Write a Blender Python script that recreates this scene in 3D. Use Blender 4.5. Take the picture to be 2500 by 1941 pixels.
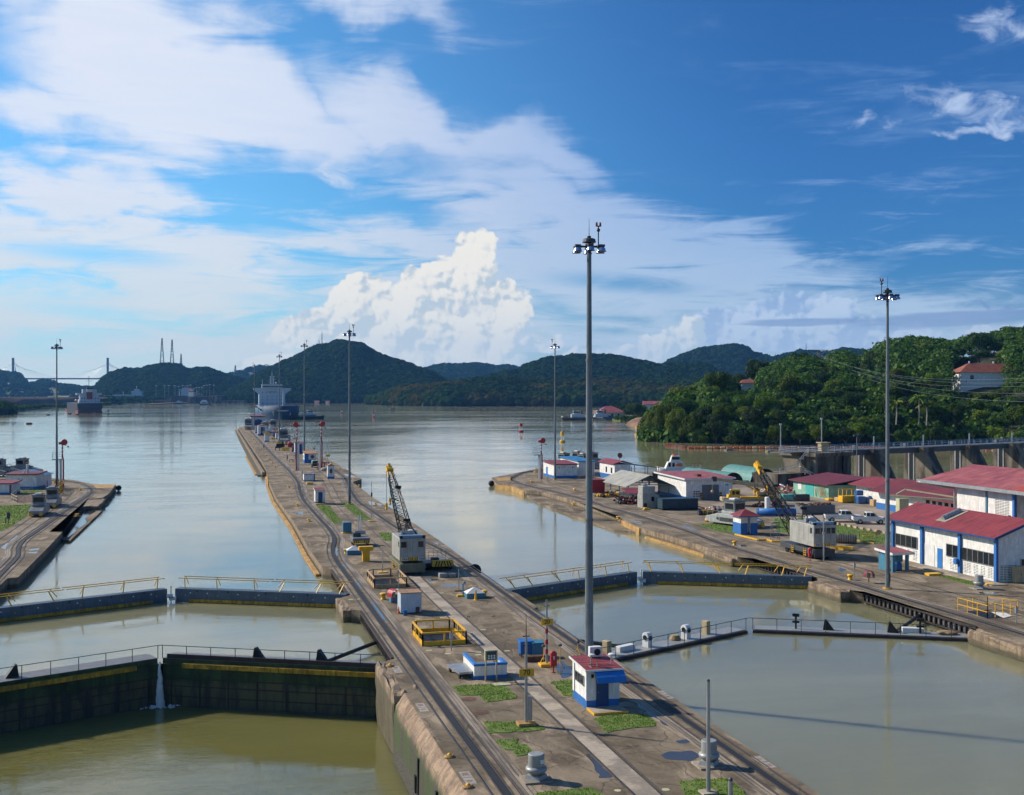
import bpy, bmesh, math, random
import numpy as np
from mathutils import Vector, Matrix
C=bpy.context; D=bpy.data
for o in list(D.objects): D.objects.remove(o)
col=C.scene.collection
R=math.radians
random.seed(7); RNG=np.random.default_rng(7)
# ------------------------------------------------------------------ camera, sky, sun
# world frame: +Y runs along the lock walls away from the viewer, +X across them, z=0 is the top of the lock walls
CAMH=20.0; FPX=2811.0; HOR=958.0; YAW=math.atan((1250-520)/FPX)
cY,sY=math.cos(YAW),math.sin(YAW)
sc=C.scene
cam=D.objects.new('camera',D.cameras.new('camera')); col.objects.link(cam)
cam.location=(0,0,CAMH); cam.rotation_euler=(R(90),0,-YAW)
cam.data.sensor_width=36; cam.data.lens=36*FPX/2500; cam.data.shift_y=-(970.5-HOR)/2500
cam.data.clip_start=.5; cam.data.clip_end=60000
sc.camera=cam
sc.view_settings.view_transform='Standard'; sc.view_settings.look='None'; sc.view_settings.gamma=1
sc.view_settings.exposure=0.35; HAZE=.00005
SUN=Vector((-.803*math.cos(R(33)),.596*math.cos(R(33)),math.sin(R(33))))
sun=D.objects.new('sun',D.lights.new('sun','SUN')); col.objects.link(sun)
sun.data.energy=4.6; sun.data.angle=R(1.5); sun.data.color=(1,.89,.74)
sun.rotation_euler=SUN.to_track_quat('Z','Y').to_euler(); sun.location=(-200,150,200)

cy=sc.cycles; cy.max_bounces=5; cy.diffuse_bounces=2; cy.glossy_bounces=3; cy.transmission_bounces=2; cy.volume_bounces=0; cy.transparent_max_bounces=4; cy.use_adaptive_sampling=True; cy.adaptive_threshold=.03; cy.caustics_reflective=False; cy.caustics_refractive=False
def view_px(px,py,z=0.0):                       # photo pixel -> point on the level z
    Y=FPX*(CAMH-z)/(py-HOR); X=(px-1250)*Y/FPX
    return (X*cY+Y*sY, -X*sY+Y*cY)
def at_depth(px,Y,py=None):                     # photo column at a given distance from the viewer
    X=(px-1250)*Y/FPX
    p=(X*cY+Y*sY, -X*sY+Y*cY)
    return p if py is None else p+(CAMH+(HOR-py)*Y/FPX,)
def crop(x0,y0,s): return lambda x,y,z=0.0: view_px(x0+x/s,y0+y/s,z)
K1=crop(1180,1060,5.46);K2=crop(1480,1060,5.46);K3=crop(1750,1060,5.46);K4=crop(2100,1060,5.46);K5=crop(2050,1200,4.847)
M2=crop(580,1040,10.92);MS=crop(720,1080,13.65);M3=crop(670,1050,5.46);M4=crop(770,1250,4.847);M5=crop(970,1450,4.368)
M6=crop(1070,1600,4.368);M7=crop(1370,1500,3.64);L1=crop(0,1060,4.24);L2=crop(0,1100,12.117);DS=crop(0,0,2184/2500);MC=crop(900,1300,7.28)

# ---- world shader: Nishita sky with cloud layers laid out by direction
W=D.worlds.new('World'); sc.world=W; W.use_nodes=True; W.cycles.sampling_method='MANUAL'; W.cycles.sample_map_resolution=512
class NT:
    def __init__(s,nt): s.dim='3D'; s.nt=nt; s.n=nt.nodes; s.l=nt.links
    def new(s,t,**k):
        n=s.n.new(t)
        for a,b in k.items(): setattr(n,a,b)
        return n
    def set(s,n,i,v):
        if isinstance(v,(bpy.types.NodeSocket,)): s.l.new(v,n.inputs[i])
        elif v is not None: n.inputs[i].default_value=v
    def math(s,op,a,b=None,c=None,clamp=False):
        n=s.new('ShaderNodeMath',operation=op,use_clamp=clamp); s.set(n,0,a); s.set(n,1,b); s.set(n,2,c); return n.outputs[0]
    def mr(s,v,a,b,c=0,d=1,smooth=True):
        n=s.new('ShaderNodeMapRange',interpolation_type='SMOOTHSTEP' if smooth else 'LINEAR')
        for i,x in enumerate((v,a,b,c,d)): s.set(n,i,x)
        return n.outputs[0]
    def mix(s,f,a,b,blend='MIX'):
        n=s.new('ShaderNodeMix',data_type='RGBA',blend_type=blend)
        s.set(n,0,f); s.set(n,6,a if not isinstance(a,tuple) or len(a)==4 else a+(1,)); s.set(n,7,b if not isinstance(b,tuple) or len(b)==4 else b+(1,)); return n.outputs[2]
    def noise(s,vec,scale,detail=5,rough=.55,dist=0,lac=2.0):
        n=s.new('ShaderNodeTexNoise',noise_dimensions=s.dim); s.set(n,'Vector',vec); s.set(n,'Scale',scale); s.set(n,'Detail',detail); s.set(n,'Roughness',rough); s.set(n,'Distortion',dist); s.set(n,'Lacunarity',lac); return n.outputs[0]
    def noisec(s,vec,scale,detail=3):
        n=s.new('ShaderNodeTexNoise',noise_dimensions=s.dim); s.set(n,'Vector',vec); s.set(n,'Scale',scale); s.set(n,'Detail',detail); return n.outputs[1]
    def vor(s,vec,scale,feat='F1',smooth=.3,detail=0):
        n=s.new('ShaderNodeTexVoronoi',feature=feat,voronoi_dimensions=s.dim); s.set(n,'Vector',vec); s.set(n,'Scale',scale)
        if feat=='SMOOTH_F1': s.set(n,'Smoothness',smooth)
        if detail: s.set(n,'Detail',detail)
        return n.outputs[0]
    def mapping(s,vec,loc=(0,0,0),rot=(0,0,0),scale=(1,1,1),typ='POINT'):
        n=s.new('ShaderNodeMapping',vector_type=typ); s.set(n,0,vec); s.set(n,1,loc); s.set(n,2,rot); s.set(n,3,scale); return n.outputs[0]
    def vm(s,op,a,b=None,sc_=None):
        n=s.new('ShaderNodeVectorMath',operation=op); s.set(n,0,a)
        if b is not None: s.set(n,1,b)
        if sc_ is not None: s.set(n,3,sc_)
        return n.outputs[1] if op in('LENGTH','DOT_PRODUCT') else n.outputs[0]
def build_world():
    w=NT(W.node_tree); w.n.clear()
    out=w.new('ShaderNodeOutputWorld'); bg=w.new('ShaderNodeBackground'); w.l.new(bg.outputs[0],out.inputs[0]); bg.inputs[1].default_value=.1
    sky=w.new('ShaderNodeTexSky',sky_type='NISHITA'); sky.sun_disc=False; sky.sun_elevation=R(33); sky.sun_rotation=-math.atan2(.803,.596)
    sky.altitude=0; sky.air_density=1.0; sky.dust_density=.4; sky.ozone_density=2.2
    w.dim='2D'
    tc=w.new('ShaderNodeTexCoord').outputs['Generated']
    base0=sky.outputs[0]
    sep=w.new('ShaderNodeSeparateXYZ'); w.l.new(tc,sep.inputs[0]); x,y,z=sep.outputs
    zz=w.math('MAXIMUM',z,0.0)
    # sky angles in degrees: azimuth about the direction of the locks, elevation
    az=w.math('MULTIPLY',w.math('SUBTRACT',w.math('ARCTAN2',x,y),YAW),180/math.pi)
    el=w.math('MULTIPLY',w.math('ARCSINE',z),180/math.pi)
    cb=w.new('ShaderNodeCombineXYZ'); w.l.new(az,cb.inputs[0]); w.l.new(el,cb.inputs[1]); q=cb.outputs[0]
    def ang(px,py):
        a=math.atan((px-1250)/FPX); return (math.degrees(a),math.degrees(math.atan((HOR-py)/FPX*math.cos(a))))
    wob=w.vm('MULTIPLY',w.vm('SUBTRACT',w.noisec(q,.16,5),(.5,.5,.5)),(6,5,0))
    qw=w.vm('ADD',q,wob)
    wob2=w.vm('MULTIPLY',w.vm('SUBTRACT',w.noisec(q,.5,4),(.5,.5,.5)),(2.6,2.0,0))
    qs=w.vm('ADD',q,wob2)
    def blob(vec,px,py,rx,ry,rot=0,inner=.25):
        a,e=ang(px,py)
        m=w.mapping(vec,(a,e,0),(0,0,R(-rot)),(rx*.0204,ry*.0204,1),'TEXTURE')
        return w.mr(w.vm('LENGTH',m),1.0,inner)
    def addall(l):
        t=l[0]
        for b in l[1:]: t=w.math('MAXIMUM',t,b)
        return t
    # cirrus / altostratus veil
    veil=addall([blob(qw,330,150,420,300,25),blob(qw,620,250,620,150,22),blob(qw,1000,300,480,110,24,.1),blob(qw,1280,360,330,90,20,.1),
      blob(qw,900,20,420,90,5,.1),blob(qw,100,280,260,110,-5,.2),blob(qw,250,480,420,95,5,.2),blob(qw,60,560,380,80,0,.2),
      blob(qw,420,640,700,150,8,.0),blob(qw,200,760,700,130,0,.0),blob(qw,1050,620,700,110,5,.0),blob(qw,1450,560,520,130,12,.0),blob(qw,1650,700,820,230,14,.2),blob(qw,1250,520,560,190,16,.2),blob(qw,1700,850,900,120,0,.3),blob(qw,2100,830,700,140,0,.0),blob(qw,1000,800,1000,130,0,.0)])
    base=w.mix(1.0,base0,w.mix(w.mr(az,-16,16),(.40,.82,1.08),(.145,.40,.74)),'MULTIPLY')
    st=w.mapping(q,rot=(0,0,R(-14)),scale=(.05,.16,1))
    fib=w.noise(st,1.0,9,.60,.8)
    st2=w.mapping(q,rot=(0,0,R(3)),scale=(.12,.75,1))
    fib2=w.noise(st2,1.0,9,.62,.5)
    d=w.math('ADD',w.math('MULTIPLY',fib,.5),w.math('MULTIPLY',fib2,.5))
    lowr=w.mr(az,20,-6,.12,1)
    lowth=w.math('MULTIPLY',w.mr(el,13,3),lowr)
    tot=w.math('ADD',w.math('MAXIMUM',w.math('MULTIPLY',veil,1.0),w.math('MULTIPLY',lowth,.52)),w.math('MULTIPLY',w.math('SUBTRACT',d,.5),2.8))
    tot=w.math('ADD',tot,w.math('MULTIPLY',w.math('MULTIPLY',w.math('SUBTRACT',w.noise(w.mapping(q,loc=(9,4,0),rot=(0,0,R(-5)),scale=(.16,1.15,1)),1.0,8,.65,.6),.5),2.6),w.mr(el,15,7)))
    cov=w.math('MULTIPLY',w.mr(tot,-.10,1.0),.96)
    # two blue windows in the veil, dark blue depth to the right
    gaps=addall([blob(qw,1250,215,400,90,12,.1),blob(qw,900,405,360,75,4,.1),blob(qs,1560,230,420,230,20,.3),blob(qw,480,440,260,50,-4,.0),blob(qw,30,110,120,120,0,.2),blob(q,330,778,430,34,6,.0),blob(q,90,708,260,36,2,.0),blob(q,720,738,220,30,3,.0),blob(qw,960,512,330,45,5,.0),blob(q,230,622,300,34,3,.0),blob(q,1520,692,260,36,5,.0)])
    gaps=w.math('MULTIPLY',gaps,w.mr(fib2,.30,.55))
    cov=w.math('MULTIPLY',cov,w.math('SUBTRACT',1.0,w.math('MULTIPLY',gaps,.80)))
    left=w.mr(az,14,-18)
    low=w.mr(el,12,2)
    cc=w.mix(low,(6.2,6.6,7.5),(5.9,6.35,6.35))
    cc=w.mix(left,w.mix(low,(2.2,3.5,6.0),(3.7,4.9,6.3)),cc)
    cc=w.mix(w.mr(fib2,.35,.65,0,.35),cc,w.mix(1.0,cc,(.86,.92,.97,1),'MULTIPLY'))
    res=w.mix(cov,base,cc)
    # little fair weather tufts on the right
    tm=addall([blob(qs,2380,262,300,62,14,.0),blob(qs,2400,315,260,26,4,.0),blob(qs,2120,286,100,36,0,.0),blob(qs,2440,60,200,70,14,.0),blob(q,822,430,120,58,25,.0),blob(qs,2460,300,120,28,0,.0),blob(q,640,662,150,20,0,.0)])
    tn=w.noise(w.mapping(q,scale=(.55,1.0,1)),1.0,8,.62,.4)
    tcov=w.mr(w.math('ADD',w.math('MULTIPLY',tm,.55),tn),.72,1.25,0,.95)
    res=w.mix(tcov,res,w.mix(left,(3.9,4.9,6.8),(6.2,6.5,7.2)))
    # cumulus towers near the horizon
    def puff(off):
        g=w.vm('ADD',q,off)
        g=w.vm('ADD',g,w.vm('MULTIPLY',w.vm('SUBTRACT',w.noisec(g,1.1,4),(.5,.5,.5)),(.75,.75,0)))
        a=w.math('SUBTRACT',1.0,w.vor(g,.42,'SMOOTH_F1',.25)); b=w.math('SUBTRACT',1.0,w.vor(g,1.0,'SMOOTH_F1',.2)); c=w.math('SUBTRACT',1.0,w.vor(g,2.3,'SMOOTH_F1',.2)); e=w.math('SUBTRACT',1.0,w.vor(g,5.2,'SMOOTH_F1',.2))
        n=w.noise(g,3.2,5,.6)
        s1=w.math('ADD',w.math('MULTIPLY',a,.30),w.math('MULTIPLY',b,.34)); s1=w.math('ADD',s1,w.math('MULTIPLY',c,.20)); s1=w.math('ADD',s1,w.math('MULTIPLY',e,.05))
        return w.math('ADD',s1,w.math('MULTIPLY',n,.06))
    p0=puff((0,0,0)); p1=puff((-.17,.20,0))
    def coarse(off):
        g=w.vm('ADD',q,off); g=w.vm('ADD',g,w.vm('MULTIPLY',w.vm('SUBTRACT',w.noisec(g,.9,3),(.5,.5,.5)),(1.2,1.2,0)))
        return w.math('ADD',w.math('SUBTRACT',1.0,w.vor(g,.30,'SMOOTH_F1',.4)),w.math('MULTIPLY',w.noise(g,.55,3),.8))
    cd=w.math('SUBTRACT',coarse((0,0,0)),coarse((-.9,.75,0)))
    def cum(blobs,thr=1.0):
        m=addall([blob(q,*b) for b in blobs])
        return w.math('MULTIPLY',w.mr(w.math('ADD',w.math('MULTIPLY',m,1.25),w.math('MULTIPLY',p0,1.5)),thr+.26,thr+.50),w.mr(m,.02,.15)),m
    def cumlight(hi,mid,sh):
        df=w.math('ADD',w.math('SUBTRACT',p0,p1),w.math('MULTIPLY',cd,.42))
        t=w.mr(df,-.20,.13)
        return w.mix(w.mr(t,.0,.55),sh,w.mix(w.mr(t,.4,1),mid,hi))
    # dim towers to the right first, then the bright one
    c3,_=cum([(1930,790,210,110,0,.2),(1780,800,130,90,0,.2),(2110,850,260,110,0,.2),(2040,760,90,60,0,.1)],1.02)
    c3=w.math('MULTIPLY',c3,w.mr(el,.4,2.4,.15,.85))
    res=w.mix(c3,res,cumlight((4.3,5.3,6.8),(3.3,4.4,6.3),(2.2,3.4,5.6)))
    c2,_=cum([(1640,860,130,95,0,.2),(1530,880,110,55,0,.2),(1690,820,60,70,0,.1),(1330,835,90,45,0,.1),(1420,880,90,50,0,.1),(1220,880,120,40,0,.1)],1.0)
    c2=w.math('MULTIPLY',c2,w.mr(el,.3,2.2,.35,1.0))
    res=w.mix(c2,res,cumlight((6.4,6.6,6.6),(5.3,5.9,6.2),(3.7,4.8,5.8)))
    c1,_=cum([(1060,820,240,130,0,.5),(960,830,260,130,0,.4),(1040,740,210,120,-20,.3),(880,730,130,90,-20,.3),(1160,610,80,75,0,.25),(1110,690,150,110,-25,.3),(1230,760,110,110,0,.2),(760,800,150,70,-15,.2),(640,885,120,30,-10,.1),(1000,880,330,70,0,.2)],.98)
    res=w.mix(c1,res,cumlight((7.25,7.05,6.5),(6.1,6.2,6.1),(4.2,5.0,5.6)))
    # dark slate bars of low stratus on the right
    dn=w.noise(w.mapping(q,scale=(.12,1.3,1)),1.0,6,.55)
    dm=addall([blob(q,2330,775,420,36,-4,.0),blob(q,1950,787,300,22,0,.0),blob(qs,2440,745,160,14,0,.0)])
    dc=w.mr(w.math('ADD',w.math('MULTIPLY',dm,.6),dn),.74,1.0,0,.8)
    res=w.mix(dc,res,(1.0,2.0,4.2,1))
    bw=addall([blob(qs,2420,822,420,36,-8,.2),blob(qs,2300,850,300,30,0,.2)])
    res=w.mix(w.mr(w.math('ADD',w.math('MULTIPLY',bw,.5),w.noise(q,1.1,6)),.78,.95,0,.8),res,(4.7,5.5,6.5,1))
    # bright haze band at the horizon and a dull lower half
    res=w.mix(w.mr(el,6.0,-.2,0,.75),res,w.mix(left,(4.2,5.2,6.2),(5.6,6.3,6.3)))
    res=w.mix(w.mr(el,-.2,-3),res,(.9,1.0,.95,1))
    w.l.new(res,bg.inputs[0])
build_world()

# ------------------------------------------------------------------ materials
MATS={}
def base_mat(name):
    m=D.materials.new(name); m.use_nodes=True; t=NT(m.node_tree); b=t.n['Principled BSDF']; MATS[name]=m
    return m,t,b
def coords(t,kind='Object'): return t.new('ShaderNodeTexCoord').outputs[kind]
def world_pos(t): return t.new('ShaderNodeNewGeometry').outputs['Position']
def paint(name,rgb,rough=.5,metal=0.0,dirt=.25,scale=1.2,bump=.0,spec=.5):
    m,t,b=base_mat(name); p=world_pos(t)
    n=t.noise(p,scale,5,.6); n2=t.noise(t.mapping(p,scale=(3,3,.5)),scale*1.3,4,.6)
    k=t.mr(t.math('ADD',t.math('MULTIPLY',n,.5),t.math('MULTIPLY',n2,.5)),.40,.66,1-dirt,1.04)
    c=t.new('ShaderNodeCombineXYZ')
    for i in range(3): t.l.new(k,c.inputs[i])
    t.set(b,'Base Color',t.mix(1.0,tuple(rgb)+(1,),c.outputs[0],'MULTIPLY'))
    b.inputs['Roughness'].default_value=rough; b.inputs['Metallic'].default_value=metal
    if bump:
        bn=t.new('ShaderNodeBump'); t.set(bn,'Height',n); t.set(bn,'Strength',bump); t.set(bn,'Distance',.02); t.l.new(bn.outputs[0],b.inputs['Normal'])
    return m
def two_tone(name,a,bc,scale,lo=.42,hi=.58,rough=.85,stretch=(1,1,1),bump=.3,dist=.05,detail=8):
    m,t,b=base_mat(name); p=world_pos(t); v=t.mapping(p,scale=stretch)
    n=t.noise(v,scale,detail,.62); f=t.mr(n,lo,hi)
    n2=t.noise(p,scale*6,5,.6)
    cc=t.mix(f,tuple(a),tuple(bc)); cc=t.mix(t.mr(n2,.35,.7,0,.35),cc,t.mix(1.0,cc,(.45,.42,.38,1),'MULTIPLY'))
    t.set(b,'Base Color',cc); b.inputs['Roughness'].default_value=rough
    bn=t.new('ShaderNodeBump'); t.set(bn,'Height',t.math('ADD',n,n2)); t.set(bn,'Strength',bump); t.set(bn,'Distance',dist); t.l.new(bn.outputs[0],b.inputs['Normal'])
    return m
def concrete_deck():
    m,t,b=base_mat('worn_concrete'); p=world_pos(t)
    n=t.noise(p,.16,9,.66,.4); n2=t.noise(t.mapping(p,scale=(1.0,.25,1)),.55,8,.66,.6); n3=t.noise(p,4.5,6,.7)
    cc=t.mix(t.mr(n,.36,.62),(.11,.085,.055),(.25,.20,.14))
    cc=t.mix(t.mr(n2,.50,.66,0,.75),cc,(.40,.315,.22))
    cc=t.mix(t.mr(t.noise(t.mapping(p,loc=(40,9,0)),.33,8,.7),.57,.70,0,.62),cc,(.050,.042,.036))
    cc=t.mix(t.mr(n3,.35,.75,0,.38),cc,t.mix(1.0,cc,(.52,.50,.47,1),'MULTIPLY'))
    cc=t.mix(t.mr(t.noise(t.mapping(p,loc=(7,0,3)),.9,5,.7),.64,.76,0,.35),cc,(.20,.105,.05))
    # slab joints
    br=t.new('ShaderNodeTexBrick'); t.set(br,'Vector',t.mapping(p,loc=(1.1,2.3,0),scale=(1,1,1))); br.offset=0
    for k,v in(('Scale',1.0),('Mortar Size',.022),('Brick Width',4.2),('Row Height',5.2),('Mortar Smooth',.2),('Bias',0)): br.inputs[k].default_value=v
    j=br.outputs['Fac']
    cc=t.mix(t.math('MULTIPLY',j,.55),cc,(.028,.024,.02))
    crk=t.vor(t.vm('ADD',p,t.vm('SCALE',t.noisec(p,.8,4),sc_=1.2)),.22,'DISTANCE_TO_EDGE')
    cc=t.mix(t.mr(crk,.012,.003,0,.6),cc,(.04,.035,.03))
    t.set(b,'Base Color',cc)
    b.inputs['Specular IOR Level'].default_value=.25; wet=t.mr(n,.30,.42,.5,.95); t.set(b,'Roughness',wet)
    bn=t.new('ShaderNodeBump'); t.set(bn,'Height',t.math('ADD',n3,n2)); t.set(bn,'Strength',.35); t.set(bn,'Distance',.02); t.l.new(bn.outputs[0],b.inputs['Normal'])
    return m
def wall_mat(name,top,low,algae=None,zsplit=-1.2):
    m,t,b=base_mat(name); p=world_pos(t); s=t.new('ShaderNodeSeparateXYZ'); t.l.new(p,s.inputs[0])
    v=t.noise(t.mapping(p,scale=(1,1,.16)),1.4,8,.65,.3); n=t.noise(p,.5,7,.65)
    cc=t.mix(t.mr(v,.38,.64),tuple(top),tuple(low))
    cc=t.mix(t.mr(n,.45,.6,0,.6),cc,t.mix(1.0,cc,(.45,.40,.34,1),'MULTIPLY'))
    cc=t.mix(t.mr(t.noise(p,5,6,.7),.5,.72,0,.7),cc,(.05,.04,.03))
    br=t.new('ShaderNodeTexBrick'); t.set(br,'Vector',t.mapping(p,rot=(0,R(90),0))); 
    for k,vv in(('Scale',1.0),('Mortar Size',.02),('Brick Width',1.5),('Row Height',1.7)): br.inputs[k].default_value=vv
    cc=t.mix(t.math('MULTIPLY',br.outputs['Fac'],.5),cc,(.05,.04,.03))
    if algae:
        hz=t.math('ADD',s.outputs[2],t.math('MULTIPLY',t.math('SUBTRACT',n,.5),2.2))
        cc=t.mix(t.mr(hz,zsplit+.35,zsplit-.25),cc,t.mix(t.mr(v,.42,.6),algae,(.055,.05,.035)))
        cc=t.mix(t.mr(hz,zsplit-1.5,zsplit-2.6),cc,t.mix(t.mr(t.noise(p,9,4,.8),.45,.62),(.035,.032,.026),(.12,.11,.09)))
    if not algae:
        hz=t.math('ADD',s.outputs[2],t.math('MULTIPLY',t.math('SUBTRACT',n,.5),.8)); cc=t.mix(t.mr(hz,-.55,-.95,0,.8),cc,(.060,.055,.030))
    t.set(b,'Base Color',cc); b.inputs['Roughness'].default_value=.88
    bn=t.new('ShaderNodeBump'); t.set(bn,'Height',t.math('ADD',v,t.noise(p,5,6,.7))); t.set(bn,'Strength',.7); t.set(bn,'Distance',.08); t.l.new(bn.outputs[0],b.inputs['Normal'])
    return m
def water_mat(name,deep,rough=.06,wave=.5,sc1=1.0):
    m,t,b=base_mat(name); p=world_pos(t)
    n1=t.noise(t.mapping(p,rot=(0,0,R(20)),scale=(.8,1.6,1)),.55*sc1,4,.6,.4); n2=t.noise(t.mapping(p,rot=(0,0,R(-30)),scale=(1,2.2,1)),2.0*sc1,4,.6,.3); big=t.noise(t.mapping(p,scale=(.5,1.2,1)),.03,6,.62,.6)
    big2=t.noise(t.mapping(p,loc=(300,90,0),rot=(0,0,R(-15)),scale=(.25,1.4,1)),.012,6,.6,.5)
    t.set(b,'Base Color',t.mix(t.mr(big,.35,.65),tuple(deep),tuple(x*1.25 for x in deep)))
    b.inputs['Subsurface Weight'].default_value=1.0; b.inputs['Subsurface Radius'].default_value=(1.0,.9,.5); b.inputs['Subsurface Scale'].default_value=5.0
    t.set(b,'Roughness',t.mr(big2,.40,.62,rough,rough+.07)); b.inputs['IOR'].default_value=1.5
    h=t.math('ADD',t.math('MULTIPLY',n1,1.0),t.math('MULTIPLY',n2,.22))
    st=t.mr(t.noise(t.mapping(p,loc=(50,20,0),rot=(0,0,R(12)),scale=(.6,1.6,1)),.055,5,.6,.8),.42,.62,.12,1.3)
    bn=t.new('ShaderNodeBump'); t.set(bn,'Height',h); t.set(bn,'Strength',t.math('MULTIPLY',st,wave)); t.set(bn,'Distance',.10); t.l.new(bn.outputs[0],b.inputs['Normal'])
    return m
def leaf_mat(name,dark,lite,tint=None,tscale=.05,rnd=True):
    m,t,b=base_mat(name); p=world_pos(t)
    g=t.new('ShaderNodeNewGeometry').outputs['Random Per Island']
    cc=t.mix(t.mr(g,0,1,0,1,False),tuple(dark),tuple(lite))
    n=t.noise(p,tscale,3,.6)
    if tint: cc=t.mix(t.mr(n,.45,.62,0,.8),cc,tuple(tint))
    n2=t.noise(p,tscale*3.1,3,.6)
    cc=t.mix(t.mr(n2,.4,.62,0,.5),cc,t.mix(1.0,cc,(.55,.62,.6,1),'MULTIPLY'))
    if rnd:
        r=t.new('ShaderNodeObjectInfo').outputs['Random']
        h=t.new('ShaderNodeHueSaturation'); t.set(h,'Color',cc); t.set(h,'Hue',t.mr(r,0,1,.475,.515,False)); t.set(h,'Value',t.mr(t.math('FRACT',t.math('MULTIPLY',r,7.3)),0,1,.65,1.4,False)); cc=h.outputs[0]
    t.set(b,'Base Color',cc); b.inputs['Roughness'].default_value=.6 if rnd else 1; b.inputs['Specular IOR Level'].default_value=.12 if rnd else 0
    tr=t.new('ShaderNodeBsdfTranslucent'); t.set(tr,'Color',t.mix(1.0,cc,(1.3,1.5,.6,1),'MULTIPLY'))
    mx=t.new('ShaderNodeMixShader'); mx.inputs[0].default_value=.22
    t.l.new(b.outputs[0],mx.inputs[1]); t.l.new(tr.outputs[0],mx.inputs[2]); t.l.new(mx.outputs[0],t.n['Material Output'].inputs[0])
    return m
def roof_mat(name,a,bc,axis=0,pitch=.35,rough=.55):
    m,t,b=base_mat(name); p=world_pos(t)
    wv=t.new('ShaderNodeTexWave',wave_type='BANDS',bands_direction='XY'[axis]); t.set(wv,'Vector',p); t.set(wv,'Scale',1/(pitch*3.2)); t.set(wv,'Distortion',0.0)
    n=t.noise(p,.5,7,.65); n2=t.noise(t.mapping(p,scale=(.2,2,1) if axis==1 else (2,.2,1)),1.2,5,.6)
    cc=t.mix(t.mr(n,.38,.62),tuple(a),tuple(bc)); cc=t.mix(t.mr(t.noise(p,1.7,6,.7),.56,.72,0,.35),cc,(.30,.16,.11)); cc=t.mix(t.mr(n2,.46,.66,0,.75),cc,t.mix(1.0,cc,(.55,.5,.5,1),'MULTIPLY'))
    cc=t.mix(t.mr(wv.outputs[1],.86,1.0,0,.35),cc,t.mix(1.0,cc,(.4,.35,.35,1),'MULTIPLY'))
    t.set(b,'Base Color',cc); b.inputs['Roughness'].default_value=rough
    bn=t.new('ShaderNodeBump'); t.set(bn,'Height',wv.outputs[1]); t.set(bn,'Strength',.5); t.set(bn,'Distance',.04); t.l.new(bn.outputs[0],b.inputs['Normal'])
    return m
concrete_deck()
two_tone('light_concrete',(.25,.21,.165),(.42,.35,.27),.5,rough=.85,bump=.3,dist=.02)
two_tone('grooved_concrete',(.15,.12,.09),(.33,.27,.20),.6,rough=.85,stretch=(2.5,.2,1),bump=.5,dist=.02)
two_tone('yard_paving',(.18,.145,.11),(.34,.275,.21),.10,rough=.85,bump=.25,dist=.02)
two_tone('dam_concrete',(.055,.045,.035),(.20,.17,.13),.35,rough=.9,stretch=(1,1,.22),bump=.5,dist=.06)
two_tone('rust',(.16,.07,.035),(.07,.04,.03),1.2,rough=.8)
two_tone('old_timber',(.36,.26,.13),(.24,.16,.09),1.0,rough=.85,stretch=(1,1,.3))
two_tone('ochre_timber',(.50,.30,.09),(.33,.19,.07),.8,rough=.8)
two_tone('earth',(.17,.09,.05),(.28,.17,.10),.06,rough=.95,bump=.8,dist=.5)
two_tone('far_soil',(.075,.05,.045),(.12,.075,.06),.02,rough=.95)
two_tone('meadow',(.10,.12,.035),(.20,.19,.07),.02,rough=.95)
two_tone('wood',(.42,.27,.13),(.55,.37,.2),2.0,rough=.8,stretch=(1,1,.2))
two_tone('bark',(.14,.11,.08),(.25,.21,.16),2.0,rough=.9,stretch=(1,1,.2))
wall_mat('lock_face',(.34,.255,.165),(.16,.115,.08))
wall_mat('lock_face_dark',(.32,.24,.16),(.15,.11,.075))
wall_mat('chamber_face',(.36,.25,.16),(.20,.14,.10),(.045,.075,.018),-1.15)
wall_mat('gate_steel_wet',(.060,.10,.035),(.035,.05,.025),(.11,.10,.05),-2.5)
water_mat('lake_water_mat',(.215,.210,.120),.04,.26)
water_mat('chamber_water_mat',(.135,.130,.045),.035,.55,1.5)
leaf_mat('leaf_a',(.022,.052,.008),(.075,.14,.018)); leaf_mat('leaf_b',(.045,.080,.008),(.15,.21,.020)); leaf_mat('leaf_c',(.015,.034,.010),(.050,.095,.022)); leaf_mat('leaf_bamboo',(.055,.09,.012),(.17,.21,.03))
leaf_mat('canopy_far',(.014,.034,.012),(.019,.044,.014),(.026,.050,.012),.02,False)
leaf_mat('canopy_mid',(.018,.040,.010),(.032,.062,.014),(.085,.070,.020),.012,False)
leaf_mat('shrub_leaf',(.03,.06,.012),(.09,.14,.03),None,.2,False)
leaf_mat('grass_blade',(.085,.155,.016),(.17,.26,.032),(.22,.24,.06),.6,False)
two_tone('grass_soil',(.08,.145,.018),(.14,.20,.035),1.6,rough=.95,bump=.8,dist=.05)
two_tone('forest_floor',(.012,.022,.008),(.03,.045,.015),.05,rough=1)
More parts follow.
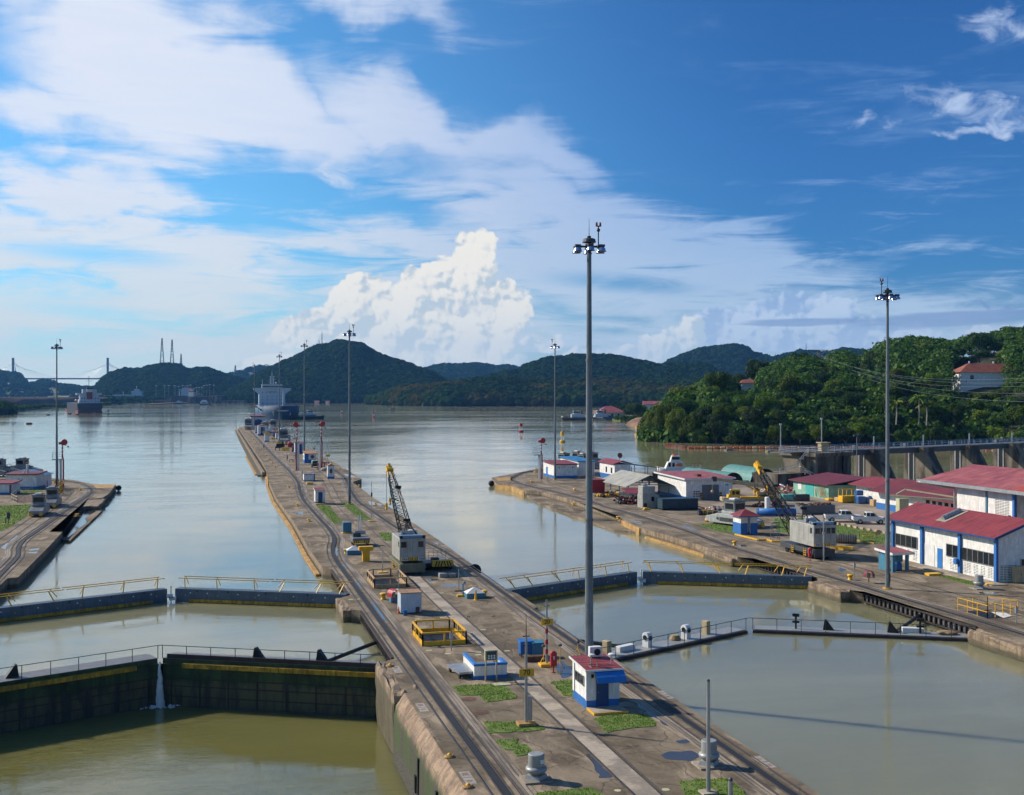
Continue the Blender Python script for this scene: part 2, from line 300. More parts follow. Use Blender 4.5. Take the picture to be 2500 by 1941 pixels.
for nm,c,r_,mt,dr in [('white_paint',(.72,.72,.70),.55,0,.16),('white_wall',(.80,.79,.75),.7,0,.26),('blue_band',(.02,.14,.42),.55,0,.15),('navy',(.012,.05,.17),.5,0,.2),('bright_blue',(.02,.17,.50),.5,0,.15),('teal_blue',(.05,.20,.30),.5,0,.2),
  ('red_paint',(.42,.02,.03),.45,0,.2),('maroon',(.20,.03,.04),.5,0,.25),('yellow_paint',(.80,.43,.015),.5,0,.18),('dirty_yellow',(.62,.34,.02),.7,0,.6),('orange_paint',(.70,.16,.03),.5,0,.2),('pole_grey',(.17,.20,.22),.5,.1,.3),
  ('loco_grey',(.30,.31,.31),.45,.2,.35),('loco_pale',(.46,.47,.45),.5,.1,.3),('dark_grey',(.07,.075,.08),.5,.2,.3),('mid_grey',(.17,.175,.18),.55,.1,.25),('black_steel',(.018,.019,.022),.45,.4,.3),('rack_steel',(.014,.015,.018),.7,.0,.3),('rail_steel',(.11,.095,.085),.6,.2,.4),('girder_rust',(.05,.035,.03),.7,.2,.5),('gate_blue',(.085,.12,.165),.5,.1,.3),('gate_brown',(.055,.035,.03),.6,.2,.4),
  ('crane_grey',(.40,.39,.35),.45,.1,.25),('olive_grey',(.17,.17,.11),.55,.1,.3),('cab_blue',(.16,.27,.38),.4,.1,.2),('hull_blue',(.012,.06,.14),.7,0,.15),('hull_dark',(.035,.035,.045),.5,0,.2),('hull_red',(.18,.045,.035),.6,0,.25),('ship_white',(.46,.52,.58),.5,0,.12),('tug_black',(.015,.02,.025),.5,0,.2),('glass_dark',(.018,.022,.026),.12,0,.1),('mint',(.25,.48,.36),.7,0,.3),('turq',(.06,.42,.38),.6,0,.25),('quonset_mat',(.12,.30,.26),.5,0,.4),('bin_blue',(.015,.12,.36),.5,0,.25),('container_blue',(.025,.06,.085),.5,.1,.25),('tan_paint',(.48,.37,.21),.6,0,.25),('cream',(.52,.50,.30),.6,0,.2),('galv',(.42,.43,.43),.4,.6,.2),('rubber',(.012,.012,.013),.8,0,.2),('chrome',(.55,.6,.75),.18,.9,.1),('skin',(.25,.13,.08),.6,0,.1),('shirt_blue',(.10,.20,.45),.8,0,.1),('cloth_dark',(.015,.017,.03),.85,0,.1),('cloth_white',(.6,.6,.58),.8,0,.1),('hair',(.01,.008,.007),.7,0,.1),('puddle_and_shadow_mat',(.06,.055,.05),.10,0,.1),('stone_pale',(.36,.33,.28),.8,0,.3),('bridge_grey',(.12,.14,.17),.7,0,.1),('orange_float',(.62,.13,.045),.55,0,.3),('pale_float',(.66,.36,.20),.6,0,.3),('cone_orange',(.7,.12,.02),.5,0,.1),('vent_grey',(.33,.34,.33),.45,.2,.2),('paper',(.7,.7,.68),.7,0,.1)]:
    paint(nm,c,r_,mt,dr)
roof_mat('roof_red',(.27,.042,.045),(.22,.035,.040),1,.5); roof_mat('roof_red_old',(.30,.075,.085),(.40,.12,.11),1,.5); roof_mat('roof_maroon',(.17,.026,.030),(.13,.022,.026),0,.4); roof_mat('roof_orange',(.50,.095,.045),(.44,.08,.04),1,.5)
roof_mat('roof_tile',(.36,.11,.055),(.27,.085,.045),0,.5); roof_mat('roof_grey',(.30,.30,.27),(.42,.40,.32),1,.8); roof_mat('roof_rust',(.46,.22,.09),(.33,.19,.10),0,.3); roof_mat('roof_blue',(.02,.20,.42),(.02,.16,.36),0,.4)
roof_mat('corrugated_grey',(.10,.105,.11),(.13,.13,.135),0,.3)
def M(n): return MATS[n]
# ------------------------------------------------------------------ mesh builder and object helpers
# parts of these names are one object per solid, never several in one mesh
ONE_EACH=set('joint_collar wheel window cab_window window_lamp column pillar bay_post leg post gate_hoist bolt_plate port_hole porthole corner_pilaster winch_bobbin beacon headlamp_box door_bollard notice_sign roof_vent crane_post funnel anchor hatch_cover stiffener white_band red_band small_window castor dial winch_wheel rib cross_arm roof_pole mast step_ladder_leg lamp stay door trousers_leg approach_pile timber_pile lock_gates panel cargo_hatch gate_guide antenna support crane_post recessed_light side_vent pier stay_strut bracing roof_cylinder hook vent_opening'.split())
class MB:
    def __init__(s): s.v=[]; s.f=[]; s.c=[]
    def add(s,vs,fs):
        o=len(s.v); s.c.append((o,len(s.f))); s.v+= [tuple(map(float,p)) for p in vs]; s.f+=[tuple(i+o for i in f) for f in fs]; return s
    def box(s,x0,x1,y0,y1,z0,z1):
        return s.add([(x0,y0,z0),(x1,y0,z0),(x1,y1,z0),(x0,y1,z0),(x0,y0,z1),(x1,y0,z1),(x1,y1,z1),(x0,y1,z1)],[(0,3,2,1),(4,5,6,7),(0,1,5,4),(1,2,6,5),(2,3,7,6),(3,0,4,7)])
    def cbox(s,c,d,rz=0,ry=0,rx=0):
        m=Matrix.Translation(c)@Matrix.Rotation(rz,4,'Z')@Matrix.Rotation(ry,4,'Y')@Matrix.Rotation(rx,4,'X'); a,b,h=d[0]/2,d[1]/2,d[2]/2
        p=[(-a,-b,-h),(a,-b,-h),(a,b,-h),(-a,b,-h),(-a,-b,h),(a,-b,h),(a,b,h),(-a,b,h)]
        return s.add([m@Vector(q) for q in p],[(0,3,2,1),(4,5,6,7),(0,1,5,4),(1,2,6,5),(2,3,7,6),(3,0,4,7)])
    def bar(s,a,b,w=.05,h=None):                # square bar between two points
        a=Vector(a); b=Vector(b); d=b-a; L=d.length
        if L<1e-6: return s
        h=h or w; q=d.to_track_quat('Z','Y').to_matrix().to_4x4(); m=Matrix.Translation(a)@q
        p=[(-w/2,-h/2,0),(w/2,-h/2,0),(w/2,h/2,0),(-w/2,h/2,0),(-w/2,-h/2,L),(w/2,-h/2,L),(w/2,h/2,L),(-w/2,h/2,L)]
        return s.add([m@Vector(x) for x in p],[(0,3,2,1),(4,5,6,7),(0,1,5,4),(1,2,6,5),(2,3,7,6),(3,0,4,7)])
    def cyl(s,a,b,r0,r1=None,n=12,cap=True):
        r1=r0 if r1 is None else r1; a=Vector(a); b=Vector(b); q=(b-a).to_track_quat('Z','Y').to_matrix()
        vs=[]; 
        for c,r in((a,r0),(b,r1)):
            for i in range(n):
                t=2*math.pi*i/n; vs.append(c+q@Vector((r*math.cos(t),r*math.sin(t),0)))
        fs=[(i,(i+1)%n,n+(i+1)%n,n+i) for i in range(n)]
        if cap: fs+=[tuple(range(n-1,-1,-1)),tuple(range(n,2*n))]
        return s.add(vs,fs)
    def lathe(s,prof,c=(0,0,0),n=16,sx=1,sy=1):
        vs=[];fs=[]
        for r,z in prof:
            for i in range(n):
                t=2*math.pi*i/n; vs.append((c[0]+r*sx*math.cos(t),c[1]+r*sy*math.sin(t),c[2]+z))
        for k in range(len(prof)-1):
            for i in range(n): fs.append((k*n+i,k*n+(i+1)%n,(k+1)*n+(i+1)%n,(k+1)*n+i))
        fs.append(tuple(range(n-1,-1,-1))); fs.append(tuple((len(prof)-1)*n+i for i in range(n)))
        return s.add(vs,fs)
    def sph(s,c,r,n=10,sz=1,sx=1,sy=1):
        return s.lathe([(max(.001,r*math.sin(math.pi*k/(n))),-r*sz*math.cos(math.pi*k/n)) for k in range(n+1)],c,n+4,sx,sy)
    def prism(s,poly,z0,z1):                    # polygon on the ground, extruded up
        n=len(poly); a=sum(poly[i][0]*poly[(i+1)%n][1]-poly[(i+1)%n][0]*poly[i][1] for i in range(n))
        if a<0: poly=poly[::-1]
        vs=[(x,y,z0) for x,y in poly]+[(x,y,z1) for x,y in poly]
        return s.add(vs,[tuple(range(n-1,-1,-1)),tuple(range(n,2*n))]+[(i,(i+1)%n,n+(i+1)%n,n+i) for i in range(n)])
    def extr(s,prof,a,b,axis='y'):              # profile (u,z) swept along y from a to b (or along x: profile is (y,z))
        n=len(prof)
        if axis=='y': vs=[(u,a,z) for u,z in prof]+[(u,b,z) for u,z in prof]
        else: vs=[(a,u,z) for u,z in prof]+[(b,u,z) for u,z in prof]
        return s.add(vs,[tuple(range(n-1,-1,-1)),tuple(range(n,2*n))]+[(i,(i+1)%n,n+(i+1)%n,n+i) for i in range(n)])
    def quad(s,*p): return s.add(p,[tuple(range(len(p)))])
    def slab(s,p,th):                           # thick sheet: corner list (3d), thickness downward
        n=len(p); vs=list(p)+[(x,y,z-th) for x,y,z in p]
        return s.add(vs,[tuple(range(n)),tuple(range(2*n-1,n-1,-1))]+[(i,n+i,n+(i+1)%n,(i+1)%n) for i in range(n)])
    def tube(s,pts,r,n=6):
        for a,b in zip(pts,pts[1:]): s.cyl(a,b,r,r,n)
        return s
    def rail(s,pts,h,posts=1.5,w=.05,rows=(1.0,.5),base=None):    # hand rail with posts along a 3d polyline
        for a,b in zip(pts,pts[1:]):
            a=Vector(a); b=Vector(b)
            for k in rows: s.bar(a+Vector((0,0,h*k)),b+Vector((0,0,h*k)),w)
            n=max(1,round((b-a).length/posts))
            for i in range(n+1):
                p=a.lerp(b,i/n); s.bar(p,p+Vector((0,0,h)),w)
        return s
    def build(s,name,mat,parent=None,smooth=False,bevel=0):
        if parent is not None and name in ONE_EACH and len(s.c)>1:
            first=None; ends=s.c[1:]+[(len(s.v),len(s.f))]
            for (a,b),(c,d) in zip(s.c,ends):
                m=MB(); m.v=s.v[a:c]; m.f=[tuple(i-a for i in f) for f in s.f[b:d]]; o=m.build(name,mat,parent,smooth,bevel); first=first or o
            return first
        me=D.meshes.new(name); me.from_pydata(s.v,[],s.f); me.materials.append(M(mat) if isinstance(mat,str) else mat)
        bm=bmesh.new(); bm.from_mesh(me); bmesh.ops.recalc_face_normals(bm,faces=bm.faces)
        if bevel: bmesh.ops.bevel(bm,geom=bm.edges,offset=bevel,segments=1,affect='EDGES',clamp_overlap=True)
        bm.to_mesh(me); bm.free()
        if smooth: me.shade_auto_smooth() if hasattr(me,'shade_auto_smooth') else me.polygons.foreach_set('use_smooth',[True]*len(me.polygons))
        o=D.objects.new(name,me); col.objects.link(o)
        if parent is not None: o.parent=parent
        return o
def tag(o,label=None,cat=None,group=None,kind=None):
    if label: o['label']=label
    if cat: o['category']=cat
    if group: o['group']=group
    if kind: o['kind']=kind
    return o
def thing(name,label,cat,loc=(0,0,0),rz=0,group=None):
    o=D.objects.new(name,None); o.empty_display_size=.5; col.objects.link(o); o.location=loc if len(loc)==3 else (loc[0],loc[1],0); o.rotation_euler=(0,0,rz)
    return tag(o,label,cat,group)
def struct(name,mb,mat): return tag(mb.build(name,mat),kind='structure')
def solo(name,mb,mat,label,cat,loc=(0,0,0),rz=0,group=None,**k):
    o=mb.build(name,mat,**k); o.location=loc if len(loc)==3 else (loc[0],loc[1],0); o.rotation_euler=(0,0,rz); return tag(o,label,cat,group)
KIDS={}
def kids(o): return [c for c in o.children]
def dup(root,loc,rz=0,label=None,scale=None):
    def cp(o,par):
        c=o.copy(); col.objects.link(c); c.parent=par
        for ch in list(o.children): cp(ch,c)
        return c
    r=cp(root,None); r.location=loc if len(loc)==3 else (loc[0],loc[1],0); r.rotation_euler=(0,0,rz)
    if scale: r.scale=scale
    if label: r['label']=label
    return r
def text(name,s,size,mat,parent,loc,rot=(R(90),0,0),depth=.006,bold=.012):
    cu=D.curves.new(name,'FONT'); cu.body=s; cu.size=size; cu.extrude=depth; cu.offset=bold*size; cu.align_x='CENTER'; cu.align_y='CENTER'
    t=D.objects.new(name,cu); me=D.meshes.new_from_object(t); D.objects.remove(t); me.materials.append(M(mat))
    o=D.objects.new(name,me); col.objects.link(o); o.parent=parent; o.location=loc; o.rotation_euler=rot; return o
def smoothline(pts,n=6):
    out=[]; P=[Vector((p[0],p[1])) for p in pts]; P=[2*P[0]-P[1]]+P+[2*P[-1]-P[-2]]
    for i in range(1,len(P)-2):
        for k in range(n):
            t=k/n; a,b,c,d=P[i-1:i+3]
            out.append(.5*((2*b)+(c-a)*t+(2*a-5*b+4*c-d)*t*t+(3*b-a-3*c+d)*t**3))
    return out+[P[-2]]
def ribbon(mb,pts,off,w,z0,z1):
    n=len(pts); L=[];Rr=[]
    for i,p in enumerate(pts):
        d=(pts[min(i+1,n-1)]-pts[max(i-1,0)]).normalized(); nr=Vector((d.y,-d.x))
        L.append(p+nr*(off-w/2)); Rr.append(p+nr*(off+w/2))
    vs=[];fs=[]
    for i in range(n):
        for q,z in((L[i],z0),(Rr[i],z0),(Rr[i],z1),(L[i],z1)): vs.append((q.x,q.y,z))
    for i in range(n-1):
        for k in range(4):
            a=i*4+k; b=i*4+(k+1)%4; fs.append((a,b,b+4,a+4))
    fs+=[(0,3,2,1),(4*n-4,4*n-3,4*n-2,4*n-1)]
    mb.add(vs,fs)

# ------------------------------------------------------------------ water, lock walls, yard
LAKE=-1.2; LOW=-4.45
def poly_sheet(name,poly,z,mat):
    me=D.meshes.new(name); bm=bmesh.new(); vs=[bm.verts.new((x,y,z)) for x,y in poly]; f=bm.faces.new(vs); bmesh.ops.triangulate(bm,faces=[f]); bmesh.ops.recalc_face_normals(bm,faces=bm.faces)
    if bm.faces[:][0].normal.z<0: bmesh.ops.reverse_faces(bm,faces=bm.faces)
    bm.to_mesh(me); bm.free(); me.materials.append(M(mat)); o=D.objects.new(name,me); col.objects.link(o); return tag(o,kind='structure')
poly_sheet('lake_water',[(-9000,9000),(9000,9000),(9000,-60),(20,-60),(16,86),(12.6,86),(-4,94),(-20.6,86),(-24,86),(-9000,86)],LAKE,'lake_water_mat')
poly_sheet('lock_chamber_water',[(13.2,-60),(13.2,86.3),(12.6,85.6),(-4,93.8),(-20.6,86),(-24,86),(-24,-60)],LOW,'chamber_water_mat')
poly_sheet('lake_bed',[(-9500,9500),(9500,9500),(9500,-200),(-9500,-200)],-12,'forest_floor')

def lock_wall(label,outline,top_mat,face_mat,zb):
    t=thing('lock_wall',label,'wall')
    n=len(outline); a=sum(outline[i][0]*outline[(i+1)%n][1]-outline[(i+1)%n][0]*outline[i][1] for i in range(n))
    if a<0: outline=outline[::-1]
    poly_=MB(); me=D.meshes.new('deck'); bm=bmesh.new(); f=bm.faces.new([bm.verts.new((x,y,0)) for x,y in outline]); bmesh.ops.triangulate(bm,faces=[f]); bm.to_mesh(me); bm.free(); me.materials.append(M(top_mat))
    o=D.objects.new('deck',me); col.objects.link(o); o.parent=t
    w=MB(); vs=[]; fs=[]
    for x,y in outline: vs+=[(x,y,0),(x,y,zb)]
    for i in range(n): j=(i+1)%n; fs.append((2*i,2*j,2*j+1,2*i+1))
    w.add(vs,fs); w.build('wall_face',face_mat,t)
    return t
# centre wall
cw=lock_wall('long concrete centre wall running out between the two lock chambers',[(12.3,-60),(12.35,85.2),(13.25,86),(13.25,105.6),(12.35,106.4),(12.2,113),(13.1,114),(13.1,131),(12.1,132.5),(11.9,150),(12.1,183),(11.6,226),(12.1,262),(13.2,294),(13.8,345),(13.9,672),(15.5,679),(32,680),(33.2,676),(33,430),(33.5,293),(33.2,266),(30.2,258),(29.4,214),(29.8,199),(29.6,153),(29.2,130.5),(28.6,129.5),(28.6,112.3),(29.3,111),(29.3,103.2),(28.5,102.4),(28.5,86),(29.2,85.2),(29.2,-60)],'worn_concrete','lock_face',-6)
rw=lock_wall('right lock wall carrying the towing track past the lock gates',[(62.5,-60),(62.5,84.4),(63.3,85),(63.3,103),(62.4,104),(62.3,110.5),(63.2,112),(63.1,127),(61.6,128.4),(61.7,148),(61.2,160),(62.4,171.5),(63.5,176),(64.7,204),(64.2,223),(61.8,227),(62.4,240),(60.3,246),(63.2,262.5),(70,272),(81.5,289.5),(86,292),(86,-60)],'worn_concrete','lock_face',-6)
lw=lock_wall('left lock wall with a broken stepped edge beside the approach water',[(-20.4,-60),(-20.4,113),(-21.4,114),(-21.4,133.5),(-20.4,134),(-20.6,159),(-20.9,176),(-22.7,176.6),(-22.8,229.3),(-20.3,229.8),(-19.9,240),(-20.3,262.5),(-25.4,266.5),(-31,280),(-37,288),(-90,330),(-90,-60)],'worn_concrete','lock_face_dark',-6)
# recessed ledges just above the water
def ledge(label,poly,z0,z1,mat='worn_concrete'): return solo('wall_ledge',MB().prism(poly,z0,z1),mat,label,'ledge')
ledge('wet sunken ledge with standing water beside the left lock wall',[(-22.78,176.7),(-19.5,173),(-19.0,215),(-20.4,229.7),(-22.78,229.2)],-3,-.9)
ledge('sunken ledge below the wall face near the tip of the right lock wall',[(62.2,160.5),(59.2,166),(59.1,187),(59.7,211),(61.9,226.5),(64.0,222.8),(64.5,204),(63.3,176),(62.3,171.4)],-3,-.9)
poly_sheet('puddle',[(-22.4,178),(-20.2,177),(-19.6,196),(-20.6,203),(-19.9,214),(-21.8,221),(-22.6,210)],-.89,'puddle_and_shadow_mat')
# long side channel and parapet on the left of the centre wall
ch=thing('side_parapet','narrow parapet and side channel along the far left edge of the centre wall','parapet')
MB().prism([(11.9,295.3),(12.6,295.3),(12.9,660),(12.4,668)],-2.6,-.02).build('parapet_wall','lock_face',ch)
MB().prism([(12.6,295.4),(13.75,296),(13.75,345),(13.8,660),(12.9,660)],-2.6,-.75).build('channel_floor','worn_concrete',ch)
MB().prism([(10.9,298),(11.9,298),(12.1,560),(12.4,655),(12.0,660),(11.2,560)],-2.6,-.95).build('fender_shelf','lock_face_dark',ch)
# timber fenders at the water line
def fender(label,pts,w,z0,z1,mat='ochre_timber'):
    m=MB()
    for a,b in zip(pts,pts[1:]):
        A=Vector((a[0],a[1],0)); B=Vector((b[0],b[1],0)); n=max(1,int((B-A).length/9))
        for i in range(n):
            p=A.lerp(B,i/n+.004); q=A.lerp(B,(i+1)/n-.004); m.bar((p.x,p.y,(z0+z1)/2),(q.x,q.y,(z0+z1)/2),z1-z0,w)
    return solo('timber_fender',m,mat,label,'fender')
fender('ochre timber fender on the left side of the centre wall before its far narrow part',[(11.7,134),(11.5,150),(11.7,183),(11.2,226),(11.7,262),(12.8,293)],.3,-1.35,-.85)
fender('yellow timber fender floating at the foot of the far left face of the centre wall',[(10.7,302),(10.5,390)],.25,-1.35,-.85)
fender('orange yellow timber fender along the water below the right lock wall',[(61.4,129.6),(61.35,148),(60.9,157)],.35,-1.35,-.85)
vt=MB()
for i in range(26):
    y=263+i*1.2; x=12.05+(y-262)*1.1/32-.05; vt.box(x-.12,x+.1,y,y+.5,-2.3,.1)
solo('timber_piles',vt,'ochre_timber','row of vertical yellow timber piles where the centre wall narrows','piles')
# right wall: sheet panels, ochre facing near the step
solo('wall_facing',MB().prism([(61.15,160.2),(61.05,160.2),(62.2,171.6),(62.35,171.6)],-2,-.1),'ochre_timber','sunlit ochre facing panel below the puddled corner of the right lock wall','panel')
solo('wall_facing',MB().prism([(60.2,246.3),(60.1,246.2),(62.2,240.1),(61.7,228),(61.8,228),(62.35,240.1)],-2,-.25),'ochre_timber','ochre facing under the curved end of the right lock wall','panel')
# broken bulky masonry noses at the gate hinges
def nose(label,x0,x1,y0,y1,z0,z1,seed,mat='lock_face'):
    r=random.Random(seed); bm=bmesh.new(); bmesh.ops.create_cube(bm,size=1)
    bmesh.ops.subdivide_edges(bm,edges=bm.edges,cuts=6,use_grid_fill=True)
    for v in bm.verts:
        x,y,z=v.co; k=max(abs(x),abs(z)); v.co.x*=1-.35*max(0,(-z+.1)); 
        v.co+=Vector((r.uniform(-.025,.025),r.uniform(-.008,.008),r.uniform(-.02,.015)))
    bmesh.ops.bevel(bm,geom=[e for e in bm.edges if e.calc_face_angle(0)>.6],offset=.03,segments=1,affect='EDGES')
    me=D.meshes.new('wall_nose'); bm.to_mesh(me); bm.free(); me.materials.append(M(mat)); o=D.objects.new('wall_nose',me); col.objects.link(o)
    o.scale=(x1-x0,y1-y0,z1-z0); o.location=((x0+x1)/2,(y0+y1)/2,(z0+z1)/2); return tag(o,label,'masonry')
nose('bulging masonry block where the blue gate meets the centre wall',11.55,13.3,106.5,113,-2.6,-.04,1)
nose('bulging masonry block with yellow fairlead where the near left gate meets the centre wall',11.6,13.3,76,85.1,-5,-.04,2)
nose('bulging masonry block where the blue gate meets the right lock wall',61.2,63.3,104,110.6,-2.6,-.05,3)
nose('chipped masonry end with yellow fairlead beside the low gate at the right edge',61.6,63.4,72,84.3,-2.6,-.04,4)
nose('rough broken concrete lip under the right lock wall beyond the blue gate',60.9,63,128.6,137,-2.4,-.2,5)
nose('crumbling rocky block on the stepped edge of the left lock wall',-23,-19.6,216,230,-2.4,-.1,6)
# chamfered cap of the near left chamber face (the wall leans out at the top)
cf=thing('chamber_wall_face','mossy battered face of the centre wall above the low chamber water','wall face')
MB().extr([(12.36,-.02),(12.28,-.05),(11.75,-.75),(11.62,-1.5),(11.55,-6),(12.36,-6)],-60,76).build('face','chamber_face',cf)
g=MB()
for y in(66.2,60.5): g.box(11.52,11.66,y,y+.28,-5,-1.35)
for y in(67,): g.box(11.5,11.7,y,y+.35,-3.6,-2.6)
g.build('ladder_slot','black_steel',cf)
# towing tracks
def track(label,pts,rack=True,gauge=1.52,band=0,n=6,back=True):
    t=thing('towing_track',label,'rail track'); P=smoothline(pts,n)
    if rack:
        m=MB(); ribbon(m,P,0,.38,.002,.05); m.build('rack_rail','rack_steel',t)
        m=MB(); ribbon(m,P,-.26,.05,.0,.075); ribbon(m,P,.26,.05,.0,.075); m.build('rack_edge','rail_steel',t)
    m=MB(); ribbon(m,P,-gauge/2,.075,.0,.04); ribbon(m,P,gauge/2,.075,.0,.04); m.build('rail','rail_steel',t)
    m=MB(); ribbon(m,P,-gauge/2+.09,.05,.0,.008); ribbon(m,P,gauge/2-.09,.05,.0,.008); m.build('rail_groove','black_steel',t)
    if band:
        m=MB(); ribbon(m,P,band,.62,.0,.012); m.build('kerb_band','grooved_concrete',t)
        m=MB(); ribbon(m,P,band-.12,.035,.0,.017); ribbon(m,P,band+.12,.035,.0,.017); m.build('band_groove','black_steel',t)
    return t
track('towing track with black rack rail along the left side of the centre wall',[(14.15,-60),(14.15,60),(14.15,95),(14.15,125),(14.2,139),(14.9,149),(16.0,158),(16.4,168),(16.3,185),(16.2,205),(16.3,219),(17.2,240),(18.3,262),(18.7,300),(18.5,350),(18.6,500),(19,670)],band=1.15)
track('towing track with black rack rail along the right side of the centre wall',[(27.9,-60),(27.9,85),(28.0,110),(28.1,122),(28.2,136),(27.9,146),(26.6,160),(26.1,175),(25.9,195),(25.7,208),(26.1,219),(27.5,240),(29.2,262),(30.2,290),(30.2,400),(30,670)],band=-1.15)
track('plain return track down the middle of the centre wall',[(20.95,-60),(20.95,60),(21.0,110),(21.4,145),(21.6,176),(21.8,200),(22.4,220),(23.6,240),(25,270),(25.6,300),(25.6,400),(25.4,660)],rack=False,gauge=1.5)
track('towing track with black rack rail along the right lock wall and round its tip',[(64.6,-60),(64.6,80),(64.5,100),(64.6,126),(64.8,140),(65.8,152),(66.3,166),(66.4,180),(66.2,190),(66.9,203),(66.3,222),(65.2,237),(65.0,246),(66.6,257),(70,266),(75.5,277.6),(81,283),(90,286)],band=1.25)
track('return track through the working yard behind the right lock wall',[(71.2,-60),(70.6,110),(70.6,128),(70.3,140),(69.9,156),(69.6,166),(70.2,186),(71,204),(70.6,225),(71.5,245),(76,262)],rack=False)
track('towing track curling round the tip of the left lock wall',[(-22.3,120),(-22.7,140),(-23.1,151),(-24.2,159),(-24.8,168),(-24.5,180),(-24.2,198),(-23.8,222),(-23.4,238),(-24.0,249),(-26.4,262),(-30.3,273),(-37,281),(-50,286)],band=-1.2)
track('plain return track on the left lock wall where two locomotives stand',[(-27.2,120),(-27.4,180),(-27.2,215),(-27.6,238),(-29.5,252),(-34,262)],rack=False)
cs=MB(); ribbon(cs,smoothline([(20.95,-60),(20.95,60),(21.0,110),(21.2,124)]),0,1.15,.0,.012); tag(cs.build('track_paving','light_concrete'),kind='structure')
# wet sheen lines beside the left rack
def edge_girder(label,x,y0,y1,side,z=-.02):
    t=thing('edge_girder',label,'girder'); m=MB(); d=side
    m.box(min(x,x+.25*d),max(x,x+.25*d),y0,y1,z-.22,z); m.box(min(x,x+.2*d),max(x,x+.2*d),y0,y1,z-1.0,z-.85); m.build('beam','girder_rust',t)
    m=MB(); n=int((y1-y0)/.72)
    for i in range(n+1):
        y=y0+(y1-y0)*i/n; m.box(min(x+.04*d,x+.22*d),max(x+.04*d,x+.22*d),y-.09,y+.09,z-.85,z-.22)
    m.build('stiffener','girder_rust',t)
    MB().box(min(x-.10*d,x+.02*d),max(x-.10*d,x+.02*d),y0,y1,z-.84,z-.23).build('backing','mid_grey',t)
    return t
edge_girder('rusty steel edge girder of the right lock wall behind the near low gate',63.28,85.2,102.8,-1); edge_girder('rusty steel edge girder of the right lock wall behind the blue gate',63.15,112.4,126.6,-1)
edge_girder('rusty steel edge girder of the centre wall behind the near left gate',13.26,86.4,105.4,-1); edge_girder('rusty steel edge girder of the centre wall behind the far blue gate',13.12,114.4,130.6,-1)
# pavement patches of the right yard
YARD=[(85.99,-60),(240,-60),(240,236),(146,231),(141,243),(132,246),(131,256),(118,262),(108,266),(104,276),(100,292),(92,296),(85.99,292)]
yd=MB(); yd.prism(YARD,-6,-.004); tag(yd.build('ground','yard_paving'),kind='structure')
# ------------------------------------------------------------------ lock gates
def leaf_frame(a,b):
    a=Vector((a[0],a[1],0)); b=Vector((b[0],b[1],0)); d=b-a; return a,d.length,math.atan2(d.y,d.x)
def blue_gate(label,hinge,mitre,flip):
    # local x from hinge to mitre; downstream side is -y for the right leaf, mirrored when flip
    a,L,ang=leaf_frame(hinge,mitre); t=thing('lock_gate',label,'lock gate',(a.x,a.y,0),ang); f=1 if flip else -1   # f: sign of local y of the near face
    y0,y1=(0,1.1) if f<0 else (-1.1,0)
    MB().box(.1,L-.15,y0,y1,-3,.08).build('gate_leaf','gate_blue',t)
    face=-.02 if f<0 else .02
    m=MB(); n=int(L/1.3)
    for i in range(n):
        x=.3+(L-2.0)*i/n; m.box(x,x+(L-2.0)/n-.05,min(face,face*7),max(face,face*7),-1.16,-.86)
    m.build('fender_strip','dirty_yellow',t)
    m=MB(); m.box(.1,L-.15,y0+.05,y1-.05,.08,.11)
    m.build('walkway','gate_blue',t)
    up=-f; r=MB()
    for off in(.9,2.1): r.bar((.1,up*off,1.0+.02*off),(L*.45,up*off,1.02),.07); r.bar((L*.46,up*off,1.02),(L-.05,up*off,1.05),.07)
    for k,(x,s_) in enumerate([(.06,-1),(.19,-1),(.40,-1),(.52,1),(.74,1),(.93,1)]):
        X=x*L; dx=.55*s_
        r.bar((X,face,-.55),(X+dx,up*.9,1.0),.085); r.bar((X+.5,up*1.7,.28),(X+.5+dx,up*2.1,1.0),.07)
    r.build('folded_handrail','yellow_paint',t)
    m=MB()
    for x in(.12,.3,.5,.62,.8,.9): m.cyl((x*L,face,-.25),(x*L,face*2.5,-.25),.07,n=8)
    m.build('bolt_plate','white_paint',t)
    m=MB()
    for x in(.22,.46,.68,.86): m.cyl((x*L,face,-.05),(x*L,face*2,-.05),.1,n=8)
    m.build('port_hole','black_steel',t)
    return t
blue_gate('right leaf of the blue grey gate across the left channel, hinged at the centre wall',(12.7,113.6),(-3.85,121.6),True)
blue_gate('left leaf of the blue grey gate across the left channel',(-20.9,113.6),(-4.35,121.6),False)
blue_gate('left leaf of the blue grey gate across the right channel, hinged at the centre wall',(29.0,112),(45.6,120),False)
blue_gate('right leaf of the blue grey gate across the right channel, hinged at the right wall',(62.6,112),(46.0,120),True)
for x,y,l in((-4.1,121.2,'left'),(45.8,119.6,'right')):
    m=MB(); m.box(-.06,.06,-.12,-.02,-2,.5); m.box(-.42,.18,-.14,-.03,-.75,-.35); m.box(-.2,.5,-.14,-.03,-1.0,-.62)
    solo('mitre_plate',m,'white_paint','white painted mitre plate where the two blue leaves meet in the %s channel'%l,'plate',(x,y,0))
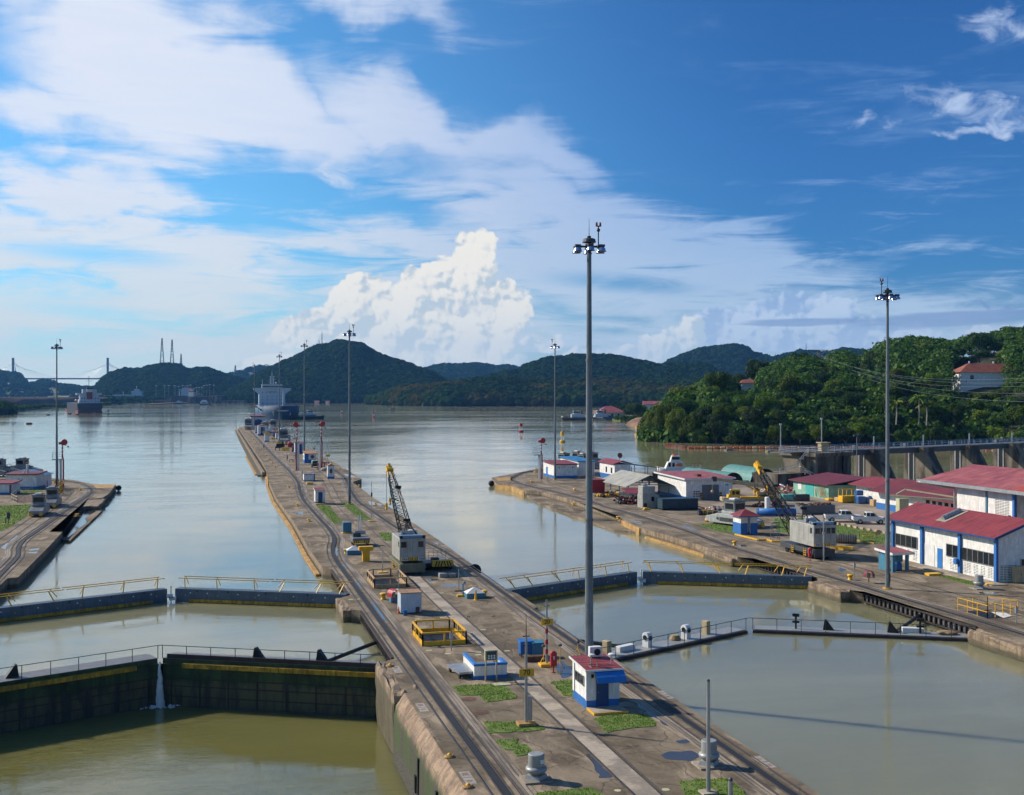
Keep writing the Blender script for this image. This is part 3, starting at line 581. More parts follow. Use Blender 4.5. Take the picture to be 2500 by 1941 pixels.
def low_gate(label,hinge,mitre,flip,dz,zb,kit,facemat,near):
    a,L,ang=leaf_frame(hinge,mitre); t=thing('lock_gate',label,'lock gate',(a.x,a.y,0),ang); f=1 if flip else -1
    y0,y1=(0,2.0) if f<0 else (-2.0,0); face=.0
    MB().box(.1,L-.05,y0,y1,zb,dz).build('gate_leaf',facemat,t)
    up=-f; r=MB()
    r.bar((0,up*.06,dz+1.0),(L+.3,up*.06,dz+1.0),.045)
    n=9
    for i in range(n+1): r.bar((L*i/n,up*.06,dz),(L*i/n,up*.06,dz+1.0),.045)
    r.build('handrail','black_steel' if near else 'dark_grey',t)
    if near:
        m=MB(); k=14
        for i in range(k):
            x=.5+(L-2.3)*i/k; m.box(x,x+(L-2.3)/k-.04,min(f*.02,f*.32),max(f*.02,f*.32),dz-.62,dz-.28)
        m.build('fender_strip','dirty_yellow',t); MB().box(.1,L-.05,y0+.02,y1-.02,dz,dz+.03).build('deck_plate','mid_grey',t)
        m=MB(); m.box(.1,L-.4,min(0,up*.12),max(0,up*.12),dz+.03,dz+.36) if flip else None
        if flip: m.build('splash_board','gate_brown',t)
        m=MB()
        for z in(dz-1.5,dz-2.1,dz-2.9): m.box(.4,L-.4,min(0,f*.05),max(0,f*.05),z-.03,z+.03)
        for i in range(8): x=.8+i*(L-1.6)/7; m.box(x-.04,x+.04,min(0,f*.06),max(0,f*.06),zb,dz-1.5)
        m.build('stiffener','gate_brown',t)
    else:
        MB().box(.05,L,min(f*.02,f*.14),max(f*.02,f*.14),-1.6,dz-.06).build('side_plate','gate_brown',t)
        MB().box(.2,L-.2,min(up*.1,up*1.8),max(up*.1,up*1.8),dz,dz+.03).build('deck_plate','vent_grey',t)
    for kind,x,y in kit:
        X=x*L; Y=up*y
        if kind=='roller':
            m=MB(); m.cbox((X,Y,dz+.35),(.5,.7,.75)); m.cyl((X-.28,Y,dz+.85),(X+.28,Y,dz+.85),.36,n=14); m.build('winch_housing','white_paint',t,bevel=.03)
            m=MB(); m.cyl((X+f*.0-.33,Y-.0,dz+.8),(X+.33,Y,dz+.8),.20,n=12); m.cyl((X,Y-.4,dz+.75),(X,Y+.4,dz+.75),.2,n=12); m.build('winch_wheel','black_steel',t)
        elif kind=='post': MB().box(X-.25,X+.25,Y-.3,Y+.3,dz,dz+1.15).build('gate_post','tan_paint',t,bevel=.03)
        elif kind=='box': MB().box(X-.9,X+.9,Y-.3,Y+.3,dz,dz+.45).build('machine_cover','white_paint',t,bevel=.03)
        elif kind=='coil':
            m=MB(); 
            for q in range(4): m.lathe([(.45-.05*q,.0),(.5-.05*q,.06),(.45-.05*q,.12)],(X,Y,dz+.05+q*.09),12)
            m.build('rope_coil','old_timber',t)
        elif kind=='horn': m=MB(); m.add([(X-.5,Y-.2,dz),(X+.5,Y-.2,dz),(X+.35,Y-.2,dz+.95),(X+.2,Y-.2,dz+.95),(X-.5,Y+.2,dz),(X+.5,Y+.2,dz),(X+.35,Y+.2,dz+.95),(X+.2,Y+.2,dz+.95)],[(0,1,2,3),(7,6,5,4),(0,4,5,1),(1,5,6,2),(2,6,7,3),(3,7,4,0)]).build('hinge_horn','black_steel',t)
        elif kind=='tee': m=MB(); m.box(X-.08,X+.08,Y-.08,Y+.08,dz,dz+1.3); m.box(X-.3,X+.3,Y-.1,Y+.1,dz+1.1,dz+1.35); m.box(X-.3,X+.3,Y-.1,Y+.1,dz+.55,dz+.72); m.build('signal_bracket','black_steel',t)
        elif kind=='sack': m=MB(); m.sph((X,Y,dz+.15),.6,8,.35,1.5); m.build('canvas_pile','old_timber',t)
    return t
low_gate('near gate leaf with streaked green face and brown splash board, right of the leak',(12.6,86.2),(-3.85,94.1),True,-.8,-9,[('horn',.58,1.0),('horn',.30,1.2)],'gate_steel_wet',True)
low_gate('near left gate leaf with streaked green face reaching the left picture edge',(-20.8,86.2),(-4.15,94.1),False,-.8,-9,[('horn',.42,1.0)],'gate_steel_wet',True)
low_gate('low gate leaf with white winches reaching from the centre wall into the right chamber',(28.9,84.8),(45.5,93),False,-.92,-3,[('post',.12,1.2),('box',.24,1.3),('roller',.37,1.1),('coil',.57,1.3),('roller',.63,1.1),('post',.78,1.2)],'mid_grey',False)
low_gate('low dark gate leaf with thin railing reaching from the right wall into the chamber',(62.9,84.8),(46.1,93),True,-.92,-3,[('tee',.80,1.0),('horn',.65,1.0),('horn',.36,1.0),('tee',.24,1.0),('sack',.12,1.2),('box',.27,1.4)],'mid_grey',False)
for p,q,l in(((13.3,95,-.6),(8.5,89.5,-.75),'near left gate'),((28.4,92,-.6),(33,88.2,-.8),'winch gate in the right chamber'),((63.2,93.5,-.6),(57.5,88.5,-.8),'low dark gate at the right')):
    solo('gate_strut',MB().cyl(p,q,.16,.16,8),'black_steel','black operating strut pushing the %s'%l,'strut')
m=MB()
for i in range(26):
    z=-1.0-i*.13; r_=.10+.018*i; m.sph((random.uniform(-.05,.05),random.uniform(-.05,.05),z),r_*.8,5,1.5,.8,.8)
for i in range(60):
    a=random.uniform(0,6.28); d=random.uniform(.1,1.3); m.sph((d*math.cos(a)*1.2,-.25+d*math.sin(a)*.5,LOW+.05),random.uniform(.04,.13),4,.5)
w_=solo('leaking_water',m,'white_paint','white jet of water leaking between the two near gate leaves','water jet',(-4.0,93.6,0)); w_['kind']='stuff'; 
if 'category' in w_: pass

# ------------------------------------------------------------------ high mast lights
def mast(label,x,y,h,r0=.42,r1=.2,ant=1,base=True):
    r0*=.60; r1*=.62; K=.47
    t=thing('high_mast_light',label,'lamp mast',(x,y,0),group='high mast floodlights along the locks')
    m=MB()
    zs=[0,h*.36,h*.36,h*.72,h*.72,h-1.2]; rs=[r0,r0-(r0-r1)*.33,r0-(r0-r1)*.42,r0-(r0-r1)*.68,r0-(r0-r1)*.77,r1]
    m.lathe(list(zip(rs,zs)),n=12); m.build('pole','pole_grey',t)
    MB().lathe([(r0+.2,0),(r0+.2,.12)],n=12).build('base_flange','yellow_paint' if base else 'mid_grey',t)
    def S(mb): mb.v=[(x_*K,y_*K,h+(z_-h)*K) for x_,y_,z_ in mb.v]; return mb
    S(MB().lathe([(.62,0),(1.0,.02),(1.0,.15),(.92,.55),(.7,.65),(.1,.7)],(0,0,h-1.0),16)).build('top_cap','dark_grey',t)
    m=MB(); 
    for k in range(6):
        a=k*math.pi/3+.3; m.bar((0,0,h-1.55),(2.0*math.cos(a),2.0*math.sin(a),h-1.55),.16)
    m.lathe([(.5,0),(.62,.1),(.62,.5),(.5,.55)],(0,0,h-1.75),10); m.cyl((0,0,h-3),(0,0,h),.3,n=8); S(m).build('lamp_ring','black_steel',t)
    for k in range(6):
        a=k*math.pi/3+.3; cx,cy_=2.05*math.cos(a),2.05*math.sin(a)
        o=S(MB().lathe([(.62,0),(.60,.05),(.50,.42),(.34,.62),(.1,.68)],(cx,cy_,h-2.35),14)).build('floodlight','chrome',t,smooth=True)
        S(MB().box(cx-.42,cx+.42,cy_-.26,cy_+.26,h-1.70,h-1.36)).build('ballast_box','dark_grey',o)
        S(MB().lathe([(.67,0),(.67,.06)],(cx,cy_,h-2.41),14)).build('lamp_rim','black_steel',o)
    S(MB().cyl((0,0,h-.35),(0,0,h+2.6),.06,.02,6)).build('lightning_rod','black_steel',t)
    ax=1.45*ant; m=MB(); m.cyl((ax,0,h-1.6),(ax,0,h+1.6),.09,.09,6); m.sph((ax,0,h+.95),.28,6); m.bar((ax-.3,0,h+1.5),(ax+.3,0,h+1.5),.1); S(m).build('beacon_post','black_steel',t)
    for s_ in(-.28,.28): S(MB().cyl((ax+s_,0,h+1.5),(ax+s_,0,h+2.1),.2,.15,8)).build('beacon_lamp','maroon',t)
    MB().box(-.12,.12,-r0-.1,-r0+.02,.7,1.6).build('access_hatch','dark_grey',t)
    m=MB(); [m.lathe([(r0-(r0-r1)*f+.05,-.06),(r0-(r0-r1)*f+.05,.06)],(0,0,h*f),12) for f in(.36,.72)]; m.build('joint_collar','mid_grey',t)
    return t
mast('tall grey floodlight mast rising behind the blue and white kiosk, the biggest in view',25.4,76.4,30.9,.52,.26,1)
mast('grey floodlight mast by the right lock wall in front of the big white workshop',66.5,103.9,30.6,.42,.2,-1)
mast('grey floodlight mast with yellow foot beside the far grass strips of the centre wall',23.6,206.4,31.2,.42,.2,1)
mast('grey floodlight mast behind the small blue and white cabin with orange roof',*at_depth(743,352),35,.42,.2,1)
mast('grey floodlight mast in front of the bow of the blue ship',*at_depth(682,440),34.5,.42,.2,1)
mast('farthest grey floodlight mast near the house at the tip of the centre wall',*at_depth(621,610),34.8,.42,.2,-1)
mast('grey floodlight mast at the tip of the left lock wall',-31.7,257.6,30.2,.42,.2,1)
mast('grey floodlight mast in front of the small white house on the right lock wall tip',*at_depth(1355,263),31.2,.42,.2,-1)

# ------------------------------------------------------------------ things on the centre wall, near to far
def ragged(poly,step,amp):
    out=[]; n=len(poly)
    for i in range(n):
        a=Vector(poly[i]); b=Vector(poly[(i+1)%n]); d=b-a; L=d.length
        if L<1e-3: continue
        k=max(1,int(L/step)); nr=Vector((d.y,-d.x))/L
        for j in range(k):
            p=a+d*(j/k)+nr*random.uniform(-amp,amp)+d*(random.uniform(-.25,.25)/k); out.append((p.x,p.y))
    return out
def grass_patch(poly,name_i,z=.03,dens=60,h=.09):
    poly=ragged(poly,.45 if dens>50 else 1.2,.10 if dens>50 else .2)
    mb=MB().prism(poly,0,z); o=mb.build('grass','grass_soil'); 
    me=o.data; xs=[p[0] for p in poly]; ys=[p[1] for p in poly]
    def inside(x,y):
        c_=False; n=len(poly); j=n-1
        for i in range(n):
            if (poly[i][1]>y)!=(poly[j][1]>y) and x<(poly[j][0]-poly[i][0])*(y-poly[i][1])/(poly[j][1]-poly[i][1])+poly[i][0]: c_=not c_
            j=i
        return c_
    area=(max(xs)-min(xs))*(max(ys)-min(ys)); n=int(min(area*dens,16000)); vs=[];fs=[]
    for _ in range(n):
        x=random.uniform(min(xs)-.08,max(xs)+.08); y=random.uniform(min(ys)-.08,max(ys)+.08)
        if not inside(x,y) or math.sin(x*3.1+1.7*math.sin(y*2.3))*math.sin(y*2.7+1.3*math.sin(x*1.9))>.62+random.uniform(-.3,.3): continue
        a=random.uniform(0,6.28); s=random.uniform(.5,1.3)*h; w=s*.45; k=len(vs); lx,ly=random.uniform(-.5,.5)*s,random.uniform(-.5,.5)*s
        vs+=[(x-w*math.cos(a),y-w*math.sin(a),z),(x+w*math.cos(a),y+w*math.sin(a),z),(x+lx,y+ly,z+s)]; fs.append((k,k+1,k+2))
    bm=bmesh.new(); bm.from_mesh(me); me.materials.append(M('grass_blade')); bv=[bm.verts.new(v) for v in vs]
    for f in fs: q=bm.faces.new([bv[i] for i in f]); q.material_index=1
    bm.to_mesh(me); bm.free(); return tag(o,kind='stuff')
for P in ([M6(138,330),M6(590,310),M6(735,340),M6(840,460),M6(500,503),M6(430,430),M6(235,428)],
          [M6(470,712),M6(820,708),M6(900,730),M6(1160,765),M6(1100,800),M6(830,820),M6(540,835)],
          [M6(610,905),M6(850,893),M6(850,945),M6(930,955),M6(1015,1030),M6(930,1065),M6(830,1070),M6(790,1010),M6(690,1010)],
          [M6(1195,285),M6(1440,262),(22.75,71.9),M6(1440,442),M6(1340,430)],
          [M7(285,935),M7(350,903),M7(740,888),M7(850,955),M7(820,990),M7(560,1025),M7(410,1053)],
          [M6(1035,1470),M6(1640,1415),M6(1760,1489),M6(1850,1640),M6(1000,1640)],
          [M7(1020,1490),M7(1240,1468),M7(1490,1465),M7(1650,1600),M7(1660,1720),M7(1120,1720),M7(1090,1560)]):
    grass_patch(P,'',dens=110,h=.07)
for P in ([M3(560,1000),M3(730,1010),M3(905,1240),M3(790,1250)],[M3(880,962),M3(1030,965),M3(1290,1195),M3(1150,1195)],[M3(1370,1372),M3(1540,1368),M3(1590,1410),M3(1590,1480),M3(1480,1478)]):
    grass_patch(P,'',dens=40,h=.09)
def puddle(poly):  # water puddles, and one dark sheet painting the kiosk's shadow
    poly=ragged(poly,.5,.09); return poly_sheet('puddle',[tuple(v) for v in smoothline(list(poly)+[poly[0]],4)[:-1]],.006,'puddle_and_shadow_mat')
for P in ([M7(900,1245),M7(960,1218),M7(1180,1220),M7(1235,1262),M7(1150,1302),M7(920,1290)],[M7(1010,1125),M7(1110,1108),M7(1165,1120),M7(1130,1145),M7(1040,1142)],
          [M7(215,1235),M7(260,1240),M7(345,1330),M7(455,1440),M7(350,1452),M7(300,1390),M7(290,1330)],[M5(1690,745),M5(1760,710),M5(1870,800),M5(1850,880),M5(1760,893),M5(1700,830)],
          [M5(1040,790),M5(1110,800),M5(1180,860),M5(1100,870),M5(1060,845)],[M4(660,1060),M4(700,1080),M4(860,1300),M4(800,1270),M4(720,1170)],[M4(480,810),M4(510,830),M4(540,890),M4(490,850)],
          [M4(315,615),M4(350,630),M4(380,675),M4(340,650)],[M4(235,420),M4(262,440),M4(265,530),M4(230,500)],[M4(1300,785),M4(1350,790),M4(1470,795),M4(1360,825)],[M4(1480,865),M4(1700,850),M4(1800,880),M4(1500,885)],
          [M3(1235,955),M3(1300,950),M3(1430,990),M3(1420,1010),M3(1280,1000)],[M3(890,580),M3(1000,590),M3(1090,630),M3(1030,635)],[M3(260,1100),M3(370,1085),M3(390,1115),M3(300,1120)],[M3(2080,1500),M3(2184,1500),M3(2184,1535),M3(2120,1520)],
          [L1(80,1100),L1(170,1045),L1(215,1070),L1(180,1100)],[L1(0,1170),L1(60,1125),L1(130,1135),L1(60,1195)],[L1(300,1190),L1(410,1180),L1(400,1200),L1(310,1205)],[L1(285,1225),L1(390,1213),L1(380,1235),L1(300,1235)],
          [K2(330,1160),K2(450,1160),K2(480,1175),K2(380,1180)],[K2(390,1185),K2(520,1180),K2(480,1195),K2(410,1197)],[K2(940,1190),K2(1100,1230),K2(1240,1285),K2(1090,1255)],[K2(1740,1475),K2(1860,1480),K2(1880,1500),K2(1760,1500)],
          [K5(0,900),K5(90,930),K5(0,945)],[K5(1640,1190),K5(1780,1185),K5(1890,1200),K5(1800,1215),K5(1680,1212)],
          [M7(620,760),M7(700,770),M7(1000,1000),M7(930,985),M7(760,870)]):  # this outline is the kiosk's cast shadow, painted as a dark sheet
    puddle(P)
# painted discs, plates, drain covers let into the paving
def disc(pt,r,mat,label,n=20,z=.006): solo('cover_plate',MB().lathe([(r,0),(r,z)],n=n),mat,label,'cover plate',(pt[0],pt[1],.002))
disc(M6(1238,575),.42,'cream','farthest of the three pale yellow discs on the light paving strip')
disc(M6(1450,752),.45,'cream','middle one of the three pale yellow discs on the light paving strip')
disc(M6(1927,1212),.45,'cream','nearest of the three large pale yellow discs on the light paving strip')
disc(M6(1913,1441),.18,'cream','small pale yellow disc left of the strip at the bottom edge'); disc(M7(930,1557),.2,'cream','small pale yellow disc right of the strip at the bottom edge')
disc(M7(578,798),.5,'light_concrete','round concrete cover beside the kiosk'); disc(M6(325,467),.5,'rust','grassy round manhole cut into the largest grass patch'); disc(M6(455,607),.55,'rust','rusty round manhole left of the number 70 post')
m=MB()
for k,(x,y) in enumerate([(335,602),(540,637),(482,254),(213,268),(760,243),(1028,237),(915,380),(863,622),(1172,608),(1070,650)]):
    p=M5(x,y); m.box(p[0]-.22,p[0]+.22,p[1]-.16,p[1]+.16,.002,.008)
for x,y in [(1490,958),(1810,1240),(2105,1232),(800,955),(420,1035),(500,1032),(1930,1690)]:
    p=M4(x,y); m.box(p[0]-.22,p[0]+.22,p[1]-.16,p[1]+.16,.002,.008)
tag(m.build('paving_marks','cream'),kind='structure')
pl=M6(675,312); solo('cover_plate',MB().box(-.6,.6,-.35,.35,0,.06),'cream','square cream cover at the corner of the largest grass patch','cover plate',pl)
def markplate(pt,a,b_,label,rz=R(90)):
    t=thing('distance_marker',label,'painted marker',pt,rz)
    MB().box(-1.0,-.04,-.28,.28,.001,.009).build('panel','stone_pale',t); MB().box(.04,1.0,-.28,.28,.001,.009).build('panel','stone_pale',t)
    text('number',a,.45,'maroon',t,(-.52,0,.010),(0,0,0),.001); text('number',b_,.45,'maroon',t,(.52,0,.010),(0,0,0),.001)
markplate(M6(315,1305),'0','30','white distance marker on the wall edge at the bottom of the picture',R(90)); markplate((12.85,72.2),'0','60','white distance marker on the left edge of the centre wall below the large grass patch',R(90))
markplate(M7(918,715),'0','30','white distance marker on the right edge of the centre wall near the kiosk',R(-90)); markplate(M7(1800,1312),'0','70','white distance marker on the right edge of the centre wall at the lower right',R(-90))
markplate((12.85,82.5),'0','40','white marker next to the yellow fairlead at the near left gate',R(90))
def fairlead(pt,label,z=0,s=.72,rz=0):
    t=thing('fairlead',label,'fairlead',(pt[0],pt[1],z),rz); m=MB(); m.lathe([(.42*s,0),(.42*s,.05),(.30*s,.12)],n=14); m.build('plate','ochre_timber',t); MB().sph((0,0,.14*s),.17*s,8).build('knob','yellow_paint',t); return t
fairlead((12.55,62.0),'yellow fairlead in the notch of the left wall edge'); fairlead((12.5,83.6),'yellow fairlead at the tip beside the near left gate'); fairlead((12.5,57.0),'ochre stained fairlead near the bottom left edge of the centre wall')

def kiosk():
    x0,x1,y0,y1,h=22.85,24.95,69.15,71.95,2.52
    t=thing('guard_kiosk','white and blue kiosk with red roof and blue awning in the foreground','kiosk',(x0,y0,0)); W_,L_=x1-x0,y1-y0
    MB().box(0,W_,0,L_,.0,h).build('wall','white_wall',t)
    m=MB(); m.box(-.03,W_+.03,-.03,.0,0,.55); m.box(-.03,0,0,L_,0,.55); m.box(W_,W_+.03,0,L_,0,.55); m.build('base_band','blue_band',t)
    m=MB(); m.box(-.06,.55,-.06,-.03,.55,h-.02); m.box(W_-.38,W_+.05,-.06,-.03,.55,h-.02); m.box(-.07,-.03,-.05,.12,.55,h); m.box(-.07,-.03,L_-.3,L_,.55,h); m.build('corner_pilaster','white_wall',t)
    r=MB(); r.slab([(-.22,-.35,h+.02),(W_+.25,-.35,h+.02),(W_+.25,L_+.35,h+.16),(-.22,L_+.35,h+.16)],.12); rf=r.build('roof','white_paint',t)
    MB().slab([(-.17,-.30,h+.035),(W_+.2,-.30,h+.035),(W_+.2,L_+.3,h+.175),(-.17,L_+.3,h+.175)],.012).build('roof_felt','roof_red',rf)
    d=MB().box(.62,1.42,-.075,-.03,.1,2.05).build('door','navy',t); MB().sph((.72,-.1,1.05),.03,6).build('door_knob','galv',d)
    w=MB().box(-.05,-.015,.55,2.25,1.35,1.95).build('window','glass_dark',t)
    m=MB(); [m.box(-.07,-.03,y-.02,y+.02,1.33,1.97) for y in(.55,1.2,1.7,2.25)]; m.box(-.07,-.03,.53,2.27,1.33,1.37); m.box(-.07,-.03,.53,2.27,1.93,1.97); m.build('window_frame','galv',w)
    a=MB(); n=6; prof=[]
    for i in range(n+1):
        q=i/n*math.pi/2; prof.append((-.08-.85*math.sin(q)*1.0, 2.42-.62*(1-math.cos(q))))
    prof=[(-.08,2.44),(-.45,2.36),(-.75,2.14),(-.92,1.80),(-.89,1.79),(-.70,2.10),(-.42,2.30),(-.08,2.37)]
    a.extr(prof,.42,W_+.22,'x'); a.add([(.42,-.08,2.4),(.42,-.92,1.79),(.42,-.5,2.2)],[(0,1,2)]); a.build('awning','bright_blue',t)
    MB().box(.25,.38,-.2,-.06,2.0,2.2).build('wall_lamp','black_steel',t)
    ac=MB().box(.95,1.75,L_-.55,L_-.15,h+.2,h+.85).build('air_conditioner','white_paint',t,bevel=.02)
    m=MB(); m.cyl((1.45,L_-.57,h+.52),(1.45,L_-.55,h+.52),.22,n=16); m.build('fan_grille','black_steel',ac)
    for x,y in((.45,.5),(1.75,.35),(.75,.2)):
        big=x!=.75; a_=MB().cyl((x,y,h+.1),(x,y,h+(.75 if big else .5)),.045,.045,8).build('antenna_post','galv',t)
        if big: MB().lathe([(.1,0),(.22,.03),(.2,.1),(.05,.14)],(x,y,h+.72),12).build('antenna_dome','white_paint',a_)
    MB().tube([(.3,-.1,h+.1),(.2,.3,h+.15),(.5,.45,h+.2),(1.2,.3,h+.12),(1.8,.35,h+.12)],.02,5).build('cable','black_steel',t)
    MB().box(-.02,W_+.12,-1.5,-.05,0,.14).build('step','light_concrete',t)
    m=MB(); m.box(-.03,W_+.13,-1.52,-1.5,0,.15); m.box(-.045,-.02,-1.5,-.05,0,.15); m.build('step_edge','yellow_paint',t)
kiosk()
def numpost(x,y,h,zs,s,label,w=.92,stripe=False,spire=True,sign=True):
    t=thing('number_post',label,'post',(x,y,0))
    MB().box(-.55,.55,-.4,.4,0,.22).build('footing','ochre_timber' if not stripe else 'yellow_paint',t,bevel=.03)
    MB().cyl((0,0,.2),(0,0,h*.8),.10,.075,10).build('pole','galv',t)
    m=MB(); m.cyl((0,0,h*.8),(0,0,h),.03,.012,6)
    for z in(h*.72,h*.80): m.bar((-.22,0,z),(.22,0,z),.05)
    m.build('spire','black_steel',t)
    if sign:
        b=MB().box(-w/2,w/2,-.13,-.10,zs-.235,zs+.235).build('sign_board','yellow_paint',t)
        if s: text('sign_number',s,.44,'black_steel',b,(0,-.135,zs))
    if stripe:
        m=MB(); [m.cyl((0,0,z),(0,0,z+.35),.115,.112,10) for z in(.9,1.6,2.4)]; m.build('red_band','red_paint',t)
    return t
p=numpost(18.2,66.7,6.7,3.2,'70','grey post with yellow sign reading 70 on an orange footing')
MB().box(.12,.35,-.12,.12,.3,1.75).build('meter_cabinet','galv',p)
numpost(23.6,80.8,6.1,3.25,'20','grey and red banded post with yellow sign reading 20 behind the blue bins',.9,True)
t=thing('plain_post','grey steel post standing in the grass at the bottom, right of the kiosk','post',(23.9,53.1,0)); MB().cyl((0,0,0),(0,0,5.6),.115,.085,12).build('pole','galv',t); MB().sph((0,0,5.62),.09,6).build('cap','dark_grey',t); MB().box(-.4,.4,-.35,.35,0,.12).build('footing','light_concrete',t)
t=thing('plain_post','short grey post cut by the bottom edge beside the tall one','post',(24.3,51.4,0)); MB().cyl((0,0,0),(0,0,1.2),.12,.11,12).build('pole','galv',t); MB().sph((0,0,1.2),.12,6).build('cap','dark_grey',t)
def roof_fan(label,x,y):
    t=thing('ventilator',label,'ventilator',(x,y,0)); MB().box(-.75,.75,-.65,.65,0,.1).build('slab','light_concrete',t)
    MB().lathe([(.62,.1),(.55,.3),(.40,.34)],n=4).build('curb','vent_grey',t)
    MB().lathe([(.36,.32),(.36,.42),(.50,.46),(.56,.55),(.55,.66),(.44,.74)],n=24).build('skirt','vent_grey',t,smooth=True); MB().lathe([(.42,.72),(.42,1.35),(.38,1.38)],n=24).build('drum','vent_grey',t)
    return t
f1=roof_fan('squat grey mushroom ventilator on the paving at the bottom centre',*M6(1045,1330)); MB().box(.1,.3,-.435,-.42,.95,1.15).build('sticker','paper',f1)
roof_fan('squat grey mushroom ventilator behind the steel post at the bottom right',*M7(1315,1345)); roof_fan('squat grey mushroom ventilator in front of the white workshop',*K5(1650,1150))
def lowwall():
    t=thing('stair_wall','low white wall with blue coping guarding a stairwell','low wall',M5(820,915)); 
    parts=[(0,2.35,0,.22),(0,.22,.22,3.6),(2.13,2.35,.22,1.6)]
    a,b_,c_=MB(),MB(),MB()
    for x0,x1,y0,y1 in parts: a.box(x0,x1,y0,y1,.24,.92); b_.box(x0-.03,x1+.03,y0-.03,y1+.03,0,.24); c_.box(x0-.05,x1+.05,y0-.05,y1+.05,.92,1.08)
    a.build('wall','white_wall',t); b_.build('base_band','blue_band',t); c_.build('coping','bright_blue',t,bevel=.03)
lowwall()
pt=M5(1000,930); t=thing('instrument_stand','cream control panel on two legs beside the low white wall','control panel',pt); MB().box(-.45,.45,-.1,.12,1.45,2.15).build('cabinet','cream',t,bevel=.02); MB().box(-.35,.35,-.13,-.1,1.5,2.08).build('dial_panel','dark_grey',t)
m=MB(); [m.cyl((x,-.16,z),(x,-.13,z),.07,n=10) for x in(-.2,0,.2) for z in(1.62,1.78)]; m.build('dial','paper',t); m=MB(); [m.bar((x,0,0),(x*.9,0,1.45),.08) for x in(-.4,.4)]; m.build('leg','tan_paint',t)
pt=M5(700,860); t=thing('flat_trolley','low flat steel trolley left of the low white wall','trolley',pt,R(8)); MB().box(-.75,.75,-1.3,1.3,.35,.5).build('platform','galv',t); m=MB(); [m.cyl((x-.06,y,.17),(x+.06,y,.17),.17,n=10) for x in(-.6,.6) for y in(-1,1)]; m.build('wheel','black_steel',t); MB().bar((.4,-1,.55),(.7,.4,.6),.08).build('jack_handle','yellow_paint',t)
def bin_(label,pt,w,d,h,mat,lid,rz=0):
    t=thing('storage_bin',label,'bin',pt,rz); MB().box(-w/2,w/2,-d/2,d/2,.22,h).build('body',mat,t,bevel=.03); MB().slab([(-w/2-.03,-d/2-.04,h+.06),(w/2+.03,-d/2-.04,h+.06),(w/2+.03,d/2+.03,h+.12),(-w/2-.03,d/2+.03,h+.12)],.06).build('lid',lid,t)
    m=MB(); [m.cyl((x-.03,y,.11),(x+.03,y,.11),.11,n=8) for x in(-w/2+.12,w/2-.12) for y in(-d/2+.12,d/2-.12)]; m.build('castor','black_steel',t)
bin_('bright blue wheeled bin behind the number 70 post',M5(1365,665),.95,.8,1.15,'bin_blue','bright_blue'); bin_('teal blue wheeled bin next to the bright blue one',M5(1488,665),.9,.85,1.05,'teal_blue','teal_blue')
solo('scrap_crate',MB().box(-.75,.75,-.3,.3,0,.4),'rust','dark rusty crate in front of the blue bins','crate',M5(1465,715),bevel=.04)
def hosebox(label,pt,rz=0):
    t=thing('fire_hose_box',label,'hose box',pt,rz); MB().cyl((0,0,0),(0,0,.5),.05,n=8).build('post','red_paint',t); MB().cyl((0,0,0),(0,0,.05),.14,n=10).build('foot','red_paint',t)
    prof=[(-.22,.5),(.22,.5),(.22,1.35)]+[(.22*math.cos(a),1.35+.22*math.sin(a)) for a in [k*math.pi/8 for k in range(1,8)]]+[(-.22,1.35)]
    MB().extr(prof,-.14,.14).build('box','red_paint',t); MB().box(-.04,.04,-.16,-.14,.95,1.2).build('label_plate','paper',t)
hosebox('red hose box with rounded top beside the number 20 post',M5(1665,840)); hosebox('red hose box in front of the grey rail crane on the right',K3(1243,1690)); hosebox('dark red hose box on a post on the far centre wall',MS(60,1400) if False else M2(1325,925))
def floodstand(label,pt,rz=0,h=1.6):
    t=thing('tripod_lamp',label,'lamp stand',pt,rz); MB().cyl((0,0,.3),(0,0,h),.03,n=6).build('pole','yellow_paint',t); m=MB(); [m.bar((0,0,.55),(.4*math.cos(a),.4*math.sin(a),0),.035) for a in(.3,2.4,4.5)]; m.build('tripod','yellow_paint',t); MB().lathe([(.16,0),(.14,.1),(.05,.16)],(0,0,h),12).build('lamp_head','dark_grey',t)
floodstand('yellow tripod lamp right of the red hose box',M5(1735,790)); floodstand('yellow tripod lamp left of the number 20 post',M5(1560,750),1,1.3); floodstand('thin pole lamp near the rack rail behind the kiosk',M5(1925,660),.5,1.0)
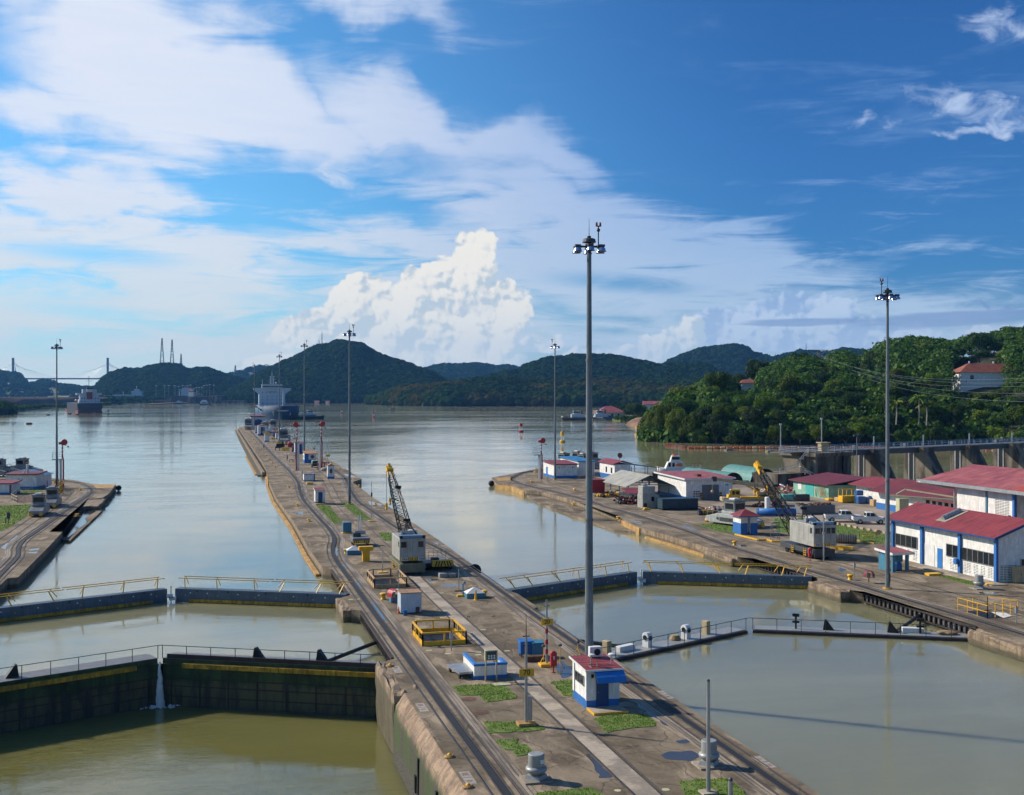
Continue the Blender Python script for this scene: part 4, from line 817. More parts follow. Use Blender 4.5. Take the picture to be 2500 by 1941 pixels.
def pit(label,x0,x1,y0,y1,mat,solid,rows=(.55,1.0),h=1.0,cut=.35):
    t=thing('pit_railing',label,'railing'); 
    pts=[(x0,y0,0),(x1,y0,0),(x1,y1-cut,0),(x1-cut,y1,0),(x0+cut,y1,0),(x0,y1-cut,0),(x0,y0,0)]
    m=MB()
    for a,b in zip(pts,pts[1:]):
        A=Vector(a);B=Vector(b); n=max(1,round((B-A).length/1.4))
        m.bar(A+Vector((0,0,h)),B+Vector((0,0,h)),.12)
        if not solid: m.bar(A+Vector((0,0,h*.5)),B+Vector((0,0,h*.5)),.06)
        for i in range(n+1): p=A.lerp(B,i/n); m.bar(p,p+Vector((0,0,h)),.11)
    m.build('guard_rail',mat,t)
    if solid:
        m=MB()
        for a,b in zip(pts,pts[1:]):
            A=Vector(a);B=Vector(b); d=(B-A).normalized(); nr=Vector((d.y,-d.x,0))*.03; m.add([A-nr,B-nr,B+nr,A+nr]+[q+Vector((0,0,solid)) for q in(A-nr,B-nr,B+nr,A+nr)],[(0,3,2,1),(4,5,6,7),(0,1,5,4),(1,2,6,5),(2,3,7,6),(3,0,4,7)])
        m.build('kick_board',mat,t)
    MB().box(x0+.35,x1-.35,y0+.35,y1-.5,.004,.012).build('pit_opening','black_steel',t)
    g_=MB(); [g_.box(x0+.4,x1-.4,y0+.5+i*.55,y0+.56+i*.55,.012,.03) for i in range(int((y1-y0-1.1)/.55))]; g_.build('grating','girder_rust',t)
    return t
pit('bright yellow railing round an open pit in the middle of the centre wall',16.0,19.5,89.6,94.6,'yellow_paint',.35)
q=M4(1608,1640); t=thing('alarm_post','small grey alarm post with a red lamp in front of the yellow pit railing','alarm post',q); MB().cyl((0,0,0),(0,0,.95),.045,n=8).build('post','galv',t); MB().box(-.12,.12,-.08,.08,.9,1.4).build('call_box','galv',t); MB().cyl((0,0,1.4),(0,0,1.52),.05,n=8).build('red_lamp','red_paint',t)
A_=M4(700,905);B_=M4(1085,895); pit('unpainted wooden railing round a pit left of the grey rail crane',A_[0],B_[0],A_[1],A_[1]+6.2,'wood',.38,cut=.7)
def cabinet():
    p=M4(1030,1210); t=thing('storage_cabinet','tall pale grey steel cabinet with rusty top on the left half of the centre wall','cabinet',p)
    MB().box(-.15,1.75,0,1.9,.12,1.85).build('body','ship_white',t,bevel=.02); MB().box(-.2,1.8,-.05,1.95,1.85,1.92).build('top_sheet','roof_rust',t); MB().box(-.15,1.75,.02,1.9,0,.12).build('plinth','dark_grey',t)
    MB().box(1.2,1.55,-.04,0,.05,.6).build('vent_panel','rust',t)
cabinet()
q=M4(1060,1225); t=thing('plastic_drum','small blue drum in front of the pale grey cabinet','drum',q); MB().cyl((0,0,0),(0,0,.45),.17,.18,14).build('body','bin_blue',t); MB().cyl((0,0,.45),(0,0,.5),.19,n=14).build('rim','blue_band',t)
solo('traffic_cone',MB().lathe([(.16,0),(.16,.04),(.11,.05),(.03,.62)],n=12),'cone_orange','dull orange cone left of the pale grey cabinet','cone',M4(985,1200))
def hutlid(label,pt,w,d,h,rz=0):
    t=thing('hatch_housing',label,'hatch housing',pt,rz); MB().box(-w/2,w/2,-d/2,d/2,0,h).build('box','teal_blue',t)
    MB().add([(-w/2-.06,-d/2-.06,h),(w/2+.06,-d/2-.06,h),(w/2+.06,d/2+.06,h),(-w/2-.06,d/2+.06,h),(0,0,h+w*.30)],[(0,3,2,1),(0,1,4),(1,2,4),(2,3,4),(3,0,4)]).build('lid','white_paint',t); return t
hutlid('teal box with white pyramid lid behind the red arch and grey cabinet',M4(975,1060),1.5,1.4,.8); hutlid('teal box with white pyramid lid beside the yellow cone, right half of the centre wall',M4(1880,1010),1.75,1.4,.5); hutlid('teal box with white pyramid lid left of the yellow tee stand',M4(455,500),1.75,1.3,.55)
def hood(label,pt,rz,s=1,mat='red_paint'):
    t=thing('phone_hood',label,'phone hood',pt,rz); r=.42*s; prof=[(r*math.cos(a),.75*s+r*math.sin(a)) for a in [math.pi*k/10 for k in range(11)]]+[(-r,.55*s),(-r+.03,.55*s)]+[((r-.03)*math.cos(a),.75*s+(r-.03)*math.sin(a)) for a in [math.pi*(10-k)/10 for k in range(11)]]+[(r-.03,.5*s),(r,.5*s)]
    MB().extr(prof,-.4*s,.45*s).build('hood',mat,t); MB().cyl((0,.1,0),(0,.1,.9*s),.05,n=8).build('post',mat,t); MB().box(-.15,.15,.0,.15,.45*s,.9*s).build('telephone','tan_paint',t)
hood('red arched phone hood left of the pale grey cabinet',M4(930,1080),R(20),1.15); hood('dark red arched phone hood near the right lock wall edge',K5(348,1080),R(-15),1.1,'maroon')
def bollard(label,pt,s=1,z=0): 
    return solo('mooring_bollard',MB().lathe([(.28*s,0),(.24*s,.06*s),(.19*s,.12*s),(.19*s,.36*s),(.30*s,.42*s),(.31*s,.5*s),(.24*s,.56*s)],n=14),'yellow_paint',label,'bollard',(pt[0],pt[1],z),smooth=True)
bollard('yellow bollard left of the red phone hood',M4(803,1035),1.1); bollard('yellow bollard behind the teal hatch at the right half of the centre wall',M4(1998,1000),1.1); bollard('small yellow bollard left of the teal hatch beside the tee stand',M4(362,490)); bollard('yellow bollard on the right lock wall beside the dark red phone hood',K5(125,1045),1.05); bollard('yellow bollard beside the puddle on the right lock wall',K2(1710,1480),1)
t=thing('tee_stand','bold yellow T shaped stand behind the wooden pit railing','stand',M4(598,580)); MB().box(-.42,.42,-.3,.3,0,1.25).build('stem','yellow_paint',t,bevel=.02); MB().box(-.85,.85,-.4,.4,1.25,1.75).build('crossbar','yellow_paint',t,bevel=.03)
t=thing('davit_stand','short blue crook post on a yellow base near the teal hatch','davit',M4(1735,1000)); MB().box(-.5,.5,-.2,.2,0,.18).build('base','yellow_paint',t); MB().tube([(.1,0,.1),(.1,0,1.25),(.2,0,1.42),(.3,0,1.4),(.32,0,1.2)],.07,8).build('crook','teal_blue',t)
solo('traffic_cone',MB().lathe([(.24,0),(.24,.04),(.15,.06),(.07,.95)],n=12),'yellow_paint','tall yellow cone in front of the teal hatch, right half of the centre wall','cone',M4(1898,1042))
def thinpost(label,pt,h,base='yellow_paint',box=False):
    t=thing('thin_post',label,'post',pt); MB().cyl((0,0,0),(0,0,h),.05,.035,8).build('pole','galv',t); MB().box(-.5,.5,-.3,.3,0,.12).build('footing',base,t)
    if box: MB().box(-.12,.12,-.1,.1,h*.62,h*.72).build('lamp','dark_grey',t)
    return t
thinpost('thin post with yellow footing behind the wooden pit railing',M4(795,720),2.6); thinpost('thin red capped post right of the concrete blocks',M4(1697,935),2.2,'worn_concrete'); thinpost('thin dark post with clamp on the far grass strip',M3(1295,1215),6.2,'yellow_paint',True); thinpost('thin pale rod at the right end of the wooden pit railing',M4(985,925),2.2,'worn_concrete')
m=MB(); m.box(0,.9,0,1.1,0,.45); m.box(1.0,1.8,-.1,.9,0,.4); solo('concrete_block',m,'stone_pale','pair of pale concrete blocks right of the grey rail crane','blocks',M4(1470,780),bevel=.04)
# ------------------------------------------------------------------ rail cranes
def lattice(m,A,B,wa,wb,bay=.9,side=None,th=.07):
    A=Vector(A);B=Vector(B); d=(B-A); L=d.length; d.normalize(); s=side or Vector((1,0,0)); s=(s-d*s.dot(d)).normalized(); u=d.cross(s)
    n=max(3,int(L/bay)); 
    def c(i,k):
        q=i/n; w=wa+(wb-wa)*q; w*=.5; sx,uy=((-1,-1),(1,-1),(1,1),(-1,1))[k]; return A+d*(L*q)+s*(w*sx)+u*(w*uy)
    for k in range(4): m.bar(c(0,k),c(n,k),th*1.5)
    for i in range(n):
        for k in range(4):
            k2=(k+1)%4
            m.bar(c(i,k),c(i+1,k2),th*.7) if (i+k)%2 else m.bar(c(i,k2),c(i+1,k),th*.7)
            if i%2==0: m.bar(c(i,k),c(i,k2),th*.6)
def railcrane(label,x,y,num,chm,len_,cab,boomA,boomB,headlen,deck,left_plain):
    # local origin: front left bottom corner of the chassis; +y away from the viewer
    t=thing('rail_crane',label,'crane',(x,y,0)); W_=2.9
    MB().box(0,W_,0,len_,.62,1.18).build('chassis',chm,t,bevel=.03)
    m=MB(); m.box(.1,W_-.1,-.12,0,.3,1.25); m.build('buffer_plate',chm,t)
    m=MB(); [m.cyl((sx,yy,.42),(sx+.12,yy,.42),.42,n=16) for sx in(.25,W_-.37) for yy in(1.2,2.3,len_-2.4,len_-1.3)]; m.build('wheel','black_steel',t)
    m=MB(); m.box(.45,W_-.45,.6,len_-.6,.3,.62); m.build('undercarriage','black_steel',t)
    st=MB(); 
    for z in(.35,.6,.85): st.box(-.12,.0,1.6,2.1,z,z+.04); st.box(-.12,0,len_-3.6,len_-3.1,z,z+.04)
    for yy in(1.6,2.1,len_-3.6,len_-3.1): st.box(-.13,-.09,yy-.02,yy+.02,.3,1.2)
    st.build('step_ladder','yellow_paint',t)
    x0,x1,y0,y1,z0,z1=cab
    MB().cyl((W_/2,(y0+y1)/2,1.15),(W_/2,(y0+y1)/2,z0),1.1,n=20).build('turntable','black_steel',t)
    b=MB().box(x0,x1,y0,y1,z0,z1).build('cab_body','crane_grey',t,bevel=.06)
    MB().box(x0+.1,x1-.1,y0+.05,y0+1.0,z1-.02,z1+.32).build('cab_visor','cab_blue',t,bevel=.08)
    m=MB(); m.box(x0+.02,x0+.35,y0-.03,y0+.3,z1,z1+.3); m.box(x1-.35,x1-.02,y0-.03,y0+.3,z1,z1+.3); m.build('headlamp_box','black_steel',t)
    w=MB(); ws=[(.06,.27),(.72,.92)] if left_plain else [(.06,.27),(.31,.5),(.55,.72),(.77,.93)]
    zz0,zz1=z0+(z1-z0)*.60,z0+(z1-z0)*.86
    for a,c_ in ws: w.box(x0+(x1-x0)*a,x0+(x1-x0)*c_,y0-.02,y0+.01,zz0,zz1)
    w.box(x0-.02,x0+.01,y0+.4,y0+.9,zz0,zz1); w.build('window','glass_dark',t,bevel=.015)
    m=MB(); [m.box(x0+(x1-x0)*f-.015,x0+(x1-x0)*f+.015,y0-.012,y0,z0+.45,z1-.1) for f in(.30,.50,.74)]; [m.box(x0-.012,x0,y-.015,y+.015,z0+.3,z1-.1) for y in(y0+1.2,y0+2.4,y0+3.6)]; m.build('panel_seam','mid_grey',t)
    MB().box(x0-.01,x1+.01,y0-.035,y0-.01,z0+.02,z0+.42).build('number_band','yellow_paint',t)
    m=MB()
    for i in range(9):
        f=.36+.035*i; 
        if i%2: continue
        k=1 if i>4 else -1; cx=x0+(x1-x0)*f; m.add([(cx,y0-.042,z0+.03),(cx+.07,y0-.042,z0+.03),(cx+.07+.12*k,y0-.042,z0+.41),(cx+.12*k,y0-.042,z0+.41)],[(0,1,2,3)])
    m.build('hazard_stripe','black_steel',t)
    for f in(.20,.86):
        pl=MB().box(x0+(x1-x0)*f-.42,x0+(x1-x0)*f+.36,y0-.05,y0-.036,z0+.04,z0+.40).build('number_plate','paper',t); text('crane_number',num,.36,'black_steel',pl,(x0+(x1-x0)*f-.03,y0-.055,z0+.22))
    m=MB(); m.cyl((W_/2-.7,(y0+y1)/2,z1+.28),(W_/2+.7,(y0+y1)/2,z1+.28),.26,n=14); m.cyl((x0+.3,y0+1.3,z1),(x0+.3,y0+1.3,z1+.35),.2,n=12); m.cyl((x1-.4,y0+1.6,z1),(x1-.4,y0+1.6,z1+.3),.15,n=10); m.build('roof_cylinder','galv',t)
    MB().box(x1-1.1,x1-.2,y1-1.6,y1-.5,z1,z1+.45).build('roof_unit','white_paint',t)
    # boom
    m=MB(); A=Vector(boomA)-Vector((x,y,0)); B=Vector(boomB)-Vector((x,y,0)); d=(B-A).normalized()
    lattice(m,A,A+(B-A)*.52,1.25,1.05,.75,th=.075); lattice(m,A+(B-A)*.52,B,1.05,.62,.62,th=.07); bm_=m.build('boom','black_steel',t)
    h=MB(); h.cbox(B+d*headlen*.3,(.5,.5,headlen)); mm=B+d*headlen
    hd=MB(); 
    hd.bar(B-d*.2+Vector((.28,0,0)),mm+Vector((.22,0,.05)),.16,.5); hd.bar(B-d*.2-Vector((.28,0,0)),mm-Vector((.22,0,-.05)),.16,.5); hd.bar(B+d*headlen*.5+Vector((0,0,.25)),mm+Vector((0,0,.5)),.3); hd.cyl(mm-Vector((.35,0,0)),mm+Vector((.35,0,0)),.34,n=14); hd.cyl(B+d*headlen*.4+Vector((-.4,0,.35)),B+d*headlen*.4+Vector((.4,0,.35)),.25,n=12); hd.build('boom_head','yellow_paint',bm_)
    g=Vector((x1-x0,0,0)); top=Vector((W_/2+.3,y1-.8,z1+1.5)); m=MB(); m.bar(Vector((W_/2-.5,y0+2.2,z1)),top,.12); m.bar(Vector((W_/2+1.1,y0+2.2,z1)),top,.12); m.bar(top,Vector((W_/2+.4,y1-.2,z1)),.10); m.cyl(top-Vector((.4,0,0)),top+Vector((.4,0,0)),.16,n=10); m.build('gantry_frame','black_steel',t)
    m=MB(); br=A+(B-A)*.62+Vector((.2,0,1.1)); m.cbox(br,(.7,.35,.35)); [m.cyl(top+Vector((o,0,0)),br+Vector((o,0,0)),.022,n=4) for o in(-.2,0,.2)]; [m.cyl(br+Vector((o,0,0)),mm+Vector((o*.6,0,.2)),.022,n=4) for o in(-.2,.2)]; m.cyl(mm+Vector((0,0,.3)),A+Vector((0,-.4,1.0)),.02,n=4); m.build('pendant_rope','black_steel',t)
    for o,l,nm in((-.3,4.2 if left_plain else 3.3,'hook_rope'),(.15,3.6,'hook_rope')):
        s=mm+Vector((o,0,-.1)); e=s-Vector((0,0,l)); r=MB().cyl(s,e,.025,n=5).build(nm,'black_steel',t)
        k=MB(); k.box(e.x-.14,e.x+.14,e.y-.1,e.y+.1,e.z-.5,e.z); k.lathe([(.05,-.9),(.16,-.75),(.14,-.6),(.05,-.5)],(e.x,e.y,e.z),8); k.build('hook_block','yellow_paint',r,bevel=.03)
    return t
railcrane('grey rail crane number 5006 with black lattice boom on the centre wall',19.7,124.7,'5006','olive_grey',7.6,(.15,3.05,.9,6.6,1.42,3.9),(21.4,130.6,3.9),(21.05,140.0,9.85),1.5,1.5,True)
railcrane('grey rail crane number 5007 with long black boom in the right yard',69.3,123.9,'5007','dark_grey',8.3,(.25,3.3,.3,6.3,1.5,4.1),(70.6,130.6,2.6),(73.0,144.6,8.9),2.4,1.5,False)

# flat wagon and small machines by the crane
q=M4(1380,700); t=thing('spreader_beam','yellow and black striped machine beside crane number 5006','machine',q); MB().box(0,2.4,0,.7,.45,1.15).build('beam','yellow_paint',t,bevel=.04); m=MB(); [m.add([(x,-.012,.5),(x+.14,-.012,.5),(x+.14+s,-.012,1.1),(x+s,-.012,1.1)],[(0,1,2,3)]) for x,s in((.3,.2),(.62,.2),(.95,.2),(1.5,-.2),(1.8,-.2),(2.1,-.2))]; m.build('hazard_stripe','black_steel',t); m=MB(); m.box(-.6,2.6,.7,3.2,.3,.8); m.box(.2,1.0,1.0,2.0,.8,1.3); [m.cyl((x,yy,.3),(x+.15,yy,.3),.3,n=12) for x in(-.5,2.2) for yy in(.9,2.7)]; m.build('frame','black_steel',t)
m=MB(); m.rail([(.2,3.2,.8),(2.2,3.2,.8),(2.2,5.5,.8),(.2,5.5,.8)],1.0,1.0,.04); m.build('guard_rail','galv',t); MB().box(0,2.4,3.2,5.6,.3,.8).build('platform','mid_grey',t)
q=M3(1045,1560); t=thing('rail_trolley','small grey rail trolley with a white mast and striped bumper','rail trolley',q); MB().box(0,2.2,0,3.2,.5,1.1).build('body','mid_grey',t,bevel=.04); MB().box(.25,1.2,1.6,2.6,1.1,1.6).build('housing','dark_grey',t); MB().box(.05,2.15,-.03,0,.45,.8).build('bumper','yellow_paint',t); m=MB(); [m.add([(x,-.04,.47),(x+.1,-.04,.47),(x+.2,-.04,.78),(x+.1,-.04,.78)],[(0,1,2,3)]) for x in(.1,.35,.6,1.4,1.65,1.9)]; m.build('hazard_stripe','black_steel',t); m=MB(); [m.cyl((x,yy,.3),(x+.15,yy,.3),.3,n=12) for x in(.1,1.95) for yy in(.7,2.5)]; m.build('wheel','black_steel',t); m=MB(); m.box(.95,1.08,2.2,2.3,1.1,3.9); m.box(1.22,1.35,2.2,2.3,1.1,3.9); m.build('mast','white_paint',t); MB().box(.5,1.9,2.1,2.4,1.5,1.85).build('light_bar','galv',t)
q=M3(915,1380); t=thing('equipment_box','plain teal blue box on a yellow base on the centre wall','equipment box',q); MB().box(0,1.2,0,1.1,.12,1.55).build('body','teal_blue',t,bevel=.02); MB().box(-.15,1.45,-.4,.95,0,.12).build('base','yellow_paint',t)
def hut(label,x,y,w,d,h,roof,door=True,win=False,band='blue_band',gable=False,name='hut',rm='roof_red',dm='navy',body='white_wall'):
    t=thing(name,label,'hut',(x,y,0)); MB().box(0,w,0,d,0,h).build('wall',body,t); bh=h*.16
    m=MB(); m.box(-.02,w+.02,-.02,0,0,bh); m.box(-.02,0,0,d,0,bh); m.build('base_band',band,t)
    if gable: MB().add([(-.12,-.15,h),(w+.12,-.15,h),(w/2,-.15,h+.5),(-.12,d+.15,h),(w+.12,d+.15,h),(w/2,d+.15,h+.5)],[(0,1,2),(5,4,3),(0,2,5,3),(1,4,5,2),(0,3,4,1)]).build('roof',rm,t)
    else: r=MB().slab([(-.15,-.3,h+.06),(w+.15,-.3,h+.06),(w+.15,d+.25,h+.26),(-.15,d+.25,h+.26)],.12).build('roof','white_paint',t); MB().slab([(-.11,-.26,h+.075),(w+.11,-.26,h+.075),(w+.11,d+.2,h+.275),(-.11,d+.2,h+.275)],.012).build('roof_felt',rm,r)
    if door: MB().box(w*.3,w*.72,-.04,0,.05,h*.86).build('door',dm,t)
    if win: a=MB().box(w*.3,w*.7,-.04,0,h*.42,h*.75).build('window','maroon',t); MB().box(w*.48,w*.52,-.06,-.04,h*.42,h*.75).build('mullion','tan_paint',a)
    return t
q=M3(545,990); k=hut('small white cabin with maroon roof, navy door and yellow step beside the grass strip',q[0],q[1],1.75,2.6,2.5,'red'); MB().box(-.05,1.8,-1.0,-.02,0,.2).build('step','yellow_paint',k)
q=MS(1090,1215); hut('narrow white gabled booth with a maroon window on the far centre wall',q[0],q[1],1.55,1.5,3.0,'r',False,True,gable=True,rm='roof_rust')
q=MS(310,1300); t=thing('low_enclosure','low white enclosure with blue trim and open top on the far centre wall','enclosure',q); m=MB(); m.box(0,2.4,0,.2,.2,1.5); m.box(0,.2,0,4,.2,1.5); m.box(2.2,2.4,0,4,.2,1.5); m.build('wall','white_wall',t); m=MB(); m.box(-.03,2.43,-.03,.23,1.5,1.65); m.box(-.03,.23,0,4,1.5,1.65); m.box(2.17,2.43,0,4,1.5,1.65); m.box(-.03,2.43,-.03,.23,0,.2); m.build('blue_trim','blue_band',t); MB().box(-.3,-.15,3,3.2,0,2.2).build('post','navy',t)
q=MS(400,1410); solo('low_box',MB().box(0,1.3,0,1.2,0,.5),'yellow_paint','low yellow box behind the cabin with maroon roof','box',q,bevel=.05)
q=MS(345,690); t=thing('equipment_cabin','blue and white cabin with rusty orange roof and a round emblem','cabin',(q[0]-.2,q[1],0))
MB().box(0,3.2,0,6,0,2.6).build('wall','white_wall',t); m=MB(); m.box(-.03,3.23,-.03,0,0,1.0); m.box(-.03,0,0,6,0,.9); m.box(-.04,1.1,-.05,0,0,2.6); m.build('blue_panel','blue_band',t); MB().slab([(-.2,-.4,2.7),(3.5,-.4,2.7),(3.5,6.2,3.2),(-.2,6.2,3.2)],.12).build('roof','roof_rust',t); m=MB(); m.cyl((2.2,-.06,1.75),(2.2,-.03,1.75),.5,n=18); m.build('round_emblem','maroon',t); MB().cyl((2.2,-.07,1.75),(2.2,-.062,1.75),.3,n=18).build('emblem_centre','rust',t); MB().box(-.05,-.02,1.5,4.5,1.3,2.1).build('window','mint',t)
def sigmast(label,x,y,h,side=1,arrow=True,ladder=True):
    t=thing('signal_mast',label,'signal mast',(x,y,0)); MB().cyl((0,0,0),(0,0,h*.62),.28,.26,12).build('column','white_paint',t)
    m=MB(); m.tube([(.55*side,0,h*.0),(.55*side,0,h*.60),(.35*side,0,h*.68),(.35*side,0,h*.95)],.16,8); m.build('signal_pipe','red_paint',t)
    m=MB(); [m.cyl((.35*side,0,z),(.35*side,0,z+.35),.18,n=10) for z in(h*.72,h*.80,h*.88)]; m.build('white_band','white_paint',t)
    m=MB(); m.lathe([(.35,-.12),(.62,-.1),(.66,0),(.62,.1),(.35,.12)],(0,0,0),16); r=m.build('indicator_ring','red_paint',t); r.location=(.75*side,0,h*.98); r.rotation_euler=(R(90),0,0)
    MB().box(-.35,.35,-.15,.15,-.25,.25).build('indicator_box','red_paint',t).location=(.0,0,h*.96)
    m=MB(); m.bar((.3*side,0,h*.95),(1.5*side,0,h*.88),.08); m.sph((1.5*side,0,h*.88),.18,6); m.build('arm','black_steel',t)
    m=MB(); m.rail([(-1.6,-.6,h*.62),(.3,-.6,h*.62),(.3,.6,h*.62),(-1.6,.6,h*.62),(-1.6,-.6,h*.62)],1.4,1.0,.035,(1,.66,.33)); m.box(-1.6,.3,-.6,.6,h*.60,h*.62); m.build('platform','galv',t)
    if ladder: MB().rail([(-.45,-.3,0),(-.45,-.3,h*.6)],.0,1).bar((-.4,-.35,0),(-.4,-.35,h*.6),.05).build('ladder','galv',t)
    return t
def base_y(px,Y): return at_depth(px,Y)
q=M2(1620,1190); sigmast('red and white signal mast on the left of the far centre wall',q[0],q[1],12.0,-1)
q=MS(830,930); sigmast('red and white signal mast with orange guard on the right of the far centre wall',q[0],q[1],12.2,1)
t=thing('tubular_barrier','orange tubular guard round the foot of the right signal mast','guard',MS(780,930)); MB().rail([(0,0,0),(1.6,0,0),(1.6,1.6,0),(0,1.6,0),(0,0,0)],2.0,.8,.14).build('guard_rail','orange_paint',t)
q=L1(627,552); sigmast('red and white signal mast at the tip of the left lock wall',q[0],q[1],9.7,1)
q=K1(752,592); sigmast('red and white signal mast at the tip of the right lock wall',q[0],q[1],9.0,1)
def cart(label,pt,body,w=1.9,l=3.6,h=1.9,rz=0):
    t=thing('utility_cart',label,'cart',pt,rz); MB().box(0,w,0,l,.4,.9).build('body','black_steel',t); MB().box(.05,w-.05,.8,l-.6,.9,h).build('cab',body,t,bevel=.15); m=MB(); [m.cyl((x,y,.32),(x+.2,y,.32),.32,n=12) for x in(0,w-.2) for y in(.6,l-.7)]; m.build('wheel','rubber',t); MB().box(.15,w-.15,.78,.8,1.1,h-.15).build('windscreen','glass_dark',t)
cart('small green topped utility cart beside the orange guard',MS(575,850),'mint'); cart('small dark cart beside the red signal mast on the far centre wall',M2(1460,700),'cloth_dark')
q=M2(1005,660); t=thing('barrier_rack','black racks with a yellow box on the far centre wall','rack',q); m=MB(); m.box(0,2.8,0,.2,.9,1.5); m.box(.4,3.2,1.5,1.7,1.3,2.3); [m.box(x,x+.15,0,1.7,0,1.3) for x in(0,1.4,3.0)]; m.build('rack','black_steel',t); MB().box(2.2,3.6,-1.2,-.4,.2,1.1).build('tool_box','yellow_paint',t,bevel=.05)
q=M2(1370,960); t=thing('park_bench','dark table bench on the far centre wall','bench',q); MB().box(0,1.3,0,.8,.6,.72).build('top','dark_grey',t); m=MB(); [m.box(x,x+.12,.1,.7,0,.6) for x in(.05,1.1)]; m.build('leg','black_steel',t)
q=M2(1340,580); t=thing('red_skip','red box with orange load on the far centre wall','skip',q); MB().box(0,2.2,0,3,.2,1.5).build('body','red_paint',t,bevel=.1); MB().box(.2,1.8,.4,2.4,1.5,2.1).build('load','orange_paint',t,bevel=.2)
q=M2(1270,560); solo('folded_parasol',MB().lathe([(.05,0),(.05,.6),(.6,.7),(.35,1.8),(.05,2.4)],n=8),'pale_float','pink and white folded canvas on the far centre wall','parasol',q)
q=M2(1545,1150); t=thing('mooring_winch','yellow and rusty winch beside the left signal mast','winch',q); MB().cyl((0,0,.5),(.9,0,.5),.5,n=14).build('drum','yellow_paint',t); MB().box(.2,1.0,-.3,.3,0,.5).build('base','rust',t)
q=MS(880,950); solo('rock_pile',MB().sph((1.0,.5,.2),1.1,9,.65,1.2),'stone_pale','grey lump of stone between the orange guard and the gabled booth','rock',q)
for (x,y,w,d,h,l,kw) in [(1165,470,3.6,4,3.3,'white hut with maroon roof edge in the middle of the far centre wall',dict(rm='roof_maroon')),(720,425,1.9,2,3.2,'plain white and blue booth near the left rack rail of the far centre wall',dict(door=False)),(545,258,4.2,5,4.6,'white hut with orange peaked roof near the far mast',dict(gable=True,rm='roof_rust')),(470,185,3,3,3.2,'pale grey hut left of the orange peaked roof hut',dict(door=False,body='ship_white')),(1015,355,3.0,3,2.4,'low white booth with round maroon disc on the far centre wall',dict(door=False)),(1530,745,3.1,4,3.6,'pale booth with blue lower walls behind the left signal mast',dict(body='ship_white')),(845,190,2.0,3,3.4,'white booth with dark red top far along the centre wall',dict(door=False,rm='roof_maroon')),(955,300,2.6,3,2.6,'dark blue booth far along the centre wall',dict(body='navy',door=False))]:
    q=M2(x,y); hut(l,q[0],q[1],w,d,h,'r',**kw)
q=at_depth(640,664); t=thing('boathouse','pale house with dark arched doorway at the tip of the centre wall','house',(20.3,652,0)); MB().box(0,7.2,0,10,0,6.4).build('wall','ship_white',t); MB().slab([(-.6,-.6,7.0),(7.8,-.6,7.0),(7.8,11,7.3),(-.6,11,7.3)],.5).build('roof','roof_red',t)
pr=[(1.8,0),(6,0),(6,4)]+[(3.9+2.1*math.cos(a),4+1.1*math.sin(a)) for a in [math.pi*k/8 for k in range(1,8)]]+[(1.8,4)]; MB().extr(pr,-.2,0).build('doorway','navy',t)
m=MB(); m.cyl((.6,3,7),(.6,3,14.5),.1,n=6); m.cyl((6.6,3,7),(6.6,3,14.5),.1,n=6); m.build('roof_pole','dark_grey',t)
ar=thing('arrow_signal','large red and green arrow signal above the house at the tip','signal arrow',(24.4,651,11.2)); ar.rotation_euler=(0,R(32),0); ar.scale=(.62,1,.62)
MB().add([(-4.5,-.15,-.9),(-3.6,-.15,0),(-4.5,-.15,.9),(-2.4,-.15,.9),(-1.6,-.15,.35),(-1.6,-.15,-.35),(-2.4,-.15,-.9)],[tuple(range(7))]).add([(-4.5,.15,-.9),(-3.6,.15,0),(-4.5,.15,.9),(-2.4,.15,.9),(-1.6,.15,.35),(-1.6,.15,-.35),(-2.4,.15,-.9)],[tuple(range(7))]).build('arrow_tail','orange_paint',ar)
m=MB(); m.box(-1.6,1.8,-.15,.15,-.35,.35); m.extr([(1.8,-1.1),(4.4,0),(1.8,1.1)],-.15,.15); m.build('arrow_head','shrub_green' if 'shrub_green' in MATS else 'tug_black',ar)
m=MB(); m.bar((0,0,-5),(0,0,0),.3); bp=m.build('arrow_post','dark_grey',ar); bp.rotation_euler=(0,R(-32),0)
# far number posts with yellow boards (boards too small to read)
for k,(x,ys,yb,yt,w) in enumerate([(700,165,330,0,1.2),(815,215,450,-30,1.5),(955,335,490,230,1.2),(1120,440,640,300,1.3),(1312,605,930,480,1.3),(1030,100,230,-60,1.4),(1172,180,300,-60,1.4),(1330,272,420,60,1.4),(1520,330,520,150,1.0),(2045,705,890,385,1.2)]):
    q=M2(x,yb); Y=FPX*CAMH/((1040+yb/10.92)-HOR); zs=CAMH+(HOR-(1040+ys/10.92))*Y/FPX; zt=CAMH+(HOR-(1040+yt/10.92))*Y/FPX
    t=thing('number_post','thin post with small yellow board, %s'%['beside the orange peaked hut','beside the plain white and blue booth','left of the low white booth','left of the white hut with maroon edge','left of the dark table bench','near the right edge below the farthest mast','near the right edge below the fourth mast','near the right edge beyond the white hut','behind the left signal mast','right of the orange roofed cabin'][k],'post',q,0,'number posts along the far centre wall')
    MB().cyl((0,0,0),(0,0,max(zt,zs+1)),.09,.05,6).build('pole','galv',t); MB().box(-w*.6,w*.6,-.16,-.1,zs-.35,zs+.35).build('sign_board','yellow_paint',t); MB().box(-.2,.2,-.2,.2,zs+1.0,zs+1.4).build('lamp','dark_grey',t)
